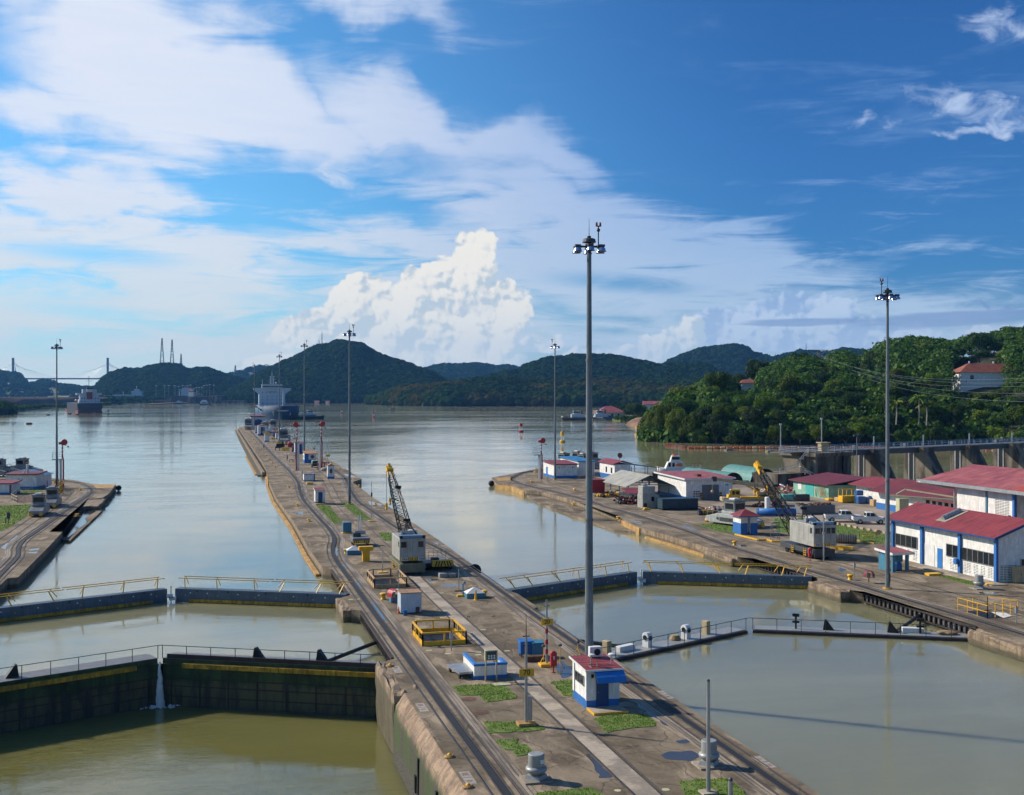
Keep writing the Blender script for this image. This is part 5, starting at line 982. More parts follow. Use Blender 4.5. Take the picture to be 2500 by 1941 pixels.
q=MS(1095,715); Y=FPX*CAMH/(1132.4-HOR); t=thing('number_post','post with bracket arm and yellow number board behind the gabled booth','post',q); MB().cyl((0,0,0),(0,0,6.6),.1,.06,6).build('pole','galv',t); b=MB().box(-.62,.62,-.16,-.1,2.0,2.6).build('sign_board','yellow_paint',t); MB().bar((0,0,6.5),(1.1,0,6.5),.08).build('bracket_arm','galv',t)
# small cleats / mooring dots along the edges
def cleat_row(name,pts,label,s=1):
    first=None
    for k,p in enumerate(pts):
        if first is None:
            first=thing('deck_cleat',label,'cleat',(p[0],p[1],0),0,label); MB().lathe([(.32*s,0),(.32*s,.08),(.12*s,.14),(.12*s,.26),(.34*s,.34),(.3*s,.42)],n=8).build('horn','yellow_paint',first); MB().box(-.5*s,.5*s,-.3*s,.3*s,0,.05).build('pad','dirty_yellow',first)
        else: dup(first,(p[0],p[1],0))
cleat_row('',[(x,y) for y,x in [(312,16.0),(332,16.2),(352,16.3),(372,16.3),(392,16.3),(415,16.4),(440,16.4),(468,16.5),(500,16.5),(535,16.6),(575,16.8),(620,17.0)]],'small yellow cleat in the row along the left edge of the far centre wall')
cleat_row('',[M3(190,770),M3(305,1015),M3(458,1220),M3(870,525),M3(1130,755),M3(1348,1000),(32.6,330),(32.6,360),(32.6,395),(32.6,430),(32.6,470),(32.6,520)],'yellow cleat along the bent middle stretch or right edge of the centre wall',.9)
cleat_row('',[L1(798,850),L1(835,583),L1(565,505)],'yellow cleat near the tip of the left lock wall',1.1)
cleat_row('',[K1(1200,948),K1(1220,750),K1(690,515),K1(645,645),K1(2160,1010),K1(700,470),K2(160,1132)],'yellow cleat near the tip of the right lock wall',1.1)
def tyre(label,p,r=.7):
    t=solo('fender_tyre',MB().lathe([(r*.5,-.25),(r,-.3),(r*1.1,0),(r,.3),(r*.5,.25)],n=18),'rubber',label,'tyre',p); t.rotation_euler=(R(90),0,R(20)); return t
tyre('big black rubber fender at the right edge of the centre wall where it narrows',(29.3,129.9,-.6),.7); tyre('black rubber fender on the tip of the left lock wall',(-19.7,261.5,-.6),.55); tyre('black rubber fender on the tip of the right lock wall',(61.0,253.5,-.6),.6)
for l,P in(('yellow landing platform on the pointed tip of the left lock wall',[L1(960,522),L1(1200,522),L1(1165,560),L1(1000,562)]),('yellow landing platform on the pointed tip of the right lock wall',[K1(150,583),K1(395,578),K1(395,620),K1(215,625)])): solo('landing_platform',MB().prism(P,.0,.05),'ochre_timber',l,'platform')

# ------------------------------------------------------------------ towing locomotives
def loco():
    t=thing('towing_locomotive','x','locomotive'); L_=9.6; W_=2.5
    m=MB(); m.extr([(0,.55),(.9,.3),(L_-.9,.3),(L_,.55),(L_,1.15),(L_-2.6,1.75),(2.6,1.75),(0,1.15)],0,W_,'x'); b=m.build('body','loco_grey',t,bevel=.05)
    MB().box(.1,W_-.1,3.2,6.4,1.7,2.2).build('engine_hood','loco_grey',t,bevel=.08)
    MB().box(.35,W_-.35,2.4,7.2,1.72,2.05).build('roof_walk','mid_grey',t)
    c=MB(); c.extr([(.15,2.0),(W_-.15,2.0),(W_-.05,3.75),(.05,3.75)],3.6,5.8); c.build('cab','loco_grey',t,bevel=.06)
    w=MB(); w.box(.3,W_-.3,3.57,3.6,2.5,3.4); w.box(.3,W_-.3,5.8,5.83,2.5,3.4); w.box(.06,.1,3.9,5.5,2.55,3.4); w.box(W_-.1,W_-.06,3.9,5.5,2.55,3.4); w.build('cab_window','glass_dark',t)
    m=MB(); m.box(-.05,W_+.05,3.45,5.95,3.75,3.85); m.build('cab_roof','mid_grey',t); MB().box(.5,1.7,4.0,5.2,3.85,4.15).build('roof_unit','white_paint',t,bevel=.08)
    m=MB(); m.cyl((1.9,4.2,3.85),(1.9,4.2,4.15),.12,n=8); m.cyl((2.15,4.5,3.85),(2.15,4.5,4.1),.1,n=8); m.build('beacon','orange_paint',t)
    m=MB(); [m.cyl((x,y,.5),(x,y+.4*(1 if y<1 else -1),.5),.36,n=14) for x in(.35,W_-.35) for y in(-.12,L_+.12)]; m.build('winch_bobbin','yellow_paint',t)
    m=MB(); [m.cyl((x,y,.40),(x+.14,y,.40),.40,n=14) for x in(.12,W_-.26) for y in(1.9,3.0,6.6,7.7)]; m.build('wheel','black_steel',t)
    m=MB(); m.rail([(.1,.3,1.25),(.1,2.6,1.75)],.9,1,.035); m.rail([(W_-.1,L_-.3,1.25),(W_-.1,L_-2.6,1.75)],.9,1,.035); m.rail([(.1,L_-.3,1.25),(.1,L_-2.6,1.75)],.9,1,.035); m.build('hand_rail','galv',t)
    m=MB(); m.box(-.02,0,3.0,6.6,.6,1.2); [m.cyl((-.06,y,1.0),(0,y,1.0),.22,n=10) for y in(2.4,4.6,7.0)]; m.build('side_vent','dark_grey',t)
    return t
lc=loco(); lc.location=(*M2(190,100),0); lc['label']='grey towing locomotive beside the parapet at the far end of the centre wall'; lc['group']='towing locomotives'
GR='towing locomotives'
for (p,rz,l) in [(L1(298,862),0,'nearer of the two grey towing locomotives on the left lock wall grass edge'),((-28.3,212,0),0,'grey towing locomotive behind the front one on the left lock wall'),
  ((28.2,600,0),0,'grey towing locomotive beside the far house, right rack rail'),((22.5,560,0),0,'grey towing locomotive in the middle of the far centre wall'),((24.6,450,0),0,'grey towing locomotive between the far huts of the centre wall'),
  (at_depth(8,273),R(80),'leftmost parked locomotive behind the blue roofed house'),(at_depth(44,278),R(80),'parked locomotive with its cab above the left half of the blue roof'),(at_depth(93,280),R(70),'parked locomotive with yellow bobbins beside the blue roofed house'),
  (at_depth(1337,305),R(-65),'leftmost parked locomotive behind the small white house on the right wall'),(at_depth(1372,312),R(-65),'second parked locomotive behind the small white house on the right wall'),(at_depth(1384,300),R(-65),'parked locomotive behind the small white house, its cab lowest'),(at_depth(1407,308),R(-65),'rightmost parked locomotive with its cab against the water, right wall')]:
    dup(lc,(p[0],p[1],0),rz,l,(1.45,1.3,1.45) if p[1]>420 else ((.84,.84,.86) if -30<p[0]<-20 and p[1]<230 else None))

for y,a in((.0,0),): pass
l2=dup(lc,(76.3,154.1,0),R(20.6),'white towing locomotive on the grass behind the open booth with red roof',(1,1,1))
for c in kids(l2):
    if c.name.startswith(('body','engine_hood')): c.data=c.data.copy(); c.data.materials[0]=M('loco_pale')
# ------------------------------------------------------------------ people
def person(label,pt,rz,shirt,trousers,cap=None):
    t=thing('person',label,'person',pt,rz)
    me=D.meshes.new('body'); V=[(0,0,.95),(0,0,1.2),(0,0,1.42),(0,0,1.52),(0,-.01,1.66),(.17,0,1.40),(.27,.02,1.15),(.25,-.08,.92),(-.17,0,1.40),(-.27,.02,1.15),(-.22,-.12,.95),(.09,0,.90),(.11,-.03,.5),(.12,.03,.06),(.12,-.14,.03),(-.09,0,.90),(-.12,.05,.5),(-.14,.08,.06),(-.14,-.08,.03)]
    E_=[(0,1),(1,2),(2,3),(3,4),(2,5),(5,6),(6,7),(2,8),(8,9),(9,10),(0,11),(11,12),(12,13),(13,14),(0,15),(15,16),(16,17),(17,18)]
    RR=[.15,.15,.14,.06,.11,.07,.05,.04,.07,.05,.04,.10,.07,.05,.04,.10,.07,.05,.04]
    me.from_pydata(V,E_,[]); o=D.objects.new('body',me); col.objects.link(o); o.modifiers.new('s','SKIN'); o.modifiers.new('u','SUBSURF').levels=1
    for i,sv in enumerate(me.skin_vertices[0].data): sv.radius=(RR[i],RR[i]*.8)
    me.skin_vertices[0].data[0].use_root=True
    dg=C.evaluated_depsgraph_get(); dg.update(); nm=D.meshes.new_from_object(o.evaluated_get(dg)); D.objects.remove(o)
    nm.materials.clear(); nm.materials.append(M('skin')); o=D.objects.new('body',nm); col.objects.link(o); o.parent=t
    m=MB(); m.lathe([(.16,.90),(.18,1.05),(.20,1.3),(.19,1.44),(.08,1.50)],n=12,sy=.72); [m.cyl((s*.19,0,1.42),(s*.28,.02,1.12),.085,.065,8) for s in(-1,1)]; m.build('shirt',shirt,t,smooth=True)
    m=MB(); m.lathe([(.17,.80),(.18,.92),(.17,1.0)],n=12,sy=.75); m.cyl((.09,0,.9),(.12,.02,.08),.105,.075,8); m.cyl((-.09,0,.9),(-.13,.06,.08),.105,.075,8); m.build('trousers',trousers,t,smooth=True)
    MB().sph((0,.01,1.71),.115,7,.8).build('hair' if not cap else 'cap','hair' if not cap else cap,t,smooth=True)
    return t
person('person in blue shirt and dark trousers standing at the corner of the left white house',L2(1225,1100),R(20),'shirt_blue','cloth_dark')
person('person in white shirt and dark trousers near the locomotive on the left lock wall',L2(1385,1060),R(-60),'cloth_white','cloth_dark')
person('person in dark clothes walking on the far centre wall near the left signal mast',M2(1545,905),R(30),'cloth_dark','mid_grey')
person('person in dark clothes at the doorway of the small house, right lock wall',K1(1385,545),R(10),'cloth_dark','cloth_dark')
person('person in white working among the blue machinery under the roof on the right',M2(700,580),R(-20),'cloth_white','cloth_dark')
D.objects[-1]
for o in D.objects:
    if o.get('label','').startswith('person in white working'): o['label']='person in white crouching area of the far centre wall near the black racks'
# buildings on the left wall
def house(label,x,y,w,d,h,rm,rz=0,over=.5,rise=.8,name='white_house',band='blue_band',bh=.5,shed=None,door=None,wins=(),vents=(),side_windows=(),body='white_wall',loc=None,cat='building'):
    t=thing(name,label,cat,(x,y,0),rz); MB().box(0,w,0,d,0,h).build('wall',body,t)
    if band:
        m=MB(); m.box(-.03,w+.03,-.03,0,0,bh); m.box(-.03,0,0,d,0,bh); m.box(w,w+.03,0,d,0,bh); m.build('base_band',band,t)
    o=over
    if shed=='flat': MB().slab([(-o,-o,h+.25),(w+o,-o,h+.25),(w+o,d+o,h+.25+rise),(-o,d+o,h+.25+rise)],.22).build('roof',rm,t)
    elif shed=='x': MB().slab([(-o,-o,h+.2),(w/2,-o,h+.2+rise),(w/2,d+o,h+.2+rise),(-o,d+o,h+.2)],.15).slab([(w/2,-o,h+.2+rise),(w+o,-o,h+.2),(w+o,d+o,h+.2),(w/2,d+o,h+.2+rise)],.15).build('roof',rm,t)
    elif shed=='hip': MB().add([(-o,-o,h),(w+o,-o,h),(w+o,d+o,h),(-o,d+o,h),(w*.35,d/2,h+rise),(w*.65,d/2,h+rise)],[(0,1,5,4),(1,2,5),(2,3,4,5),(3,0,4),(0,3,2,1)]).build('roof',rm,t)
    else: MB().slab([(-o,-o,h+.2),(w+o,-o,h+.2),(w+o,d/2,h+.2+rise),(-o,d/2,h+.2+rise)],.15).slab([(-o,d/2,h+.2+rise),(w+o,d/2,h+.2+rise),(w+o,d+o,h+.2),(-o,d+o,h+.2)],.15).build('roof',rm,t)
    for a,b_,c_ in wins:
        q=MB().box(a,b_,-.05,.0,c_[0],c_[1]).build('window','glass_dark',t); mm=MB(); mm.box(a-.06,b_+.06,-.07,-.04,c_[0]-.06,c_[0]); mm.box((a+b_)/2-.03,(a+b_)/2+.03,-.07,-.05,c_[0],c_[1]); mm.build('window_frame','white_paint',q)
    for a,b_,c_ in side_windows: MB().box(-.05,0,a,b_,c_[0],c_[1]).build('window','glass_dark',t)
    for a,b_,c_ in vents:
        m=MB(); n=max(2,int((b_-a)/.32)); k=max(2,int((c_[1]-c_[0])/.2)); [m.box(a+i*(b_-a)/n,a+i*(b_-a)/n+.2,-.02,.01,c_[0]+j*(c_[1]-c_[0])/k,c_[0]+j*(c_[1]-c_[0])/k+.09) for i in range(n) for j in range(k)]; m.build('vent_block','mid_grey',t)
    if door:
        for a,b_,hh,mt in door: MB().box(a,b_,-.05,0,0,hh).build('door',mt,t)
    return t
house('white house with maroon roof and blue base behind the left lock wall grass',-41.3,256.4,6.2,4.5,2.9,'roof_maroon',R(-14.5),.35,.35,shed='flat',vents=[(2.3,3.6,(1.9,2.3))],bh=.55)
house('low white house with pink red roof at the left picture edge',-44.0,244.3,6.0,4,2.0,'roof_red',R(-14.5),.3,.3,shed='flat',door=[(5.6,5.95,1.9,'maroon')],bh=.4)
house('blue roofed shelter in front of the parked locomotives at the left',-42.3,262.3,8.0,4,2.6,'roof_blue',R(-14.5),.5,1.0,shed='hip',band=None)
t=thing('chimney_duct','white vertical duct with tan stripes on the maroon roof at the left','duct',(-37.3,256.8,3.2)); MB().cyl((0,0,0),(0,0,1.9),.25,n=12).build('duct','white_paint',t); m=MB(); [m.bar((-.9+.2*i,-.6,0),(-.1,-.1,1.0),.05) for i in range(3)]; m.box(-.4,.4,-.1,.1,2.2,2.3); m.build('stay','tan_paint',t)
pitp=[L2(330,1370),L2(500,1440),L2(950,1440)]
t=thing('pit_railing','yellow railing round a covered pit on the left lock wall','railing'); m=MB(); P3=[(*L1(115,680),0),(*L1(180,712),0),(*L1(340,712),0)]; m.rail(P3,1.1,1.6,.07); m.rail([(*L1(115,680),0),(*L1(180,625),0),(*L1(340,615),0)],1.1,2,.05); m.build('guard_rail','cream',t); MB().prism([L1(120,675),L1(185,705),L1(340,705),L1(345,640),L1(200,630)],.004,.05).build('pit_cover','rust',t)
grass_patch([L1(-40,745),L1(330,728),L1(280,850),L1(60,985),L1(-40,1020)],'',dens=25,h=.12); grass_patch([L1(190,615),L1(200,590),L1(440,560),L1(445,600)],'',dens=12,h=.12)
for x,l in((88,'dark sign box on a post in the grass of the left lock wall'),(57,'short dark post in the grass of the left lock wall')):
    q=L1(x,930); t=thing('marker_post',l,'post',q); MB().cyl((0,0,0),(0,0,1.0),.06,n=8).build('post','dark_grey',t); 
    if x==88: MB().box(-.25,.25,-.1,.1,.8,1.8).build('sign_box','dark_grey',t,bevel=.05)
    MB().box(-.5,.5,-.3,.3,0,.08).build('footing','yellow_paint',t)
t=thing('rail_fence','yellow brown mesh fence at the foot of the left signal mast','fence'); m=MB(); m.rail([(*L1(590,590),0),(*L1(655,560),0),(*L1(655,600),0),(*L1(600,640),0)],1.7,.8,.08,(1,.75,.5,.25)); m.build('fence_rail','dirty_yellow',t)
t=thing('sedan_car','white car parked behind the left locomotives','car',(-30.6,236,0),R(10)); 
lc.scale=(1.6,1.3,1.45)
paint('arrow_green',(.01,.10,.04),.6); 
for o in D.objects:
    if o.name.startswith('arrow_head'): o.data.materials[0]=M('arrow_green')
for o in list(D.objects):
    if o.name.startswith('sedan_car'): D.objects.remove(o)
# ------------------------------------------------------------------ vehicles
def wheelset(m_t,m_r,t,xs,ys,r=.38,w=.24):
    for x in xs:
        for y in ys:
            o=MB().cyl((x,y-w/2,r),(x,y+w/2,r),r,n=18).build('wheel','rubber',t); MB().cyl((x,y-w/2-.02,r),(x,y+w/2+.02,r),r*.55,n=12).build('rim','galv',o)
def pickup(label,p,rz,crew=True,L_=5.2):
    t=thing('pickup_truck',label,'pickup truck',(p[0],p[1],0),rz,'white pickups parked by the kerb'); W_=1.85
    prof=[(.0,.45),(L_,.45),(L_+.02,.8),(L_-.1,1.0),(L_-1.25,1.12),(L_-1.3,1.12),(1.75,1.12),(1.75,1.12),(.0,1.08)]
    b=MB(); b.extr([(x,z) for x,z in prof],0,W_); b.build('body','white_paint',t,bevel=.05)
    c0=1.85 if crew else 2.3; cb=MB(); A_=[(c0,.12,1.1),(L_-1.25,.12,1.1),(L_-1.25,W_-.12,1.1),(c0,W_-.12,1.1),(c0+.12,.22,1.78),(L_-2.05,.22,1.78),(L_-2.05,W_-.22,1.78),(c0+.12,W_-.22,1.78)]
    cb.add(A_,[(4,5,6,7),(0,1,5,4),(1,2,6,5),(2,3,7,6),(3,0,4,7)]); cb.build('cabin','white_paint',t,bevel=.03)
    w=MB()
    for y,o in((.12,-.02),(W_-.12,.02)):
        yy=y+o+(.05 if o>0 else -.0); 
        segs=[(c0+.15,c0+.62),(c0+.72,c0+1.35),(c0+1.42,L_-1.55)] if crew else [(c0+.15,c0+.7),(c0+.8,L_-1.55)]
        for a,b_ in segs: w.add([(a,yy-.0+(.01 if o<0 else -.04),1.2),(b_,yy+(.01 if o<0 else -.04),1.2),(b_-.22 if b_>L_-1.7 else b_-.02,yy+(.07 if o<0 else -.11),1.68),(a+.02,yy+(.07 if o<0 else -.11),1.68)],[(0,1,2,3)])
    w.add([(L_-1.24,.2,1.16),(L_-1.24,W_-.2,1.16),(L_-1.98,W_-.28,1.72),(L_-1.98,.28,1.72)],[(0,1,2,3)]); w.add([(c0-.01,.25,1.2),(c0-.01,W_-.25,1.2),(c0+.09,W_-.3,1.68),(c0+.09,.3,1.68)],[(0,1,2,3)]); w.build('window','glass_dark',t)
    MB().box(.08,c0-.08,.12,W_-.12,1.09,1.13).build('cargo_bed','dark_grey',t)
    for y in(.05,W_-.17): MB().box(-.03,.02,y,y+.14,.75,1.02).build('tail_light','red_paint',t); MB().box(L_-.04,L_+.03,y,y+.2,.78,.95).build('headlight','galv',t)
    m=MB(); m.box(-.15,.02,.1,W_-.1,.45,.62); m.box(L_,L_+.1,.1,W_-.1,.42,.6); m.build('bumper','dark_grey',t)
    wheelset(0,0,t,(1.0,L_-.95),(.12,W_-.12)); return t
q=K3(1450,1172); pickup('larger white pickup with a long bed nearest the grey scrap container',q,R(-20),False,5.6)
q=K3(1822,1200); pickup('white crew cab pickup whose nose is behind the grey mast',q,R(-20),True,5.0)
# truck mounted crane
q=K2(1560,962); t=thing('crane_truck','yellow truck crane with a long beige boom parked in the yard','crane truck',(q[0],q[1],0),-YAW+R(4))
MB().box(.3,11.5,.2,2.5,.8,1.25).build('chassis','tan_paint',t,bevel=.05); MB().box(0,.9,.1,2.6,.8,1.5).build('front_bumper','tan_paint',t,bevel=.1)
m=MB(); m.extr([(.9,1.2),(3.1,1.2),(3.1,2.9),(1.5,2.9),(1.0,2.0)],.1,1.6); m.build('cab','yellow_paint',t,bevel=.08); w=MB(); w.box(1.65,2.1,.05,.1,2.05,2.65); w.box(2.3,2.9,.05,.1,2.05,2.65); w.add([(.98,.25,2.05),(.98,1.45,2.05),(1.42,1.45,2.8),(1.42,.25,2.8)],[(0,1,2,3)]); w.build('cab_window','glass_dark',t)
wheelset(0,0,t,(1.9,3.2,8.6,9.9),(.35,2.3),.55,.4); MB().box(3.5,9.8,.4,2.3,1.25,1.6).build('deck','yellow_paint',t)
MB().cyl((7.6,1.4,1.5),(7.6,1.4,1.9),.9,n=16).build('turntable','dark_grey',t); m=MB(); m.extr([(6.2,1.9),(9.8,1.9),(9.8,3.0),(9.0,3.4),(7.4,2.4),(6.2,2.3)],.8,2.1); m.build('superstructure','tan_paint',t,bevel=.08)
m=MB(); m.box(7.9,9.2,.1,.8,1.9,3.5); m.build('operator_cab','yellow_paint',t,bevel=.06); MB().box(8.0,8.7,.06,.1,2.6,3.3).build('operator_window','glass_dark',t)
m=MB(); m.bar((10.2,1.4,3.0),(2.8,1.4,4.1),.62,.7); m.bar((4.0,1.4,3.95),(-1.2,1.4,4.75),.45,.52); m.build('boom','tan_paint',t); m=MB(); m.cbox((-1.2,1.4,4.7),(.7,.6,.9)); m.cyl((-1.5,1.1,4.9),(-1.5,1.7,4.9),.3,n=12); m.build('boom_tip','dark_grey',t,bevel=.05)
m=MB(); m.bar((7.4,1.4,2.0),(4.6,1.4,3.5),.3); m.build('lift_ram','yellow_paint',t); m=MB(); m.cyl((-1.6,1.4,4.6),(-1.6,1.4,2.7),.03,n=5); m.sph((-1.6,1.4,2.5),.28,7); m.build('hook_ball','tan_paint',t)

# ------------------------------------------------------------------ right wall and yard buildings
house('small white house with red roof and blue door at the right lock wall tip',76.9,256.4,5.4,9.6,3.1,'roof_red',0,.35,.35,shed='flat',bh=.6,vents=[(2.0,2.9,(2.4,2.8)),(3.2,3.9,(1.3,1.9)),(2.0,2.9,(.75,1.0))],side_windows=[])
h_=[o for o in D.objects if o.name.startswith('white_house')][-1]; MB().box(-.06,0,6.0,7.2,0,2.3).build('side_door','bright_blue',h_); m=MB(); [m.box(a,a+.25,-.04,0,2.4,2.65) for a in(.9,4.2)]; m.build('small_window','glass_dark',h_)
house('white house with red roof and tall blue base behind the red steel box',88.8,248.7,3.9,10.5,3.5,'roof_red',0,.4,.7,shed='x',bh=1.1,side_windows=[(1.6,2.5,(1.4,2.7)),(5.2,6.1,(1.4,2.7))])
t=thing('satellite_dish','red satellite dish above the white house roof','dish',(92.6,256,4.0)); MB().cyl((0,0,-.2),(0,0,.9),.05,n=6).build('mast','dark_grey',t); o=MB().lathe([(.05,0),(.4,.08),(.62,.25),(.66,.3),(.6,.28),(.38,.12)],n=16).build('dish','roof_tile',t); o.location=(0,0,1.1); o.rotation_euler=(R(75),0,R(10))
t=thing('radio_mast','thin whip aerial behind the white house roof','aerial',(88.2,262,0)); MB().cyl((0,0,0),(0,0,9.5),.05,.02,5).build('whip','dark_grey',t); MB().bar((-.4,0,6),(.4,0,6),.05).build('crossarm','dark_grey',t)
house('long low white building with blue roof behind the tall foreground mast',84.5,262,4,15,3.4,'roof_blue',0,.3,.3,shed='flat',band=None)
house('small tan hut with orange roof between the two white houses',85.2,264,2.2,3,2.9,'roof_rust',0,.4,.6,shed='hip',band=None,door=[(.8,1.5,2,'tan_paint')])
t=thing('open_canopy','dark open lean to roof beside the white house by the lake','canopy',(93.2,250,0)); MB().slab([(0,0,3.4),(7,-1,2.6),(7,7,2.6),(0,8,3.4)],.12).build('roof','dark_grey',t); m=MB(); [m.bar((x,y,0),(x,y,2.9),.12) for x in(.2,3.5,6.8) for y in(0,6.8)]; m.build('post','dark_grey',t); MB().rail([(0,0,0),(7,0,0),(9,3,0)],1.1,1.2,.05).build('hand_rail','mid_grey',t)
solo('rusty_box',MB().box(0,1.1,0,1,0,1.5),'rust','rusty brown box under the dark lean to','box',(98.5,249,0),bevel=.05)
q=K1(1462,782); t=thing('red_container','bright red steel box next to the tall foreground mast','container',(q[0]-.4,q[1],0)); MB().box(0,2.9,0,3.4,0,2.45).build('body','red_paint',t,bevel=.05); MB().box(-.08,2.98,-.08,3.5,2.45,2.6).build('lid','roof_red',t)
t=thing('open_shed','open sided shed with grey and cream gabled roof','shed',(76.0,205.2,0)); MB().slab([(-.8,-.9,2.25),(4.1,-.9,4.35),(4.1,15,4.35),(-.8,15,2.25)],.12).build('left_roof','roof_grey',t); MB().slab([(4.1,-.9,4.35),(9.0,-.9,2.25),(9.0,15,2.25),(4.1,15,4.35)],.12).build('right_roof','dark_grey',t)
m=MB(); [m.bar((x,y,0),(x,y,2.5),.16) for x in(.0,8.2) for y in(0,5,10,14)]; [(m.bar((0,y,2.45),(8.2,y,2.45),.12),m.bar((4.1,y,2.45),(4.1,y,4.2),.1),m.bar((0,y,2.45),(4.1,y,4.2),.1),m.bar((8.2,y,2.45),(4.1,y,4.2),.1),m.bar((2,y,2.45),(4.1,y,4.1),.08),m.bar((6.2,y,2.45),(4.1,y,4.1),.08)) for y in(0,5,10,14)]; m.build('frame','teal_blue',t)
q=K2(200,700); t=thing('small_canopy','small red lean to roof in front of the open shed','canopy',(72.8,196,0)); MB().slab([(-.3,-.8,1.75),(4.3,-.8,1.75),(3.6,3.6,2.45),(-.3,3.6,2.45)],.08).build('roof','roof_red',t); m=MB(); [m.bar((x,y,0),(x,y,1.9),.1) for x in(0,3.8) for y in(-.5,3.2)]; m.build('post','teal_blue',t)
t=thing('control_cabin','tall grey steel control cabin on end beside the dark blue container','control cabin',(71.6,186.2,0)); MB().box(0,3.1,0,2.6,.0,2.3).box(.0,2.3,0,2.3,2.3,3.8).build('cabin','crane_grey',t,bevel=.06); w=MB(); w.box(1.6,2.1,-.03,0,1.2,2.0); w.box(.2,.8,-.03,0,.1,.9); w.build('window','glass_dark',t); MB().box(.2,.9,-.03,0,2.6,3.4).build('grille','galv',t); MB().lathe([(.5,0),(.5,.3),(.3,.45)],(.7,1,3.8),14).build('roof_vent','galv',t)
solo('yellow_block',MB().box(0,1.2,0,.5,0,.3),'yellow_paint','low yellow block in front of the grey control cabin','block',K2(505,1015),bevel=.08)
t=thing('skip_container','long dark blue open container in front of the white warehouse','container',(73.7,182.4,0)); MB().box(0,6.5,0,.12,.15,1.9).box(0,6.5,2.4,2.52,.15,1.9).box(0,.12,0,2.5,.15,1.9).box(6.38,6.5,0,2.5,.15,1.9).box(0,6.5,0,2.5,.1,.25).build('body','container_blue',t); m=MB(); [m.box(x,x+.12,-.06,0,.2,1.85) for x in(.0,6.38)]; [m.box(x,x+.05,-.04,0,.3,1.75) for x in [.5+i*.55 for i in range(11)]]; m.box(-.05,6.55,-.08,2.6,1.82,1.92); m.build('rib','container_blue',t)
t=thing('warehouse','large white warehouse with red roof and grey roller door','warehouse',(85.1,199,0)); MB().box(0,9.4,0,14,0,3.75).build('wall','white_wall',t); MB().slab([(-.5,-.5,4.0),(9.9,-.5,4.05),(9.9,15,4.35),(-.5,15,4.3)],.28).build('roof','white_paint',t); MB().slab([(-.45,-.45,4.02),(9.85,-.45,4.07),(9.85,14.95,4.37),(-.45,14.95,4.32)],.015).build('roof_felt','roof_red_old',t); MB().box(3.2,6.6,-.05,0,0,2.75).build('roller_door','mid_grey',t); MB().box(-.04,0,0,14,0,.6).box(6.7,9.4,-.04,0,0,.6).build('base_band','blue_band',t)
m=MB(); [m.box(x,x+.28,-.35,-.05,0,1.35) for x in(2.85,6.75)]; bl=m.build('door_bollard','yellow_paint',t); m=MB(); [m.box(x-.01,x+.29,-.36,-.04,z,z+.2) for x in(2.85,6.75) for z in(.25,.65,1.05)]; m.build('bollard_stripe','black_steel',bl)
m=MB(); [m.box(x,x+.28,-.04,0,z,z+.25) for x in(1.5,2.0,2.45) for z in(.5,.95,1.4)]; m.build('notice_sign','maroon',t); MB().box(3.6,4.4,3,4.6,4.15,4.5).build('roof_vent','rust',t); MB().box(7.9,8.6,-.03,0,2.55,2.75).build('name_plate','teal_blue',t)
def quonset(label,x,y,r,l,rz=0):
    t=thing('tunnel_shelter',label,'shelter',(x,y,0),rz); n=14; vs=[];fs=[]
    for j,yy in enumerate([0,l]):
        for i in range(n+1): a=math.pi*i/n; vs.append((-r*math.cos(a),yy,r*math.sin(a)))
        for i in range(n+1): a=math.pi*i/n; vs.append((-(r-.06)*math.cos(a),yy,(r-.06)*math.sin(a)))
    k=n+1
    for i in range(n): fs+=[(i,i+1,2*k+i+1,2*k+i),(k+i,2*k+k+i,2*k+k+i+1,k+i+1),(i,k+i,k+i+1,i+1),(2*k+i,2*k+i+1,3*k+i+1,3*k+i)]
    MB().add(vs,fs).build('cover','quonset_mat',t); m=MB()
    for yy in(.05,l*.33,l*.66,l-.05):
        P3=[(-(r-.12)*math.cos(math.pi*i/8),yy,(r-.12)*math.sin(math.pi*i/8)) for i in range(9)]; m.tube(P3,.05,5); Q=[(p[0]*.86,yy,p[2]*.86) for p in P3]; m.tube(Q,.04,5); [m.bar(P3[i],Q[(i+1)%9 if i<8 else 8],.04) for i in range(9)]
    m.build('rib_frame','rust',t); MB().box(-r,r,l*.5,l*.5+.1,0,.5).build('back_board','rust',t); return t
quonset('green tunnel shelter behind the white warehouse roof',110.2,231.5,2.5,19,R(8)); quonset('taller faded green tunnel shelter behind the boom of crane 5007',116.5,229.5,3.4,16)
t=thing('workshop_shed','low weathered green shed with dark red roof under the dam','shed',(111.3,193.3,0)); MB().box(0,8,0,13.5,0,2.6).build('wall','mint',t); MB().box(8,16,.3,13.5,0,2.6).build('dark_bay','corrugated_grey',t); MB().slab([(-.7,-.8,2.75),(8,-.8,4.0),(8,14.3,4.0),(-.7,14.3,2.75)],.15).slab([(8,-.8,4.0),(16.7,-.8,2.75),(16.7,14.3,2.75),(8,14.3,4.0)],.15).build('roof','roof_maroon',t); MB().box(-.05,0,5.5,8.6,0,2.35).build('double_door','turq',t); MB().box(-.04,0,10.2,11.6,1.0,2.2).build('notice_board','paper',t); m=MB(); [m.box(8+i*2,8.15+i*2,-.5,-.35,0,3.2-.1*i) for i in range(5)]; m.build('bay_post','mid_grey',t)
m=MB()
for i in range(26): a=random.uniform(.2,4.8); m.bar((-.15,a,random.uniform(.1,.5)),(-.25,a+random.uniform(-.9,.9),random.uniform(1.2,2.4)),.05)
m.build('dead_creeper','tan_paint',t)
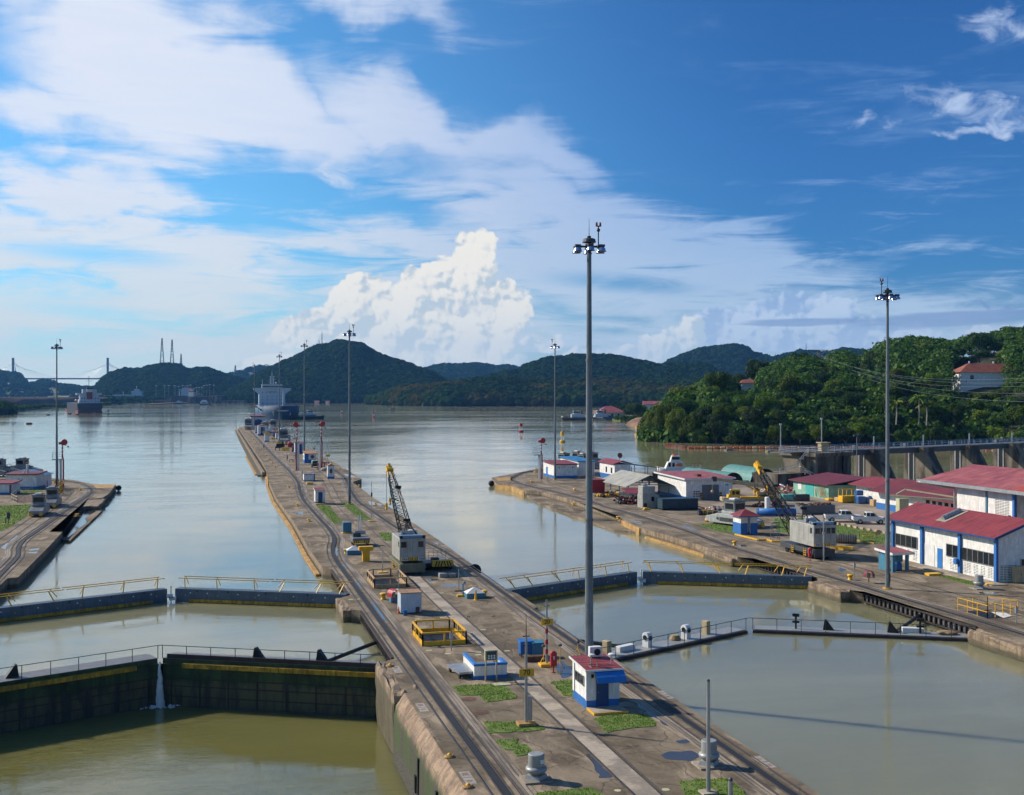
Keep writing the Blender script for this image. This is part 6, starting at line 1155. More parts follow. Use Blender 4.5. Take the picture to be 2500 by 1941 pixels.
q=K3(1675,918); t=thing('man_basket','yellow man basket with ladder frame in front of the dark shed bay','basket',q); m=MB(); m.box(0,2.9,0,1.6,.1,1.25); m.build('panel','orange_paint',t) if False else m.build('panel','yellow_paint',t); m=MB(); [m.bar((x,y,1.2),(x,y,2.4),.1) for x in(.1,.9,2.8) for y in(.1,1.5)]; m.bar((.1,.1,2.4),(2.8,.1,2.4),.1); m.bar((.1,1.5,2.4),(2.8,1.5,2.4),.1); [m.bar((.0,.0,z),(.45,0,z),.06) for z in(1.4,1.7,2.0,2.3)]; m.build('frame','yellow_paint',t)
for (x,y,w,h,mt,l) in [(1890,930,1.5,1.3,'bin_blue','lower left blue bin in the stack beside the yellow basket'),(1998,925,1.5,1.1,'bin_blue','lower right blue bin in the stack beside the yellow basket'),(2092,960,1.7,1.0,'wood','pale wooden crate right of the blue bins'),(1612,905,1.0,.8,'wood','small wooden crate left of the yellow basket'),(1490,895,1.3,.5,'yellow_paint','low yellow drum box in front of the green shed'),(885,895,2.6,1.2,'turq','teal skip left of the long scrap containers'),(1045,895,3.0,1.2,'dark_grey','dark green skip beside the teal skip')]:
    q=K3(x,y); solo('yard_bin',MB().box(0,w,0,1.3,.08,h),mt,l,'bin',q,bevel=.05)
q=K4(180,960); solo('yard_crate',MB().box(0,1.5,0,1.3,0,1.1),'wood','pale wooden crate left of the grey mast','crate',q,bevel=.03); q=K4(262,958); solo('yard_crate',MB().box(0,1.2,0,1.3,0,1.0),'wood','pale wooden crate half behind the grey mast','crate',q,bevel=.03)
q=K3(1895,920); solo('yard_bin',MB().box(.1,1.4,.1,1.2,0,.9),'bin_blue','blue bin on top of the stack beside the yellow basket','bin',(q[0]-.4,q[1],1.35),bevel=.05)
t=thing('scrap_container','long grey open container full of scrap in the middle of the yard','container',(93.2,170.3,0)); MB().box(0,6.0,0,2.4,.1,1.5).build('body','mid_grey',t,bevel=.03); m=MB(); [m.cbox((random.uniform(.3,5.7),random.uniform(.2,2.2),1.5+random.uniform(0,.15)),(random.uniform(.2,.9),random.uniform(.1,.5),random.uniform(.1,.3)),random.uniform(0,3),random.uniform(-.4,.4)) for _ in range(46)]; m.build('scrap_load','rust',t); m=MB(); [m.box(x,x+.06,-.05,0,.15,1.45) for x in [i*.6 for i in range(11)]]; m.build('rib','mid_grey',t)
def clutter(label,pt,w,d,h,n,mats,seed,cat='scrap heap'):
    r=random.Random(seed); t=thing('scrap_heap',label,cat,(pt[0],pt[1],0))
    for mt in mats:
        m=MB()
        for _ in range(n//len(mats)):
            k=r.random(); x,y,z=r.uniform(0,w),r.uniform(0,d),r.uniform(.1,h)*(1-.5*abs(2*k-1)); 
            if k<.5: m.cbox((x,y,z),(r.uniform(.2,.9),r.uniform(.2,.6),r.uniform(.1,.5)),r.uniform(0,3),r.uniform(-.5,.5))
            elif k<.75: m.cyl((x,y,z*.6),(x+r.uniform(-1.2,1.2),y+r.uniform(-.6,.6),z),r.uniform(.04,.16),n=7)
            else: m.sph((x,y,z*.7),r.uniform(.12,.32),5)
        m.build('scrap_pieces',mt,t)
    return t
clutter('heap of pale and red scrap left of the white locomotive',K3(0,1010)if False else K2(1330,1045),5.5,2.2,1.1,70,['galv','white_paint','rust','red_paint'],3); clutter('row of coloured drums and parts behind the blue pipe',K3(560,985),4.5,2.0,1.3,50,['rust','tan_paint','maroon','dark_grey'],5); clutter('yellow rusty conveyor parts under the open shed',K1(1560,850),4.2,3,1.2,60,['dirty_yellow','black_steel','yellow_paint','rust'],8); clutter('dark scrap with red tins beneath the small red canopy',K2(200,940),5.5,4,1.3,90,['black_steel','rust','dark_grey','red_paint'],9); clutter('yellow and red crane spares behind the lattice boom',K3(640,800),6.5,5,1.6,80,['dirty_yellow','red_paint','yellow_paint','maroon','white_paint'],11); clutter('dark machinery at the bay of the dark red roofed shed',K3(1850,800),6,2,2.0,40,['black_steel','dark_grey','rust'],13)
q=K2(1225,1080); t=thing('ribbed_roller','yellow brown ribbed roller lying in the yard','roller',q); MB().cyl((0,0,.4),(2.9,0,.4),.42,n=14).build('drum','dark_grey',t); m=MB(); [m.cyl((.7+i*.28,0,.4),(.84+i*.28,0,.4),.5,n=14) for i in range(8)]; m.build('rib','dirty_yellow',t)
m=MB(); m.bar((0,0,.9),(4.6,-4.6,.35),.45); m.bar((.6,.4,.9),(5.2,-4.2,.35),.12); solo('steel_ramp',m,'mid_grey','long sloping grey steel ramp in front of the open shed','ramp',K2(170,850))
q=K3(548,1095); t=thing('pipe_tank','long bright blue cylinder lying behind the white locomotive','tank',(q[0],q[1],0),-YAW); MB().cyl((0,.6,.62),(6.2,.6,.62),.60,n=20).build('shell','bright_blue',t,smooth=True); m=MB(); [m.cyl((x,.6,.62),(x+.1,.6,.62),.64,n=20) for x in(0,3,6.1)]; m.build('flange','blue_band',t); MB().box(.5,5.7,.3,.9,0,.15).build('cradle','wood',t)
solo('white_tank',MB().lathe([(.5,0),(.5,1.9),(.42,2.0)],n=16),'white_paint','upright white tank behind the blue cylinder','tank',K3(678,992))
t=thing('open_booth','open white and blue booth with red pyramid roof on the lawn edge','booth',(71.75,148.4,0)); m=MB(); m.box(0,1.0,0,.25,0,2.55); m.box(1.45,2.5,0,.25,0,2.55); m.box(0,.2,.25,2.3,0,2.55); m.box(0,2.5,2.3,2.5,0,2.55); m.build('wall','white_wall',t); m=MB(); m.box(-.03,1.0,-.03,0,0,1.6); m.box(1.45,2.53,-.03,0,0,1.6); m.box(-.03,0,0,2.5,0,1.6); m.build('blue_panel','blue_band',t); MB().add([(-.5,-.5,2.6),(3.0,-.5,2.6),(3.0,3.0,2.6),(-.5,3.0,2.6),(1.25,1.25,3.5)],[(0,3,2,1),(0,1,4),(1,2,4),(2,3,4),(3,0,4)]).build('roof','roof_red',t); MB().box(-.5,3.0,-.53,-.5,2.5,2.62).build('fascia','blue_band',t)
m=MB(); P3=[K3(245,1345),K3(550,1420),K3(665,1415),K3(745,1440),K3(860,1440)]; 
for a,b in zip(P3,P3[1:]): m.bar((*a,.12),(*b,.12),.24,.18)
solo('kerb',m,'yellow_paint','zigzag yellow kerb in front of the open booth','kerb')
m=MB(); P3=[K3(1440,1170),K3(1660,1215),K3(1900,1265),K3(2184,1310),K4(240,1310),K4(420,1335)]
for a,b in zip(P3,P3[1:]):
    A=Vector(a);B=Vector(b); n=3
    for i in range(n):
        p=A.lerp(B,i/n+.05); q=A.lerp(B,(i+1)/n-.12); m.bar((p.x,p.y,.15),(q.x,q.y,.15),.3,.35)
solo('parking_kerb',m,'tan_paint','row of tan concrete kerb blocks behind the lawn and pickups','kerb')
m=MB(); m.bar((*K3(1560,1375),.06),(*K3(2100,1465),.06),.12,.3); solo('kerb',m,'ochre_timber','long straight ochre kerb along the near side of the lawn','kerb')
grass_patch([K3(770,1118),K3(1060,1150),K3(1100,1105),K3(1440,1178),K3(2184,1322),K4(430,1350),K4(430,1450),K4(100,1462),K3(1600,1385),K3(780,1300)],'',dens=14,h=.12); grass_patch([K2(1205,1205),K2(1480,1195),K2(1750,1245),K2(1760,1340),K2(1500,1300)],'',dens=20,h=.12); grass_patch([K5(1165,1003),K5(1300,1005),K5(1590,1075),K5(1590,1115)],'',dens=80,h=.09)
q=K3(750,1420); t=thing('step_ladder','double wooden step ladder beside crane number 5007','ladder',q); m=MB(); [m.bar((x,0,0),(x+.12,.3,2.4),.06) for x in(0,1.0)]; [m.bar((x,.9,0),(x-.1,.45,2.4),.06) for x in(.1,1.1)]; [m.bar((.03*k,.07*k,.4*k),(1.0+.03*k,.07*k,.4*k),.05) for k in range(1,6)]; m.box(.0,1.1,.2,.6,2.3,2.45); m.build('ladder_frame','mid_grey',t)
t=thing('concrete_pipe','open ended ribbed pipe on the yard beyond crane number 5007','pipe',(*K3(1590,1450),0),R(-25)); o=MB().cyl((0,0,.6),(2.6,0,.6),.6,n=20,cap=False).cyl((0,0,.6),(2.6,0,.6),.5,n=20,cap=False).build('pipe_wall','stone_pale',t); m=MB(); [m.cyl((.3*i,0,.6),(.3*i+.08,0,.6),.63,n=20,cap=False) for i in range(9)]; m.build('hoop','rust',t); MB().cyl((2.55,0,.6),(2.58,0,.6),.5,n=20).build('dark_bore','black_steel',t)
m=MB(); a=K3(1560,1530);b=K3(1820,1550); m.bar((a[0],a[1],.35),(b[0],b[1],.3),.5,.3); m.bar((a[0],a[1]+.6,.15),(b[0]-1,b[1]+.5,.15),.3,.3); solo('crane_beam',m,'yellow_paint','bright yellow steel beam lying behind crane number 5007','beam')
q=K3(1895,1385); t=thing('striped_barrier','red and white striped barrier with a yellow bench on the lawn','barrier',q,-YAW); MB().bar((0,0,.9),(2.4,0,.8),.1).build('bar','pale_float',t); m=MB(); [m.bar((x,0,0),(x,0,.9),.07) for x in(.05,2.35)]; m.build('leg','maroon',t); MB().box(.5,1.9,-.3,0,.25,.4).build('bench','yellow_paint',t); o=MB().lathe([(.35,0),(.35,.05)],n=12).build('round_sign','pale_float',t); o.location=(2.7,0,.8); o.rotation_euler=(R(80),0,0)
q=K3(1425,1685); t=thing('plain_post','thin pale post with cross arm in front of crane number 5007','post',q); MB().cyl((0,0,0),(0,0,5.4),.10,.08,8).build('pole','galv',t); MB().box(-.15,.15,-.1,.1,3.2,3.4).build('lamp','galv',t)
t=thing('light_pole','grey pole with twin lamps in front of the first dam pier','lamp post',(*at_depth(2092,232),0)); MB().cyl((0,0,0),(0,0,11.5),.12,.09,8).build('pole','mid_grey',t); m=MB(); m.bar((-.5,0,11.4),(.6,0,11.4),.15); m.cbox((-.5,0,11.3),(.5,.4,.3)); m.cbox((.6,0,11.5),(.6,.4,.3)); m.build('lamp_head','dark_grey',t)
# foreground right: shelter, alarm posts, pit, workshop
t=thing('bus_shelter','small open shelter with red roof slab and blue pillars in front of the workshop','shelter',(73.1,113.2,0)); m=MB(); m.box(0,.35,0,.3,0,2.0); m.box(1.75,2.05,0,.3,0,2.0); m.box(0,.3,1.4,2.8,0,2.0); m.build('pillar','teal_blue',t); MB().slab([(-.35,-.5,2.2),(2.5,-.5,2.2),(2.5,3.1,2.35),(-.35,3.1,2.35)],.25).build('roof','white_paint',t); MB().slab([(-.3,-.45,2.215),(2.45,-.45,2.215),(2.45,3.05,2.365),(-.3,3.05,2.365)],.012).build('roof_felt','roof_red_old',t); m=MB(); m.lathe([(.45,0),(.55,.1),(.55,.75),(.4,1.0)],(1.2,1.0,.05),14); m.build('machine_drum','bin_blue',t); MB().box(.9,1.6,.5,1.3,1.05,1.9).build('machine_head','teal_blue',t)
q=K5(175,1005); t=thing('alarm_post','small grey alarm post with red lamp near the yellow bollard on the right wall','alarm post',q); MB().cyl((0,0,0),(0,0,.95),.045,n=8).build('post','galv',t); MB().box(-.12,.12,-.08,.08,.9,1.4).build('call_box','galv',t); MB().cyl((0,0,1.4),(0,0,1.52),.05,n=8).build('red_lamp','red_paint',t)
q=K5(2092,1560); dup(t,q,0,'small grey alarm post with red lamp at the right end of the sunken yellow railing')
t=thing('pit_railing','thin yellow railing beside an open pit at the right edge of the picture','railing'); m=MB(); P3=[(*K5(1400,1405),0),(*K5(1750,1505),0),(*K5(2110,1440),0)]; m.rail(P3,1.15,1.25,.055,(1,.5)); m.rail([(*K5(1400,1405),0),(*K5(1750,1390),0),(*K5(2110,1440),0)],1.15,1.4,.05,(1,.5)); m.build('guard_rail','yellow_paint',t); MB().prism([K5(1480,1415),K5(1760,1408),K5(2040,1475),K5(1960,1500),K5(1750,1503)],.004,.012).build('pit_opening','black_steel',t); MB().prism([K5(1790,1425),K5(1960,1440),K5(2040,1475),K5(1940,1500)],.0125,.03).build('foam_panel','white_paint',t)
solo('low_block',MB().box(0,1.6,0,1.0,0,.22),'yellow_paint','low ochre block with concrete top beside the narrow grass strip','block',K5(1060,1000)); solo('low_block',MB().box(0,1.1,0,.7,0,.12),'yellow_paint','flat yellow plate right of the mushroom ventilator by the workshop','block',K5(1740,1110))
t=thing('steel_cabinet','cream steel cabinet standing against the gable of the workshop','cabinet',(81.3,103.4,0)); MB().box(0,1.3,0,.6,.05,1.75).build('body','tan_paint',t,bevel=.02); m=MB(); m.box(.645,.655,-.01,0,.1,1.7); m.box(.7,.78,-.03,0,.85,1.0); m.build('door_gap','black_steel',t)
t=thing('workshop','white workshop with dark red roof and blue columns at the right','building',(80,104.6,0)); Lb=19.2
MB().add([(0,0,0),(8,0,0),(8,Lb,0),(0,Lb,0),(0,0,4.85),(8,0,4.85),(8,Lb,4.85),(0,Lb,4.85),(4,0,6.35),(4,Lb,6.35)],[(0,1,5,8,4),(3,7,9,6,2),(0,4,7,3),(1,2,6,5)]).build('wall','white_wall',t)
r=MB().slab([(-.75,-.6,4.72),(4,-.6,6.5),(4,Lb+.9,6.5),(-.75,Lb+.9,4.72)],.16).slab([(4,-.6,6.5),(8.75,-.6,4.72),(8.75,Lb+.9,4.72),(4,Lb+.9,6.5)],.16).build('roof','roof_red',t)
MB().box(-.80,-.74,-.62,Lb+.92,4.50,4.70).build('gutter','navy',t); m=MB(); m.slab([(-.8,-.66,4.74),(4,-.66,6.52),(4,-.6,6.52),(-.8,-.6,4.74)],.28); m.build('verge_board','navy',t)
for y in(0,6.1,13.1,19.0): m=MB(); m.box(-.28,-.0,y-.2,y+.2,0,4.6); m.build('column','blue_band',t)
sk=MB(); sk.slab([(.6,9.7,5.29),(3.7,9.7,6.45),(3.7,11.6,6.45),(.6,11.6,5.29)],.03); so=sk.build('skylight_flashing','stone_pale',t); 
m=MB(); 
for i in range(8):
    x0=.9+i*.3; z0=5.42+(x0-.6)*.375; m.cyl((x0,10.65,z0),(x0+.24,10.65,z0+.09),.36,n=14)
m.build('skylight_dome','galv',t)
def bank(y0,y1,n,z0,z1):
    w=MB().box(-.06,-.01,y0,y1,z0,z1).build('window_row','glass_dark',t); m=MB()
    for i in range(n+1): y=y0+(y1-y0)*i/n; m.box(-.09,-.05,y-.035,y+.035,z0-.04,z1+.04)
    m.box(-.09,-.05,y0,y1,z1,z1+.06); m.box(-.09,-.05,y0,y1,z0-.06,z0); m.build('window_frame','galv',w)
bank(14.2,18.6,4,1.65,2.95); bank(.35,5.8,6,1.6,2.9); bank(6.4,8.6,2,1.65,2.95)
m=MB()
for y0,y1 in((.3,1.6),(1.9,2.8),(3.1,4.0),(4.3,5.8),(6.4,8.4),(14.2,15.4),(15.8,16.6)):
    for j in range(7):
        n=int((y1-y0)/.42)
        for i in range(n): yy=y0+i*.42+.05; m.box(-.02,.0,yy,yy+.30,.28+j*.165,.33+j*.165)
for j in range(9):
    for i in range(5): m.box(.4+i*.42,.7+i*.42,-.02,.0,.2+j*.18,.26+j*.18)
m.build('vent_block','dark_grey',t); MB().box(-.06,0,9.4,10.3,0,2.25).build('door','bright_blue',t); MB().box(-.035,0,10.9,13.0,0,2.5).build('roller_door','white_paint',t); MB().box(-.6,-.28,6.1,6.6,1.0,1.6).build('meter_box','blue_band',t); MB().box(2.9,6,-.05,0,.1,2.3).build('gable_opening','glass_dark',t); MB().box(2.85,2.92,-.08,0,0,2.4).build('gable_frame','galv',t)
sw=MB().box(-2.2,-.3,-2,13,0,.08); sw.build('footpath','light_concrete',t)
t=thing('workshop_hall','tall white hall with patched pink and orange roof at the right edge','building',(89,113.5,0)); MB().box(0,13,0,10.4,0,8.8).build('wall','white_wall',t); MB().box(3,13,-8,0,0,8.4).build('recessed_wing','white_wall',t)
MB().slab([(-1.0,-.2,8.75),(7.2,-.2,10.6),(7.2,17,10.6),(-1.0,17,8.75)],.18).slab([(7.2,-.2,10.6),(15,-.2,8.75),(15,17,8.75),(7.2,17,10.6)],.18).build('roof','roof_red_old',t); MB().slab([(-1.0,-9,8.75),(7.2,-9,10.6),(7.2,-.25,10.6),(-1.0,-.25,8.75)],.18).build('orange_roof','roof_orange',t)
MB().box(-1.2,-1.0,-9,17.1,8.45,8.85).build('gutter','galv',t); MB().tube([(-1.1,16.6,8.5),(-.6,12,8.2),(-.15,10.7,8.1),(-.15,10.6,0)],.13,8).build('downpipe','galv',t); MB().box(-.12,0,4.6,4.85,0,8.7).build('blue_strip','teal_blue',t); MB().box(-.2,.15,-.35,.0,0,8.7).build('blue_column','blue_band',t)
m=MB()
for j in range(16):
    for i in range(6): m.box(-.03,0,.8+i*.42,1.12+i*.42,4.7+j*.18,4.76+j*.18)
m.build('vent_block','mid_grey',t); MB().box(-.5,0,.1,1.0,3.9,4.9).build('air_unit','navy',t); MB().cyl((-.1,.6,5.5),(0,.6,5.5),.32,n=14).build('fan_hole','black_steel',t)
t=thing('low_building','long low building with deep red roof and a row of small windows','building',(110.5,150,0)); MB().box(0,8,0,26,0,3.3).build('wall','white_wall',t); MB().slab([(-1.5,-.5,3.2),(4,-.5,5.2),(4,26,5.2),(-1.5,26,3.2)],.15).slab([(4,-.5,5.2),(9,-.5,3.2),(9,26,3.2),(4,26,5.2)],.15).build('roof','roof_maroon',t); m=MB(); [m.box(-.05,0,1.2+i*1.6,2.1+i*1.6,2.1,2.9) for i in range(7)]; m.build('window','glass_dark',t); MB().box(-.04,0,13,26,0,1.1).build('base_band','blue_band',t)
t=thing('low_building','smaller red roofed building at the far end of the low range','building',(115,180,0)); MB().box(0,8,0,10,0,3.0).build('wall','white_wall',t); MB().slab([(-1,-.5,3.1),(4,-.5,4.4),(4,11,4.4),(-1,11,3.1)],.15).slab([(4,-.5,4.4),(9,-.5,3.1),(9,11,3.1),(4,11,4.4)],.15).build('roof','roof_red',t)
t=thing('gantry_crane','cream yellow gantry crane with orange hoist behind the workshop roof','gantry crane'); m=MB(); A_=at_depth(2171,176);B_=at_depth(2336,172); m.bar((*A_,4.2),(*B_,3.9),.45,.25); m.bar((A_[0]+1.3,A_[1],4.4),(A_[0]+2.8,A_[1],5.1),.2); m.bar((A_[0]+2.8,A_[1],5.1),(*B_,4.3),.2); m.bar((*A_,4.2),(A_[0]-.6,A_[1],0),.2); m.build('beam','cream',t); c_=at_depth(2196,174); MB().box(c_[0],c_[0]+1.6,c_[1],c_[1]+1,0,3.9).build('column','cream',t); h=at_depth(2236,173); MB().box(h[0],h[0]+.5,h[1]-.3,h[1]+.3,2.6,3.5).build('hoist','orange_paint',t)

# ------------------------------------------------------------------ spillway dam
DP=Vector((146.1,236.9)); DA=math.radians(19.5)
t=thing('spillway_dam','weathered concrete spillway dam with steel footbridge and gate piers','dam',(DP.x,DP.y,0),DA); DK=7.0
for k in range(-1,5):
    x=k*18.1
    if k==-1: continue
    m=MB(); m.extr([(2.2,-8),(-3.8,-8),(-12.5,-8),(-12.5,-.6),(-7.6,-.6),(-3.4,6.6),(2.2,6.6)][::-1],x-1.7,x+1.7,'x'); pr_=m.build('pier','dam_concrete',t)
    m=MB(); m.box(x-2.0,x+2.0,-3.6,.4,6.2,6.95); m.build('pier_cap','dam_concrete',pr_); m=MB(); m.box(x-1.95,x+1.95,-12.7,-6.4,-.6,.0); m.build('apron_cap','dam_concrete',pr_)
    m=MB(); [m.box(x-1.84,x-1.71,y,y+.32,-1.6,6.2) for y in(.5,-.9)]; m.build('gate_guide','galv',pr_); MB().box(x-1.78,x-1.72,-.45,.35,-1.6,6.2).build('guide_shadow_gap','black_steel',pr_)
m=MB(); [m.box(k*18.1+1.7,k*18.1+16.4,-2.2,-1.9,DK-1.25,DK-.12) for k in range(-1,5)]; m.build('bridge_girder','dark_grey',t)
m=MB(); m.box(-30,88,-2.4,1.6,DK-.1,DK+.06); m.build('bridge_deck','mid_grey',t)
m=MB(); m.rail([(-30,-2.3,DK),(88,-2.3,DK)],1.15,2.6,.09,(1,.66,.33)); m.rail([(-30,1.5,DK),(88,1.5,DK)],1.15,2.6,.08,(1,.5)); m.build('hand_rail','cab_blue',t)
m=MB()
for k in range(0,5): m.box(k*18.1-6,k*18.1-5,-1.6,-.8,DK+.2,DK+1.1); [m.box(k*18.1-4+i*2.2,k*18.1-3.9+i*2.2,-2.0,-1.9,DK,DK+1.3) for i in range(3)]
m.build('gate_hoist','mid_grey',t)
for k in range(0,5): MB().cyl((k*18.1+.3,-1.9,DK),(k*18.1+.3,-1.9,DK+2.9),.17,.15,8).build('lamp_post','galv',t)
ab=thing('dam_abutment','massive dark streaked concrete abutment at the left end of the spillway','abutment',(DP.x,DP.y,0),DA)
MB().box(-23.5,-12.0,-5.5,4,-6,6.4).build('block','dam_concrete',ab); MB().box(-24.1,-11.6,-6.0,4.5,6.1,6.88).build('cap','dam_concrete',ab); MB().box(-33,-23.5,-3.5,4,-6,2.6).build('stair_block','dam_concrete',ab); MB().box(-30,-23.5,-5.2,-3.5,-6,1.2).build('lower_block','dam_concrete',ab)
m=MB(); m.rail([(-24,-5.9,6.88),(-12,-5.9,6.88)],1.2,2,.09,(1,.66,.33)); m.rail([(-24,-5.9,6.88),(-24,4.3,6.88)],1.2,2,.09,(1,.66,.33)); m.rail([(-24.2,-4.2,6.88),(-28.5,-4.2,3.4),(-32.5,-3.6,2.7)],1.1,1.2,.1); m.rail([(-28.5,-5.6,3.0),(-24,-5.8,1.2),(-21,-6.0,-.0),(-18,-6.1,-1.5)],1.2,1.6,.12); m.build('stair_rail','galv',ab)
MB().box(-17.7,-17.4,-5.65,-5.5,-2,6.1).build('rust_strip','rust',ab); MB().box(-14.9,-13.9,-5.8,-5.5,-2,6.3).build('wall_pipe','black_steel',ab)
t=thing('valve_kiosk','small ochre kiosk standing on the dam abutment','kiosk'); p=DP+Vector((math.cos(DA)*-17+math.sin(DA)*2,math.sin(DA)*-17-math.cos(DA)*2)); t.location=(p.x,p.y,6.88); MB().box(-.9,.9,-.8,.8,0,1.9).build('wall','tan_paint',t); MB().slab([(-1.2,-1.1,2.1),(1.2,-1.1,2.1),(1.2,1.1,2.1),(-1.2,1.1,2.1)],.2).build('roof','tan_paint',t)
for px,top,l in((1906,1038,'thin grey pole at the left end of the dam abutment'),(2006,1024,'tall pale pole with small head on the dam abutment')):
    p=at_depth(px,262); zt=CAMH+(HOR-top)*262/FPX; t=thing('dam_pole',l,'pole',(p[0],p[1],6.88)); MB().cyl((0,0,0),(0,0,zt-6.88),.14,.12,8).build('pole','galv',t); MB().box(-.25,.25,-.2,.2,zt-6.9,zt-6.5).build('head','galv',t)
person('person in light clothes standing on the dam footbridge near the right edge',(0,0,0),0,'cloth_white','mid_grey'); o=[o for o in D.objects if o.get('label','').startswith('person in light clothes')][0]; p=DP+Vector((math.cos(DA)*53,math.sin(DA)*53)); o.location=(p.x,p.y,DK+.06)

# ------------------------------------------------------------------ vessels
def hullmesh(L_,B_,dk,dr,bow=.22,stern=.12,flare=1.0,full=.95,sheer=0,nst=17):
    # bow at y=0, stern at y=L; returns MB
    m=MB(); vs=[];fs=[]; 
    for i in range(nst):
        q=i/(nst-1); y=q*L_; 
        fb=min(1,(q/bow))**.55 if q<bow else 1; fs_=1 if q<1-stern else 1-.18*((q-(1-stern))/stern)
        top=B_/2*max(.04,fb)*fs_; wl=B_/2*(max(.01,min(1,q/(bow*1.35)))**.8)*fs_*full; z1=dk+sheer*max(0,1-q/.3)**2
        rake=-(1-q/.2)*dk*.25*flare if q<.2 else 0
        for s in(-1,1): vs+=[(s*top,y+rake,z1),(s*(top*.55+wl*.45),y+rake*.4,dk*.45),(s*wl,y,0),(s*wl*.9,y,-dr)]
    for i in range(nst-1):
        a=i*8;b=a+8
        for k in range(3): fs+=[(a+k,b+k,b+k+1,a+k+1),(a+4+k,a+5+k,b+5+k,b+4+k)]
        fs+=[(a,a+4,b+4,b)]
    fs+=[(0,1,2,3,7,6,5,4)]; e=(nst-1)*8; fs+=[(e,e+4,e+5,e+6,e+7,e+3,e+2,e+1)]
    return m.add(vs,fs)
# blue bulk carrier coming bow first
p=at_depth(690,889); t=thing('bulk_carrier','big blue ship coming bow first with white bridge and tall mast','ship',(51.5,905,LAKE)); 
hullmesh(185,30,9.6,3,bow=.10,flare=1.5,sheer=1.2,full=.97).build('hull','hull_blue',t,smooth=True)
m=MB(); m.box(-11.5,11.5,152,166,9,25.2); m.add([(-11.5,152,19.5),(-16.5,152,23.6),(-16.5,152,25.2),(-11.5,152,25.2),(-11.5,156,19.5),(-16.5,156,23.6),(-16.5,156,25.2),(-11.5,156,25.2)],[(0,3,2,1),(4,5,6,7),(0,1,5,4),(1,2,6,5),(2,3,7,6),(3,0,4,7)]).add([(11.5,152,19.5),(16.5,152,23.6),(16.5,152,25.2),(11.5,152,25.2),(11.5,156,19.5),(16.5,156,23.6),(16.5,156,25.2),(11.5,156,25.2)],[(0,3,2,1),(4,5,6,7),(0,1,5,4),(1,2,6,5),(2,3,7,6),(3,0,4,7)]); m.build('superstructure','ship_white',t)
m=MB(); m.box(-9,9,151,158,25.2,28.3); wh=m.build('wheelhouse','ship_white',t); m=MB(); m.box(-8.6,8.6,150.9,151,25.9,27.0); m.build('bridge_window','glass_dark',wh); MB().box(-9.6,9.6,150.6,158,28.3,28.6).build('wheelhouse_roof','ship_white',wh)
m=MB(); 
for j,n in enumerate((5,5,5,6)): [m.box(-8.5+i*17/(n-1)-.3,-8.5+i*17/(n-1)+.3,151.9,152,11+j*3.2,11.8+j*3.2) for i in range(n)]
m.build('porthole','navy',t); text('name_lettering','NO SMOKING',1.3,'maroon',t,(0,151.88,21.6))
m=MB(); [m.cyl((x,154,28.5),(x,154,36),.25,n=6) for x in(-1.5,1.5)]; m.bar((-3,154,35.5),(3,154,35.5),.3); m.bar((-2,154,32.5),(3.5,154,32.5),.25); m.cyl((0,154,28),(0,154,40),.2,n=6); m.cyl((-8.5,154,28),(-8.5,154,33),.15,n=5); m.build('radar_mast','ship_white',t)
m=MB(); m.cyl((2.0,16,9),(2.0,16,22),.7,.4,8); m.bar((.2,16,13),(3.8,16,13),.4); m.bar((.5,16,20),(3.5,16,20),.3); m.sph((3.5,150,29.6),.9,7); m.build('foremast','ship_white',t)
m=MB(); m.rail([(-10,8,10.0),(-13,22,9.6),(-14,60,9.6)],1.2,3,.12); m.rail([(10,8,10.0),(13,22,9.6),(14,60,9.6)],1.2,3,.12); m.build('bulwark_rail','hull_blue',t)
m=MB(); [m.box(-7,7,40+i*22,55+i*22,9.2,9.9) for i in range(5)]; m.build('hatch_cover','mid_grey',t)
m=MB(); m.cyl((-6.6,1.5,6.2),(-6.2,2.8,6.2),.9,n=12); m.bar((-6.6,1.2,6.0),(-6.2,1.4,3.4),.35); m.bar((6.6,1.2,5.5),(6.2,1.4,3.4),.35); m.build('anchor','galv',t)
m=MB(); m.add([(-5,-3.0,7.5),(5.5,-3.0,7.5),(3.5,-2.8,6.6),(-3,-2.8,6.6)],[(0,1,2,3)]); m.build('wing_emblem','galv',t)
def tug(label,p,rz,L_=26,mat='tug_black',sup='ship_white'):
    t=thing('tugboat',label,'tugboat',(p[0],p[1],LAKE),rz); hullmesh(L_,9,2.2,1.5,bow=.35,sheer=1.3,full=.9).build('hull',mat,t,smooth=True); MB().rail([(-3.5,6,2.4),(-4.3,14,2.2),(-4,L_-1,2.2)],.9,2,.25).build('bulwark',mat,t)
    m=MB(); m.box(-2.8,2.8,7,17,2,4.8); m.build('deckhouse',sup,t,bevel=.1); m=MB(); m.box(-2.0,2.0,8.5,13,4.8,7.2); w=m.build('wheelhouse',sup,t,bevel=.1); m=MB(); m.box(-2.05,2.05,8.45,13.05,5.8,6.7); m.build('window_band','glass_dark',w)
    m=MB(); m.cyl((0,12,7.2),(0,12,12),.15,n=6); m.bar((-1.5,12,9.5),(1.5,12,9.5),.15); m.box(-.7,.7,9,10.5,7.2,8.0); m.build('mast','dark_grey',t); m=MB(); [m.cyl((s*1.9,15,3),(s*1.9,15,8),.55,.5,10) for s in(-1,1)]; m.build('funnel','dark_grey',t)
    m=MB(); m.lathe([(1.4,-.3),(1.8,0),(1.4,.3)],(0,-.1,1.6),12,1.4,.5); m.build('bow_fender','rubber',t); return t
p=at_depth(790,912); tug('black tugboat pushing beside the blue ship',p,R(75+18),26)
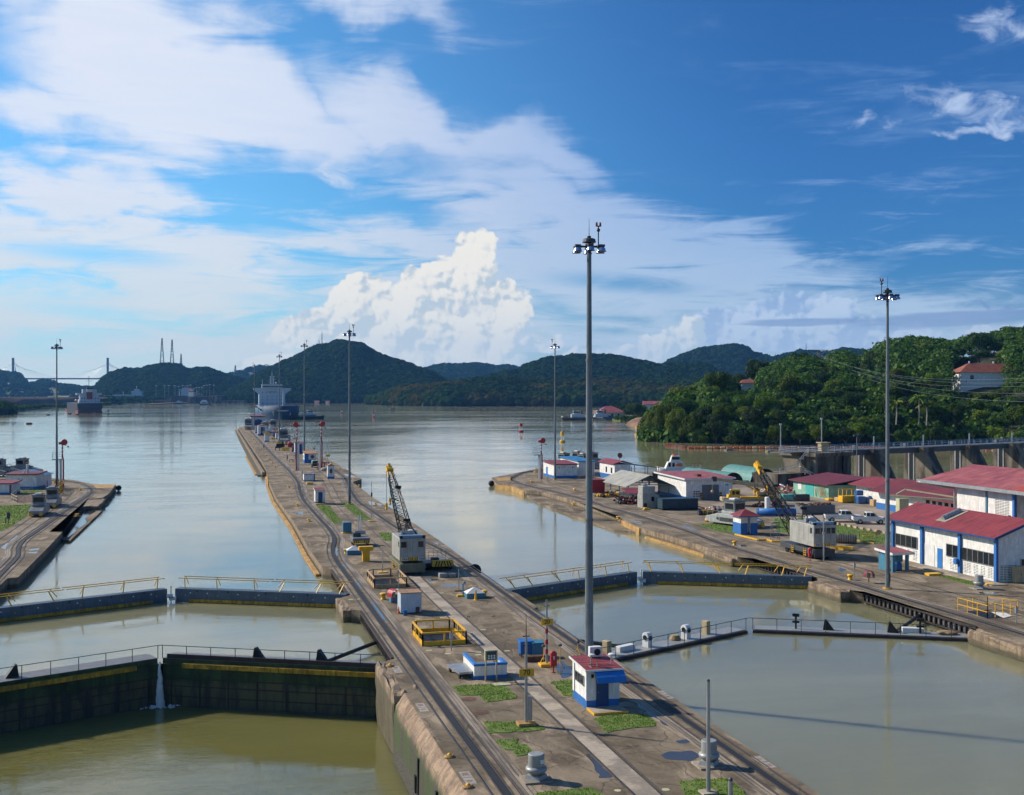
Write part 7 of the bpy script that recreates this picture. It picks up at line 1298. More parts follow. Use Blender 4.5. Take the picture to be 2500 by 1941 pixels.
p=at_depth(1372,872); tg=tug('grey hulled tugboat moored nearest the open lake on the right',p,R(-100),22,'dark_grey'); p=at_depth(1430,885); dup(tg,(p[0],p[1],LAKE),R(-100),'second tugboat moored half behind the tall foreground mast')
# anchored ship at the left, stern towards the viewer
p=at_depth(220,1185); t=thing('cargo_ship','dark cargo ship with white bridge and red funnel seen from the stern','ship',(p[0],p[1],LAKE),-YAW+R(180)-R(20))
t.rotation_euler=(0,0,R(180)); t.rotation_euler=(0,0,R(13))
m=MB(); hm=[]
def sternhull(L_,B_,dk):
    m=MB(); vs=[];fs=[]; n=9
    for i in range(n):
        q=i/(n-1); y=q*L_; w=B_/2*(1 if q<.8 else 1-.8*((q-.8)/.2)**1.5); wl=w*(.78+.2*min(1,q*5))
        for s in(-1,1): vs+=[(s*w,y,dk),(s*w*.98,y,dk*.5),(s*wl,y,1.5),(s*wl*.97,y,-2)]
    for i in range(n-1):
        a=i*8;b=a+8
        for k in range(3): fs+=[(a+k,b+k,b+k+1,a+k+1),(a+4+k,a+5+k,b+5+k,b+4+k)]
        fs+=[(a,a+4,b+4,b)]
    fs+=[(0,1,2,3,7,6,5,4)]; e=(n-1)*8; fs+=[(e,e+4,e+5,e+6,e+7,e+3,e+2,e+1)]
    return m.add(vs,fs)
sternhull(120,25,10).build('hull','hull_dark',t); MB().box(-11.9,11.9,-.12,110,-.4,2.6).build('boot_topping','hull_red',t)
m=MB(); m.box(-10,10,4,16,10,14); m.box(-9,9,5,15,14,18.5); m.box(-12.5,12.5,7,13,18.5,20.5); m.box(-6.5,7.5,7,13,20.5,24.5); m.build('superstructure','ship_white',t)
m=MB(); m.box(-2.6,2.6,2.5,6.5,14.2,21.5); f=m.build('funnel','maroon',t); MB().box(-3,3,2.3,6.7,24.4,26.2).build('funnel_top','tug_black',f); MB().box(-2.65,2.65,2.4,6.6,21.5,24.4).build('funnel_band','ship_white',f)
m=MB(); [m.box(-8+i*2.7,-7+i*2.7,3.9,4.0,11+j*3.4,12.4+j*3.4) for i in range(7) for j in range(2) if not 2<=i<=4]; m.build('window','navy',t); m=MB(); m.rail([(-12,0,10),(12,0,10)],1.3,2,.2); m.rail([(-10,4,14),(10,4,14)],1.2,2,.15); m.build('deck_rail','ship_white',t); m=MB(); m.cyl((0,9,24),(0,9,38),.22,n=6); m.bar((-3.5,9,33),(3.5,9,33),.25); m.bar((-2,9,35),(2,9,35),.2); m.build('mast','tug_black',t); MB().sph((-12.6,10,13),2.0,7,.6,.6,1.6).build('lifeboat','orange_paint',t); MB().box(9.5,12.4,18,70,10,14.5).build('deck_cargo','maroon',t)
for x,y,w,l in((310,1020,9,'mooring buoy flat on the water farthest left in front of the mast'),(512,925,5.5,'small mooring buoy just left of the left mast'),(610,880,4,'tiny mooring buoy just right of the left mast'),(740,912,6,'mooring buoy with a rope towards the anchored ship'),(825,920,6,'mooring buoy beside the stern corner of the anchored ship'),(1010,912,6,'launch shaped float right under the stern of the anchored ship')):
    py=800+(y+8)/4.368; px=x/4.368; Y=FPX*(CAMH-LAKE)/(py-HOR); q=at_depth(px,Y); s=(w*7/4.368)*Y/FPX/2; t=thing('mooring_buoy',l,'buoy',(q[0],q[1],LAKE)); MB().lathe([(s*.9,-.5),(s,0),(s,s*.42),(s*.93,s*.46)],n=16).build('float','hull_red',t); MB().cyl((0,0,s*.4),(0,0,s*.8),s*.12,n=8).build('mooring_ring','white_paint',t)
def buoy(label,px,py,h,mat,top=None,wide=1.0):
    Y=FPX*(CAMH-LAKE)/(py-HOR); q=at_depth(px,Y); H=h*Y/FPX; t=thing('navigation_buoy',label,'buoy',(q[0],q[1],LAKE)); MB().lathe([(H*.22*wide,-.4),(H*.25*wide,0),(H*.25*wide,H*.12),(H*.16*wide,H*.2)],n=16).build('float',mat,t); m=MB(); [m.bar((s*H*.11,u*H*.11,H*.18),(s*H*.11,u*H*.11,H*.6),H*.03) for s in(-1,1) for u in(-1,1)]; m.build('leg','white_paint' if top is None else mat,t); MB().box(-H*.13,H*.13,-H*.13,H*.13,H*.58,H*.93).build('daymark',mat,t,bevel=H*.02); MB().cyl((0,0,H*.93),(0,0,H),H*.04,n=6).build('lantern',mat,t)
buoy('dark red buoy nearest the blue ship, left of the second mast',834,1009,12,'maroon'); buoy('red buoy just right of the second mast',912,1018.5,14,'red_paint'); buoy('red buoy alone in open water left of the right wall tip',1272,1055,23,'red_paint'); buoy('yellow buoy in the water above the right wall tip',1373,1080,28,'yellow_paint'); buoy('yellow buoy close to the forested shore',1556,1063,25,'yellow_paint'); buoy('dark green light buoy with flat top beside the anchored ship',264,1012,12,'tug_black',1); buoy('tiny dark buoy far off near the distant locks',321,994,6,'tug_black',1)
Y=FPX*(CAMH-LAKE)/(1005-HOR); q=at_depth(954,Y); t=thing('mooring_float','small dark square frame float in open water','float',(q[0],q[1],LAKE)); m=MB(); [m.box(x,x+.7,0,.7,0,4.2) for x in(0,3.2)]; m.box(0,3.9,0,.7,.6,1.2); m.box(0,3.9,0,.7,2.8,3.3); m.build('frame','dark_grey',t)
# orange boom floats below the forest
base=None; k=0
pts=[(1629+i*6.9,1085.5+i*.9) for i in range(7)]+[(1685+i*15.8,1092.3+i*.02) for i in range(50)]
for i,(px,py) in enumerate(pts):
    if px>2500: break
    Y=FPX*(CAMH-LAKE)/(py+3.2-HOR); q=at_depth(px,Y); near=i<7; rz=-YAW+(R(65) if near else 0)
    mt='pale_float' if i%7 in(3,5) else 'orange_float'
    o=solo('boom_float',MB().cyl((-.82,0,.25),(.82,0,.25),.62,n=14) if not near else MB().cyl((-.7,0,.3),(.7,0,.3),.72,n=14),mt,('orange drum float bunched in the left curl of the boom' if near else ('faded pale drum float in the straight boom below the forest' if mt=='pale_float' else 'orange drum float in the straight boom below the forest')),'float',(q[0],q[1],LAKE),rz,'drum floats of the orange boom')
m=MB(); P3=[(*at_depth(px,FPX*(CAMH-LAKE)/(py+3.2-HOR)),LAKE+.1) for px,py in pts if px<2500]; m.tube(P3,.12,5); solo('boom_cable',m,'black_steel','dark cable linking the drum floats of the orange boom','cable')
for px,py,l in((1781,1100,'left one of two dark wooden rafts in front of the boom'),(1881,1104,'right one of two dark wooden rafts in front of the boom')):
    q=at_depth(px,FPX*(CAMH-LAKE)/(py-HOR)); solo('timber_raft',MB().box(-1.7,1.7,-1,1,-.2,.35).box(-1.2,.9,-.6,.6,.35,.7),'bark',l,'raft',(q[0],q[1],LAKE),bevel=.1)
# pilot boat
q=at_depth(1608,292); t=thing('pilot_boat','white boat with orange lifeboat moored behind the warehouse','boat',(q[0],q[1],LAKE),-YAW-R(90)); hullmesh(11,3.6,1.9,1,bow=.4,sheer=.5).build('hull','white_paint',t,smooth=True) ; m=MB(); m.extr([(1.5,1.8),(6.5,1.8),(6.2,3.6),(2.3,3.6)],-1.3,1.3,'x'); m.extr([(2.8,3.6),(5.4,3.6),(5.2,5.2),(3.3,5.2)],-1.0,1.0,'x'); w=m.build('deckhouse','white_paint',t,bevel=.05); m=MB(); m.box(-1.05,1.05,3.2,5.2,4.2,4.9); m.box(-1.33,1.33,2.3,2.9,2.4,3.4); m.box(-1.33,1.33,3.3,3.9,2.4,3.4); m.build('window','glass_dark',w); MB().box(1.1,1.7,4.2,5.8,2.6,3.3).build('life_raft','orange_paint',t,bevel=.15); MB().cyl((0,4.0,5.2),(0,4.0,5.6),.6,n=12).build('roof_raft','orange_paint',t); m=MB(); [m.cyl((x,y,5.1),(x,y,8.0),.05,n=5) for x,y in((0,3.4),(.3,5.0),(-.5,5.2))]; m.bar((-.6,4.9,6.9),(.6,4.9,6.9),.05); m.build('mast','galv',t); MB().rail([(-1.4,7,1.9),(-1.3,10.6,1.9),(1.3,10.6,1.9)],.9,1,.05).build('deck_rail','galv',t)
# ------------------------------------------------------------------ hills, forests and far shore
def np_mesh(name,V,F,mat,smooth=False,kind='stuff'):
    me=D.meshes.new(name); nv=len(V); nf=len(F); k=F.shape[1]
    me.vertices.add(nv); me.vertices.foreach_set('co',V.astype(np.float32).ravel()); me.loops.add(nf*k); me.loops.foreach_set('vertex_index',F.astype(np.int32).ravel()); me.polygons.add(nf); me.polygons.foreach_set('loop_start',np.arange(0,nf*k,k,dtype=np.int32)); me.update(calc_edges=True)
    if smooth: me.polygons.foreach_set('use_smooth',np.ones(nf,bool))
    me.materials.append(M(mat)); o=D.objects.new(name,me); col.objects.link(o)
    if kind: o['kind']=kind
    return o
def vnoise(x,y,seed=0):
    def h(i,j): 
        n=np.sin(i*127.1+j*311.7+seed*74.7)*43758.5453; return n-np.floor(n)
    xi=np.floor(x);yi=np.floor(y);xf=x-xi;yf=y-yi; u=xf*xf*(3-2*xf);v=yf*yf*(3-2*yf)
    return (h(xi,yi)*(1-u)+h(xi+1,yi)*u)*(1-v)+(h(xi,yi+1)*(1-u)+h(xi+1,yi+1)*u)*v
def fbm(x,y,o=4,seed=0):
    s=0;a=.5;t=0
    for k in range(o): s=s+a*vnoise(x*2**k,y*2**k,seed+k); t+=a; a*=.5
    return s/t
def P2(px,Y): X=(px-1250)*Y/FPX; return X*cY+Y*sY,-X*sY+Y*cY
class Hill:
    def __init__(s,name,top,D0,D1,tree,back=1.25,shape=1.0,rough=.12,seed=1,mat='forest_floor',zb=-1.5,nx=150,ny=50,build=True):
        s.top=np.array(top,float); s.D0=D0; s.D1=D1; s.tree=tree; s.back=back; s.shape=shape; s.rough=rough; s.seed=seed; s.zb=zb
        x0,x1=s.top[0,0],s.top[-1,0]; s.x0,s.x1=x0,x1
        if build:
            px,q=np.meshgrid(np.linspace(x0,x1,nx),np.linspace(-.02,1.6,ny)); Y=s.Yof(px,q); x,y=P2(px,Y); z=s.z(px,q); V=np.stack([x,y,z],-1).reshape(-1,3)
            i,j=np.meshgrid(np.arange(nx-1),np.arange(ny-1)); a=(j*nx+i).ravel(); F=np.stack([a,a+1,a+nx+1,a+nx],-1); np_mesh(name,V,F,mat,True,'structure')
    def d0(s,px): return np.interp(px,*zip(*s.D0)) if isinstance(s.D0,list) else px*0+s.D0
    def d1(s,px): return np.interp(px,*zip(*s.D1)) if isinstance(s.D1,list) else px*0+s.D1
    def Yof(s,px,q): a=s.d0(px); return a+(s.d1(px)-a)*q
    def z(s,px,q):
        yt=np.interp(px,s.top[:,0],s.top[:,1]); D1=s.d1(px); zr=np.maximum(CAMH+(HOR-yt)*D1/FPX-s.tree*.9,s.zb+.3)
        qq=np.clip(q,0,1); f=(np.sin(qq*math.pi/2))**s.shape; 
        n=fbm(px/60.+s.seed*9,q*2.5+s.seed,4,s.seed)-.5
        f=f*(1+s.rough*4*n*qq*(1-qq)*1.0); f=np.where(q>1,1-(q-1)*.9,f)
        z=s.zb+(zr-s.zb)*f; return np.where(q<0,s.zb-3,z)
def canopy(name,hill,n,r0,r1,mat,qr=(0,1.04),cards=26,seed=3,flat=.75,csz=.42,keep=None,jit=.17):
    g=np.random.default_rng(seed); px=g.uniform(hill.x0,hill.x1,n*3); q=g.uniform(qr[0],qr[1],n*3); Y=hill.Yof(px,q)
    # equal density on the ground: weight by distance
    w=Y/Y.max(); k=g.uniform(0,1,n*3)<w*.9; px,q,Y=px[k][:n],q[k][:n],Y[k][:n]
    if keep is not None: kk=keep(px,q); px,q,Y=px[kk],q[kk],Y[kk]
    n=len(px); x,y=P2(px,Y); z=hill.z(px,q); r=(r0*.7+(r1*1.15-r0*.7)*g.uniform(0,1,n)**2.2)*(.75+.6*fbm(x/70.,y/70.,3,seed)); h=hill.tree*g.uniform(.6,1.08,n)*(.8+.35*fbm(x/50.,y/50.,2,seed+5))
    th=g.uniform(0,2*np.pi,(n,cards)); ph=np.arccos(g.uniform(-.35,1,(n,cards))); rr=g.uniform(.78,1.08,(n,cards))
    d=np.stack([np.sin(ph)*np.cos(th),np.sin(ph)*np.sin(th),np.cos(ph)],-1); c=np.stack([x,y,z+h-r*flat*.6],-1)[:,None,:]
    c=c+d*rr[...,None]*r[:,None,None]*np.array([1,1,flat])
    nn=d+g.normal(0,jit,d.shape)+np.array([0,0,.15]); nn/=np.linalg.norm(nn,axis=-1,keepdims=True)
    a=np.cross(nn,g.normal(0,1,d.shape)); a/=np.linalg.norm(a,axis=-1,keepdims=True); b=np.cross(nn,a); s=(r[:,None]*csz*g.uniform(.6,1.25,(n,cards)))[...,None]
    V=np.stack([c-a*s-b*s*.7,c+a*s*.9-b*s*.8,c+a*s+b*s*.7,c-a*s*.8+b*s*.9],2).reshape(-1,3); F=np.arange(len(V)).reshape(-1,4)
    return np_mesh(name,V,F,mat)
HA=Hill('hills',[(-120,905),(0,906),(18,910),(43,912),(55,925),(62,936),(87,935),(98,929),(121,929),(142,940),(183,942),(206,945),(250,945),(320,946)],3300,4300,8,rough=.2,seed=4,shape=.7,mat='meadow')
canopy('forest',HA,2600,8,15,'canopy_far',(0,1.05),20,11,keep=lambda p,q: fbm(p/14.,q*3.,3,8)+.25*(q>.75)>.47)
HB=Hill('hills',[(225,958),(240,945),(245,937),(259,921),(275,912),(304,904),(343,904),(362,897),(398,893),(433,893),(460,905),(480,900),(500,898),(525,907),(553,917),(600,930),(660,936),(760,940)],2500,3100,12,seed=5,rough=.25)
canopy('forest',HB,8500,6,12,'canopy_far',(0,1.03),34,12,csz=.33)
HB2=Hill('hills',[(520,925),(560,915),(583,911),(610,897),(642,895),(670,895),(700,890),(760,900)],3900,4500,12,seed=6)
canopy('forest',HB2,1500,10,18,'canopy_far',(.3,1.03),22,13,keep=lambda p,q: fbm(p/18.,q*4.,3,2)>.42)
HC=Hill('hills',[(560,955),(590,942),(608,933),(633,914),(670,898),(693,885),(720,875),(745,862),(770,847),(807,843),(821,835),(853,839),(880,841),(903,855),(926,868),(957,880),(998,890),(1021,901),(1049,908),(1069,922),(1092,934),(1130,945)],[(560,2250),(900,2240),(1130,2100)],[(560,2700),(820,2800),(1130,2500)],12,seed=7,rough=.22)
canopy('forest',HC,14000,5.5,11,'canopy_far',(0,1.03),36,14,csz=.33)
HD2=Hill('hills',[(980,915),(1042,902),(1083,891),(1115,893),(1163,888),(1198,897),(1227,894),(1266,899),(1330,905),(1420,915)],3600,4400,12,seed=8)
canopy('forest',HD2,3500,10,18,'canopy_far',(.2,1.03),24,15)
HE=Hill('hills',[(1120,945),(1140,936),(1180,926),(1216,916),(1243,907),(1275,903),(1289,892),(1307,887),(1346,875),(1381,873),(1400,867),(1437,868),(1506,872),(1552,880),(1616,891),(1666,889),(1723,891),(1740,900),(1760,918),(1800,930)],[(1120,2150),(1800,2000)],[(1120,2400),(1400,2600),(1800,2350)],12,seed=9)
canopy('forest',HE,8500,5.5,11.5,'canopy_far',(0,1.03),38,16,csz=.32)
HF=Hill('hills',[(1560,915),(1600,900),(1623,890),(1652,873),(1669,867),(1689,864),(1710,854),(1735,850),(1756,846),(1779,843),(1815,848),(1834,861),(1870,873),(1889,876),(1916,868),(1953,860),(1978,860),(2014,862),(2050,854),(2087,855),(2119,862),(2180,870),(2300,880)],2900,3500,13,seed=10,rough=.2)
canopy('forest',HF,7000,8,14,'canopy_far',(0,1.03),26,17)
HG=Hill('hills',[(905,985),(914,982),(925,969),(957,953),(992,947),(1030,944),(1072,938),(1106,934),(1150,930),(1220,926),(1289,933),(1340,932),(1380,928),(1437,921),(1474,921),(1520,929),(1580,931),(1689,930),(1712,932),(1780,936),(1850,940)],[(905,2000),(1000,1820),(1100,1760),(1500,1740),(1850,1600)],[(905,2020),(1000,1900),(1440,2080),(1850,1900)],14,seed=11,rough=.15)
canopy('forest',HG,10500,5,10,'canopy_mid',(-.01,1.02),44,18,csz=.32)
# near forested hill on the right: every crown a tree of its own
NH=Hill('hills',[(1588,1040),(1594,1003),(1620,985),(1641,965),(1674,960),(1708,950),(1733,925),(1765,922),(1800,925),(1825,905),(1854,896),(1893,893),(1916,880),(1962,875),(1992,877),(2005,892),(2030,875),(2057,864),(2087,868),(2101,880),(2128,864),(2149,848),(2178,836),(2217,831),(2275,838),(2330,838),(2357,831),(2400,822),(2435,820),(2458,812),(2492,808),(2620,800)],[(1588,500),(1640,489),(1800,472),(2000,465),(2350,455),(2620,440)],[(1588,520),(1700,560),(1850,640),(2100,700),(2300,740),(2620,760)],13,shape=.85,rough=.10,seed=12)
def crown_mesh(name,mat,seed,blobs=14,cards=150,R_=1.0,flat=.8,cs=.085,open_=.0,drop=0):
    g=np.random.default_rng(seed); VV=[]
    for b in range(blobs):
        if b==0: c0=np.array([0,0,.0]); rb=.62
        else:
            a=g.uniform(0,6.283); e=g.uniform(-.15,1.1); rr=g.uniform(.42,.72); c0=np.array([rr*math.cos(a)*math.cos(e*.9),rr*math.sin(a)*math.cos(e*.9),rr*math.sin(e)*flat]); rb=g.uniform(.26,.44)
        n=cards; th=g.uniform(0,6.283,n); ph=np.arccos(g.uniform(-.75,1,n)); d=np.stack([np.sin(ph)*np.cos(th),np.sin(ph)*np.sin(th),np.cos(ph)],-1)
        lump=1+.18*np.sin(th*3+b)*np.sin(ph*4); c=c0+d*(rb*lump*g.uniform(.72,1.06,n))[:,None]*np.array([1,1,flat]); c[:,2]-=drop*np.linalg.norm(c[:,:2],axis=1)**2
        nn=d+g.normal(0,.55,d.shape); nn/=np.linalg.norm(nn,axis=-1,keepdims=True); a=np.cross(nn,g.normal(0,1,d.shape)); a/=np.linalg.norm(a,axis=-1,keepdims=True); bb=np.cross(nn,a); s=(cs*g.uniform(.55,1.3,n))[:,None]
        VV.append(np.stack([c-a*s,c-bb*s*.55,c+a*s,c+bb*s*.55],1).reshape(-1,3))
    V=np.concatenate(VV)*R_; F=np.arange(len(V)).reshape(-1,4); me_o=np_mesh(name,V,F,mat,False,None); return me_o
def trunk_mb(h,r,seed=0,limbs=5):
    rr=random.Random(seed); m=MB(); m.cyl((0,0,-1.5),(0,0,h*.55),r,r*.7,8)
    for k in range(limbs):
        a=k*6.28/limbs+rr.uniform(-.3,.3); e=(math.cos(a)*.45,math.sin(a)*.45); m.cyl((0,0,h*rr.uniform(.35,.55)),(e[0],e[1],h*rr.uniform(.85,1.1)),r*.5,r*.18,6)
    return m
# tree prototypes are one unit in crown radius; scaled when copied
protos=[]
for k,(mat,bl,flat,lab) in enumerate([('leaf_a',15,.80,'dark green broadleaf'),('leaf_b',13,.70,'yellow green broadleaf'),('leaf_c',16,.95,'deep green tall'),('leaf_a',10,.5,'flat topped'),('leaf_b',17,.85,'bushy mid green')]):
    t=thing('broadleaf_tree','%s tree in the dense forest on the right hillside'%lab,'tree',(0,0,0),0,'trees of the right hillside forest')
    c_=crown_mesh('crown',mat,20+k,bl,420,1.0,flat,.052); c_.parent=t; tr_=trunk_mb(1.0,.055,k).build('trunk','bark',t); tr_.location=(0,0,-1.25); tr_.scale=(1,1,1.3); protos.append(t)
used=set()
def put_tree(k,x,y,z,s,sz=1.0,label=None):
    rz=random.uniform(0,6.28)
    if k not in used: used.add(k); o=protos[k]; o.location=(x,y,z); o.rotation_euler=(0,0,rz); o.scale=(s,s,s*sz)
    else: o=dup(protos[k],(x,y,z),rz,None,(s,s,s*sz))
    if label: o['label']=label
    return o
r=random.Random(5); cnt=0; placed=[]
cand=[]
rows=[(-.005,7.2),(.03,7.0),(.08,7.5),(.14,8),(.21,8),(.29,8.5),(.38,9),(.48,9.5),(.60,10),(.73,10),(.87,10.5),(1.0,11)]
houseA=(2405,905); 
for q,sp in rows:
    px=1596+r.uniform(0,10)
    while px<2545:
        D0=float(NH.Yof(np.array([px]),np.array([q]))[0]); step=sp*1.18*FPX/D0; cand.append((px+r.uniform(-.25,.25)*step,q+r.uniform(-.012,.012),sp)); px+=step
def blocked(px,q,zc,s):
    Y=float(NH.Yof(np.array([px]),np.array([q]))[0])
    ytop=HOR-(zc+s*.9-CAMH)*FPX/Y
    if 2322<px<2448 and q<.34 and ytop<940: return True
    if 1782<px<1862 and q<.8 and ytop<940: return True
    return False
print('tree candidates',len(cand))
for px,q,sp in cand:
    Y=float(NH.Yof(np.array([px]),np.array([q]))[0]); x,y=P2(px,Y); z=float(NH.z(np.array([px]),np.array([max(q,0)]))[0]); s=sp*r.uniform(.52,.88)*(1.0 if q>0 else .8); h=NH.tree*r.uniform(.55,.98)*(.62 if q<.02 else 1)
    if px<1625: h*=.85
    k=r.choices([0,1,2,3,4],[3,2,3,1.2,2])[0]
    zc=z+h-s*.55
    if blocked(px,q,zc,s): 
        s*=.6; zc=z+2
        if blocked(px,q,zc,s): continue
    if 2322<px<2500 and .27<q<.45: continue
    if cnt>285: break
    put_tree(k,x,y,zc,s*r.choice([.8,1,1,1.15]),r.uniform(.75,1.35)); cnt+=1
for px,py,q,s,lab in((1752,935,.55,7.5,'tall round tree standing above the left shoulder of the right hillside'),(2222,838,.98,5.5,'umbrella topped tree on the skyline of the right hillside'),(2470,890,.40,10,'spreading tree at the right of the white hillside house')):
    Y=float(NH.Yof(np.array([px]),np.array([q]))[0]); x,y=P2(px,Y); put_tree(3 if 'umbrella' in lab or 'spread' in lab else 0,x,y,CAMH+(HOR-py)*Y/FPX,s,1.0,lab)
print('trees',cnt)
NH.tree=7; canopy('undergrowth',NH,2600,2.4,5.0,'leaf_a',(0,1.0),90,31,.8,.13,jit=.5,keep=lambda p,q: ~(((p>2325)&(p<2460)&(q<.62)&(q>.12))|((p>1785)&(p<1860)&(q>.4)))); NH.tree=13
und=[o for o in D.objects if o.name.startswith('undergrowth')][0]
# bamboo and shore shrubs hanging over the water at the left point
t=thing('bamboo_clump','pale green bamboo and creepers hanging over the water at the left point of the forest','bamboo'); 
for k,(px,Y,h,s) in enumerate([(1600,497,9,4.6),(1612,494,6,4.2),(1622,492,11,5),(1640,488,5,4),(1655,486,9,4.5),(1675,484,6,4.5),(1700,482,8,4.8),(1592,499,1.5,2.4)]):
    c_=crown_mesh('leaf_mass','leaf_bamboo',60+k,8,420,1,1.15,.055,drop=.35); x,y=P2(px,Y); c_.parent=t; c_.location=(x,y,h-1); c_.scale=(s,s,s*1.25)
# palms
def palm(label,px,py_top,Y,h):
    x,y=P2(px,Y); z=CAMH+(HOR-py_top)*Y/FPX; t=thing('palm_tree',label,'palm',(x,y,z)); m=MB(); m.tube([(0,0,-h),(.3,0,-h*.5),(0,0,0)],.28,7); m.build('trunk','stone_pale',t); m=MB(); rr=random.Random(int(px))
    for k in range(22):
        a=k*2.4; el=rr.uniform(-.3,1.0); L_=rr.uniform(3.4,4.6); pts=[]
        for i in range(6): q=i/5; pts.append(Vector((math.cos(a)*L_*q*math.cos(el*.6),math.sin(a)*L_*q*math.cos(el*.6),L_*q*math.sin(el)-2.6*q*q)))
        for i in range(5):
            w=.55*(1-abs(i/4-.4)); sd=Vector((-math.sin(a),math.cos(a),0))
            for s_ in(-1,1): m.add([pts[i],pts[i+1],pts[i+1]+sd*s_*w+Vector((0,0,-.45)),pts[i]+sd*s_*w+Vector((0,0,-.45))],[(0,1,2,3)])
    m.build('fronds','leaf_b',t)
palm('leaning palm left of the tallest palm among the right hillside trees',2188,982,462,9); palm('tallest palm with pale trunk in the middle of the right hillside trees',2243,968,460,12); palm('smaller palm crown beside the tallest palm',2262,985,463,9)
# hill houses
def hillhouse(label,px,py,Y,w,d,h,rise,rz=0,base=None):
    x,y=P2(px,Y); z=CAMH+(HOR-py)*Y/FPX; t=thing('hill_house',label,'house',(x,y,z),-YAW+rz); MB().box(0,w,0,d,-h-6,0).build('wall','white_wall',t); o=1.0
    MB().add([(-o,-o,-.2),(w+o,-o,-.2),(w+o,d+o,-.2),(-o,d+o,-.2),(w*.22,d/2,rise),(w*.85,d/2,rise)],[(0,1,5,4),(1,2,5),(2,3,4,5),(3,0,4),(0,3,2,1)]).build('roof','roof_tile',t); return t
h=hillhouse('white hillside house with orange tiled hip roof between the trees',2346,908,540,28,10,6.5,4.2,R(6)); w=MB().box(4.6,6.2,-.1,0,-3.4,-1.6).build('window','glass_dark',h); MB().box(5.35,5.45,-.14,-.1,-3.4,-1.6).box(4.5,6.3,-.14,-.1,-2.55,-2.45).build('window_frame','white_paint',w); m=MB(); [m.cyl((x,5.5,4),(x,5.5,5.2),.35,n=8) for x in(7,19)]; m.build('roof_vent','white_paint',h); MB().box(2.4,2.9,-.1,0,-4.9,-4.4).build('wall_lamp','dark_grey',h)
hillhouse('orange roof of a house peeping out of the trees on the left shoulder',1811,934,585,7,6,3,1.6,0)
# power pylon and wires
def pylon(label,px,ptop,pbase,Y,wb,arm=True,mat='mid_grey',tag_='power_pylon'):
    x,y=P2(px,Y); zt=CAMH+(HOR-ptop)*Y/FPX; zb=CAMH+(HOR-pbase)*Y/FPX; t=thing(tag_,label,'pylon',(x,y,zb)); H=zt-zb; m=MB(); th=max(.12,Y*.00028)
    lattice(m,(0,0,-4),(0,0,H*.62),wb,wb*.38,H/9,th=th); lattice(m,(0,0,H*.62),(0,0,H),wb*.38,wb*.14,H/12,th=th)
    m.build('tower_frame',mat,t)
    if arm: m=MB(); [m.bar((-wb*a,0,H*f),(wb*a,0,H*f),th*1.4) for f,a in((.72,.7),(.84,.6),(.96,.45))]; m.build('cross_arm',mat,t)
    return t
t=pylon('steel power pylon with wide flat top on the crest of the right hill',1998,854,925,640,4.5,False); zt=16.2; m=MB(); m.bar((-6.5,0,zt-.2),(6.5,0,zt-.2),.35); [m.bar((s*5.5,0,zt-.2),(s*2,0,zt-2.6),.2) for s in(-1,1)]; m.bar((-5,0,zt-2.6),(5,0,zt-2.6),.25); m.build('cross_arm','mid_grey',t)
a=P2(1998,640)
for k,(dz,ye) in enumerate([(0,908),(0,921),(-2.5,929),(-2.5,951),(-4,975)]):
    A=Vector((a[0]+(k-2)*2,a[1],CAMH+(HOR-860)*640/FPX+dz)); e=P2(2620,300); B=Vector((e[0],e[1],CAMH+(HOR-(ye+6))*300/FPX)); pts=[]
    for i in range(25): q=i/24; p=A.lerp(B,q); p.z-=4*6.5*q*(1-q); pts.append(tuple(p))
    solo('power_line',MB().tube(pts,.028,4),'galv','power line, %s of those sagging from the hill pylon to the right'%('topmost','second from the top','middle one','second lowest','lowest')[k],'wire')
for px,pt,pb,wb,l in((395.5,826,897,12,'left and tallest of three lattice masts on the left hill'),(420,829,896,11,'middle one of three lattice masts on the left hill'),(442,864,897,7,'right and smallest of three lattice masts on the left hill')): pylon(l,px,pt,pb,3000,wb,False,'dark_grey','lattice_mast')
pylon('small lattice mast in the gap left of the big hill',574.5,892,920,3300,9,False,'dark_grey','lattice_mast')
for px,pt,Y,l in((786,811,2780,'taller thin mast left of the summit of the big hill'),(779,830,2780,'shorter thin mast left of the summit of the big hill'),(862,833,2790,'mast behind the second floodlight on the big hill'),(1893,863,3450,'thin mast on the dip of the blue far hill'),(1968,838,3450,'thin mast on the right part of the blue far hill'),(38,895,4300,'thin mast beside the left bridge tower')):
    x,y=P2(px,Y); zt=CAMH+(HOR-pt)*Y/FPX; solo('radio_mast',MB().cyl((0,0,-30),(0,0,0),1.2*Y/2800,.6,6),'dark_grey',l,'mast',(x,y,zt))
# cable stayed bridge
YB=5130; t=thing('cable_bridge','long cable stayed bridge with two slim pylons far off at the left','bridge'); x,y=P2(145,YB); t.location=(x,y,0); t.rotation_euler=(0,0,-YAW); u=YB/FPX; zd=CAMH+(HOR-923)*u; zt=CAMH+(HOR-873.5)*u; x1,x2=(32-145)*u,(263-145)*u
for xx in(x1,x2): MB().box(xx-3.2,xx+3.2,-6,6,-2,zt).build('pylon','bridge_grey',t)
MB().box(-260*u,200*u,-16,16,zd-6,zd).build('deck','bridge_grey',t)
m=MB()
for xx in(x1,x2):
    for s in(-1,1):
        for k in range(1,15): m.cyl((xx,0,zt-4-k*2.2),(xx+s*k*14.2,0,zd),.16,n=4)
m.build('stay_cable','galv',t)
m=MB(); m.box(-200*u,-190*u,-5,5,0,zd-4); m.build('pier','bridge_grey',t)
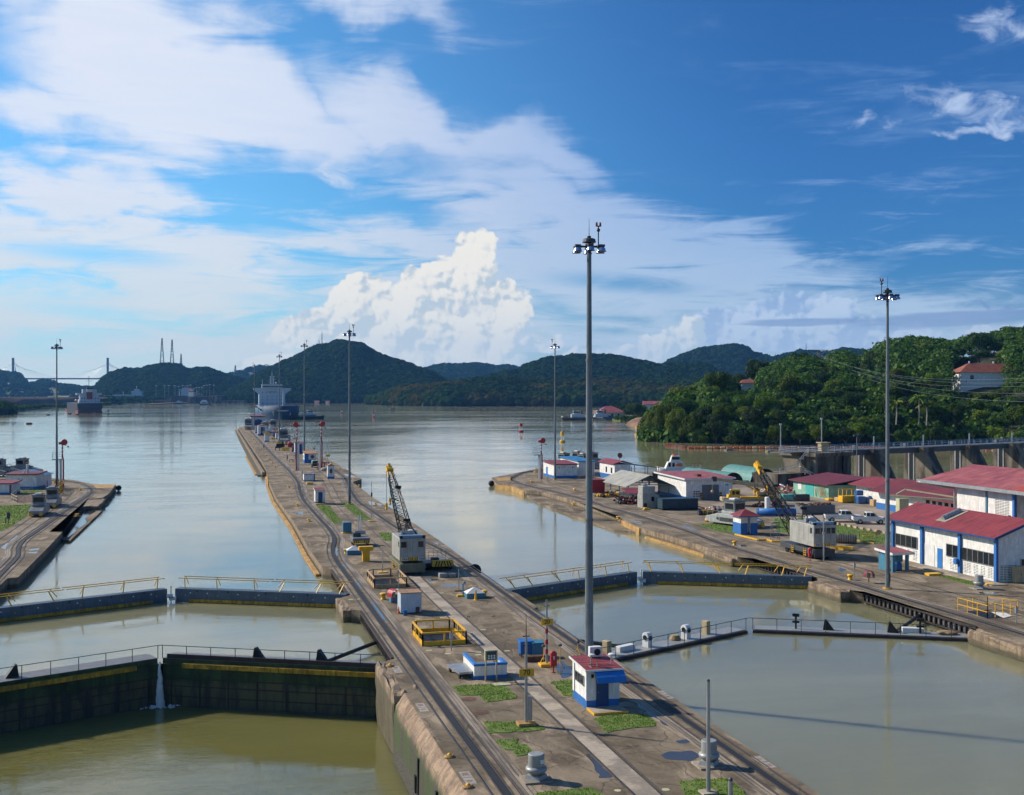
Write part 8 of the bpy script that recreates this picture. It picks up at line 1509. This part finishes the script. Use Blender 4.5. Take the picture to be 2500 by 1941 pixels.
# left bank with brown embankment
def strip(name,rows,mat,kind='structure'):
    # rows: list of polylines [(px,Y,z)...] of equal length
    V=[];n=len(rows[0])
    for rw_ in rows:
        for px,Y,z in rw_: x,y=P2(px,Y); V.append((x,y,z))
    V=np.array(V); F=[]
    for j in range(len(rows)-1):
        for i in range(n-1): a=j*n+i; F.append((a,a+1,a+n+1,a+n))
    return np_mesh(name,V,np.array(F),mat,False,kind)
bank=[(-160,950),(0,1099),(25,1190),(95,1474),(190,1603),(259,1831),(359,2200),(430,2300),(600,2350),(760,2400)]
def off(l,dY,z): return [(px,Y+dY*(Y/1200),z) for px,Y in l]
strip('riverbank',[off(bank,0,-2.5),off(bank,6,.4),off(bank,90,2.5),off(bank,600,3.0),off(bank,4000,3.0)],'meadow')
wl=[(-160,1130),(0,1260),(60,1480),(130,1620),(190,1740),(259,1980),(330,2200)]
tp=[(CAMH+(HOR-y_)*(Y+40)/FPX) for (px,Y),y_ in zip(wl,[970,970,969.5,969.3,969.3,970,972])]
strip('embankment',[[(px,Y,1.5) for px,Y in wl],[(px,Y+34,z-.2) for (px,Y),z in zip(wl,tp)],[(px,Y+60,z) for (px,Y),z in zip(wl,tp)],[(px,Y+140,1) for px,Y in wl]],'far_soil')
g=np.random.default_rng(9)
class BankH: pass
def bankshrub(name,n,f0,f1,mat,r0,r1,seed,pr=(-100,600)):
    g=np.random.default_rng(seed); px=g.uniform(*pr,n); Y0=np.interp(px,*zip(*bank)); dY=g.uniform(f0,f1,n)*(Y0/1200); h=Hill.__new__(Hill); 
    x,y=P2(px,Y0+dY); r=g.uniform(r0,r1,n); cards=20; th=g.uniform(0,6.28,(n,cards)); ph=np.arccos(g.uniform(0,1,(n,cards))); d=np.stack([np.sin(ph)*np.cos(th),np.sin(ph)*np.sin(th),np.cos(ph)*.8],-1); c=np.stack([x,y,x*0+1.2],-1)[:,None]+d*r[:,None,None]
    nn=d+g.normal(0,.4,d.shape); nn/=np.linalg.norm(nn,axis=-1,keepdims=True); a=np.cross(nn,g.normal(0,1,d.shape)); a/=np.linalg.norm(a,axis=-1,keepdims=True); b=np.cross(nn,a); s=(r[:,None]*.4*g.uniform(.6,1.2,(n,cards)))[...,None]
    V=np.stack([c-a*s-b*s,c+a*s-b*s,c+a*s+b*s,c-a*s+b*s],2).reshape(-1,3); return np_mesh(name,V,np.arange(len(V)).reshape(-1,4),mat)
bankshrub('reeds',1700,2,60,'shrub_leaf',1.5,3.8,41); bankshrub('shore_scrub',420,0,30,'canopy_mid',4,9,42,(-150,20)); bankshrub('shore_scrub',900,20,260,'canopy_far',5,11,43,(250,760)); bankshrub('shore_scrub',500,300,900,'canopy_far',6,12,44,(200,640))
# distant locks
YL=2230; u=YL/FPX
def far(px,py): x,y=P2(px,YL); return x,y,CAMH+(HOR-py)*u
t=thing('distant_locks','dark concrete walls and closed gates of the locks at the end of the lake','lock'); t.location=(*P2(440,YL),0); t.rotation_euler=(0,0,-YAW); X=lambda px:(px-440)*u
m=MB(); m.box(X(350),X(411),0,30,-2,5); m.box(X(455),X(476),0,160,-2,12); m.box(X(510),X(535),0,60,-2,14); m.box(X(530),X(600),0,30,-2,4.5); m.box(X(407),X(418),0,40,-2,9); m.build('lock_walls','dam_concrete',t); MB().box(X(418),X(455),4,9,-2,9.5).box(X(474),X(512),6,10,-2,8.5).build('lock_gates','hull_dark',t); m=MB(); [m.bar((X(512)+i*5,2,-1),(X(520)+i*5,2,11),.9) for i in range(4)]; m.build('bracing','stone_pale',t)
MB().prism([(X(456),-2),(X(462),-2),(X(500),-330),(X(486),-330)],-2,1.2).build('approach_wall','ochre_timber',t)
t=thing('control_tower','white control tower with red hip roof on the distant locks','tower',(*P2(460,YL),12),-YAW); MB().box(0,9,0,9,0,8).build('wall','white_wall',t); MB().box(-1,10.5,-1,10,8,9).build('gallery','white_wall',t); MB().box(.2,8.8,.2,8.8,9,11).build('lookout','glass_dark',t); MB().add([(-1.5,-1.5,11),(11,-1.5,11),(11,10.5,11),(-1.5,10.5,11),(4.5,4.5,15.5)],[(0,1,4),(1,2,4),(2,3,4),(3,0,4),(0,3,2,1)]).build('roof','roof_tile',t)
t=thing('locked_ship','white bridged ship with dark bow inside the distant locks','ship',(*P2(432,YL+40),LAKE),-YAW); MB().box(X(418)+8,X(452)+6,-20,100,0,14.5).build('hull','hull_dark',t); m=MB(); m.box(-9,11,60,70,14,26.5); m.box(-14,16,62,66,25.5,27.2); m.box(-7,9,60,68,27,30.5); m.build('superstructure','ship_white',t); MB().box(-3,4,62,66,30.5,35).build('funnel','roof_tile',t); m=MB(); m.cyl((-12,60,14),(-12,60,24),1,n=6); m.cyl((14,60,14),(14,60,24),1,n=6); m.build('crane_post','ship_white',t)
p=P2(421,2060); tug('tiny dark tugboat waiting before the distant locks',p,R(-95),19); p=P2(497,1960); t=thing('ferry','small white boat with dark windows at the end of the distant approach wall','boat',(*p,LAKE),-YAW); MB().box(-8,11,0,8,0,2.2).build('hull','dark_grey',t,bevel=.3); MB().box(-6,6,1,7,2.2,5.5).box(-4,4,1.5,6,5.5,8.2).build('deckhouse','ship_white',t); MB().box(-3,3,.9,1,3.2,4.6).build('window','glass_dark',t)
for px,py,w,h,mt,l in((333,960,22,9,'ship_white','white ship superstructure above the far trees'),(300,968,90,4,'ship_white','long low white shed at the far locks'),(480,964,26,3,'stone_pale','pale shed right of the distant control tower'),(770,982,0,0,'',''),):
    if not w: continue
    x,y=P2(px,2500); z=CAMH+(HOR-py)*2500/FPX; t=thing('far_building',l,'building',(x,y,z),-YAW); MB().box(-w/2,w/2,0,12,-8,h*.55).box(-w*.25,w*.25,0,8,h*.5,h).build('wall',mt,t); MB().cyl((0,2,h),(0,2,h+7),.4,n=5).build('mast','white_paint',t)
m=None
for i,px in enumerate([381,402,412,425,427.9,436,446,452,458,465,473,479,486,493,498,505,512,522]):
    x,y=P2(px,2350); h=CAMH+(HOR-[942,941.5,941,941.5,942,943,941,943,941,940,948,946,946,945,941,940,939,940][i])*2350/FPX; t=thing('far_light_pole','tiny pale light pole in the row above the distant locks','lamp post',(x,y,2.5),0,'light poles above the distant locks'); MB().cyl((0,0,0),(0,0,h-2.5),.45,.3,5).build('pole','mid_grey',t); MB().box(-2.1,2.1,-.5,.5,h-3.2,h-2.1).build('lamp_head','white_paint',t)
for px,py,w,l in((768,979,8,'tiny white house with orange roof at the foot of the big hill'),(795,979,7,'second tiny orange roof at the foot of the big hill')):
    x,y=P2(px,2230); t=thing('far_house',l,'house',(x,y,-1),-YAW); MB().box(0,w,0,9,0,3.2).build('wall','white_wall',t); MB().slab([(-1,-1,3.2),(w+1,-1,3.2),(w+1,5,5.0),(-1,5,5.0)],.4).build('roof','roof_tile',t)
# tug dock on the right
YD=880; u=YD/FPX; t=thing('tug_dock','concrete dock and brown bank below the red roofed station','dock',(*P2(1447,YD),0),-YAW); X=lambda px:(px-1447)*u
MB().box(0,X(1497),0,60,-3,-.1).build('quay','light_concrete',t); MB().box(X(1470)*0+X(1478),X(1500),-1.5,0,-3,.2).build('quay_fender','dark_grey',t)
gp=MB(); gp.prism([P2(1495,870),P2(1530,852),P2(1650,800),P2(1760,800),P2(1760,1300),P2(1447,1300),P2(1447,940),P2(1495,930)],-3,.2); tag(gp.build('shore_ground','meadow'),kind='structure')
me=MB(); P5=[P2(1524,745),P2(1545,725),P2(1600,700),P2(1700,690),P2(1700,830),P2(1560,830)]; vs=[(x,y,-2) for x,y in P5]+[(x,y,z) for (x,y),z in zip([P2(1534,765),P2(1552,760),P2(1600,745),P2(1700,740),P2(1700,830),P2(1560,820)],[.5,3.2,4.6,5,5,2])]; n=6; me.add(vs,[tuple(range(n,2*n))]+[(i,(i+1)%n,n+(i+1)%n,n+i) for i in range(n)]); tag(me.build('earth_bank','earth'),kind='structure')
t=thing('tug_station','red hip roofed station with blue trim behind the tug dock','building',(*P2(1462,905),0),-YAW+R(6)); MB().box(0,21,0,14,0,4.2).build('wall','white_wall',t); MB().box(-.1,21,-.1,0,0,1.4).build('base_band','blue_band',t); MB().add([(-1.5,-1.5,4.2),(22.5,-1.5,4.2),(22.5,16,4.2),(-1.5,16,4.2),(7,7,9.2),(12,7,9.2)],[(0,1,5,4),(1,2,5),(2,3,4,5),(3,0,4),(0,3,2,1)]).build('roof','roof_red_old',t); m=MB(); [m.box(x,x+1.4,-.15,-.05,1.6,3.2) for x in(2,6,10,15)]; m.build('window','glass_dark',t)
t=thing('tug_station_annex','small red roofed annex with blue eaves at the dock','building',(*P2(1450,890),0),-YAW); MB().box(0,9,0,8,0,3.4).build('wall','white_wall',t); MB().slab([(-1.5,-1,3.3),(4.5,-1,5.2),(4.5,9,5.2),(-1.5,9,3.3)],.3).slab([(4.5,-1,5.2),(10.5,-1,3.3),(10.5,9,3.3),(4.5,9,5.2)],.3).build('roof','roof_red_old',t); MB().box(-1.5,10.5,-1.2,-1.0,3.0,3.4).build('eaves_trim','blue_band',t)
p=P2(1456,872); pk=[o for o in D.objects if o.get('label','').startswith('white crew cab')][0]; dup(pk,(p[0],p[1],.0),R(-25),'small white pickup parked on the tug dock')
t=thing('shore_shed','red roofed white shed behind the shore trees by the tug dock','building',(*P2(1572,985),0),-YAW); MB().box(0,15,0,10,0,9.8).build('wall','ship_white',t); MB().slab([(-1,-1,9.8),(16,-1,9.8),(16,5,12.6),(-1,5,12.6)],.3).build('roof','roof_red_old',t)
for px,Y,s,h in((1548,880,7.5,8.5),(1562,890,6.5,7.5),(1530,905,4,5.5),(1590,890,4.5,4.5),(1578,900,4.5,4.5),(1520,930,4,7),(1605,870,5.5,6),(1625,860,6,6)):
    x,y=P2(px,Y); put_tree(0 if s>6 else 2,x,y,h-s*.25,s,1.0,'dark green tree among those between the dock buildings and the forest'); 
h=Hill.__new__(Hill)
def scrubpatch(name,pts,mat,seed,cards=30):
    g=np.random.default_rng(seed); A=np.array(pts,float); n=len(A); x,y=P2(A[:,0],A[:,1]); r=A[:,3]; th=g.uniform(0,6.28,(n,cards)); ph=np.arccos(g.uniform(0,1,(n,cards))); d=np.stack([np.sin(ph)*np.cos(th),np.sin(ph)*np.sin(th),np.cos(ph)*.8],-1); c=np.stack([x,y,A[:,2]],-1)[:,None]+d*r[:,None,None]
    nn=d+g.normal(0,.4,d.shape); nn/=np.linalg.norm(nn,axis=-1,keepdims=True); a=np.cross(nn,g.normal(0,1,d.shape)); a/=np.linalg.norm(a,axis=-1,keepdims=True); b=np.cross(nn,a); s=(r[:,None]*.3*g.uniform(.6,1.2,(n,cards)))[...,None]
    V=np.stack([c-a*s-b*s,c+a*s-b*s,c+a*s+b*s,c-a*s+b*s],2).reshape(-1,3); return np_mesh(name,V,np.arange(len(V)).reshape(-1,4),mat)
g=np.random.default_rng(4); scrubpatch('shore_scrub',[(g.uniform(1500,1660),g.uniform(845,880),.3,g.uniform(1.2,2.6)) for _ in range(130)],'shrub_leaf',51); scrubpatch('shore_scrub',[(g.uniform(1500,1700),g.uniform(1000,1200),1,g.uniform(4,8)) for _ in range(120)],'canopy_mid',52,60)
# pale smoke drifting over the left hill is part of the haze
# ------------------------------------------------------------------ air
hz=MB().box(-5500,5500,-150,7000,-13.5,330); o=hz.build('haze','worn_concrete'); m=D.materials.new('haze_air'); m.use_nodes=True; t_=NT(m.node_tree); t_.n.clear(); out=t_.new('ShaderNodeOutputMaterial'); v=t_.new('ShaderNodeVolumePrincipled'); v.inputs['Color'].default_value=(.16,.46,1,1); v.inputs['Density'].default_value=HAZE; v.inputs['Anisotropy'].default_value=.2; t_.l.new(v.outputs[0],out.inputs['Volume']); o.data.materials.clear(); o.data.materials.append(m); o['kind']='stuff'
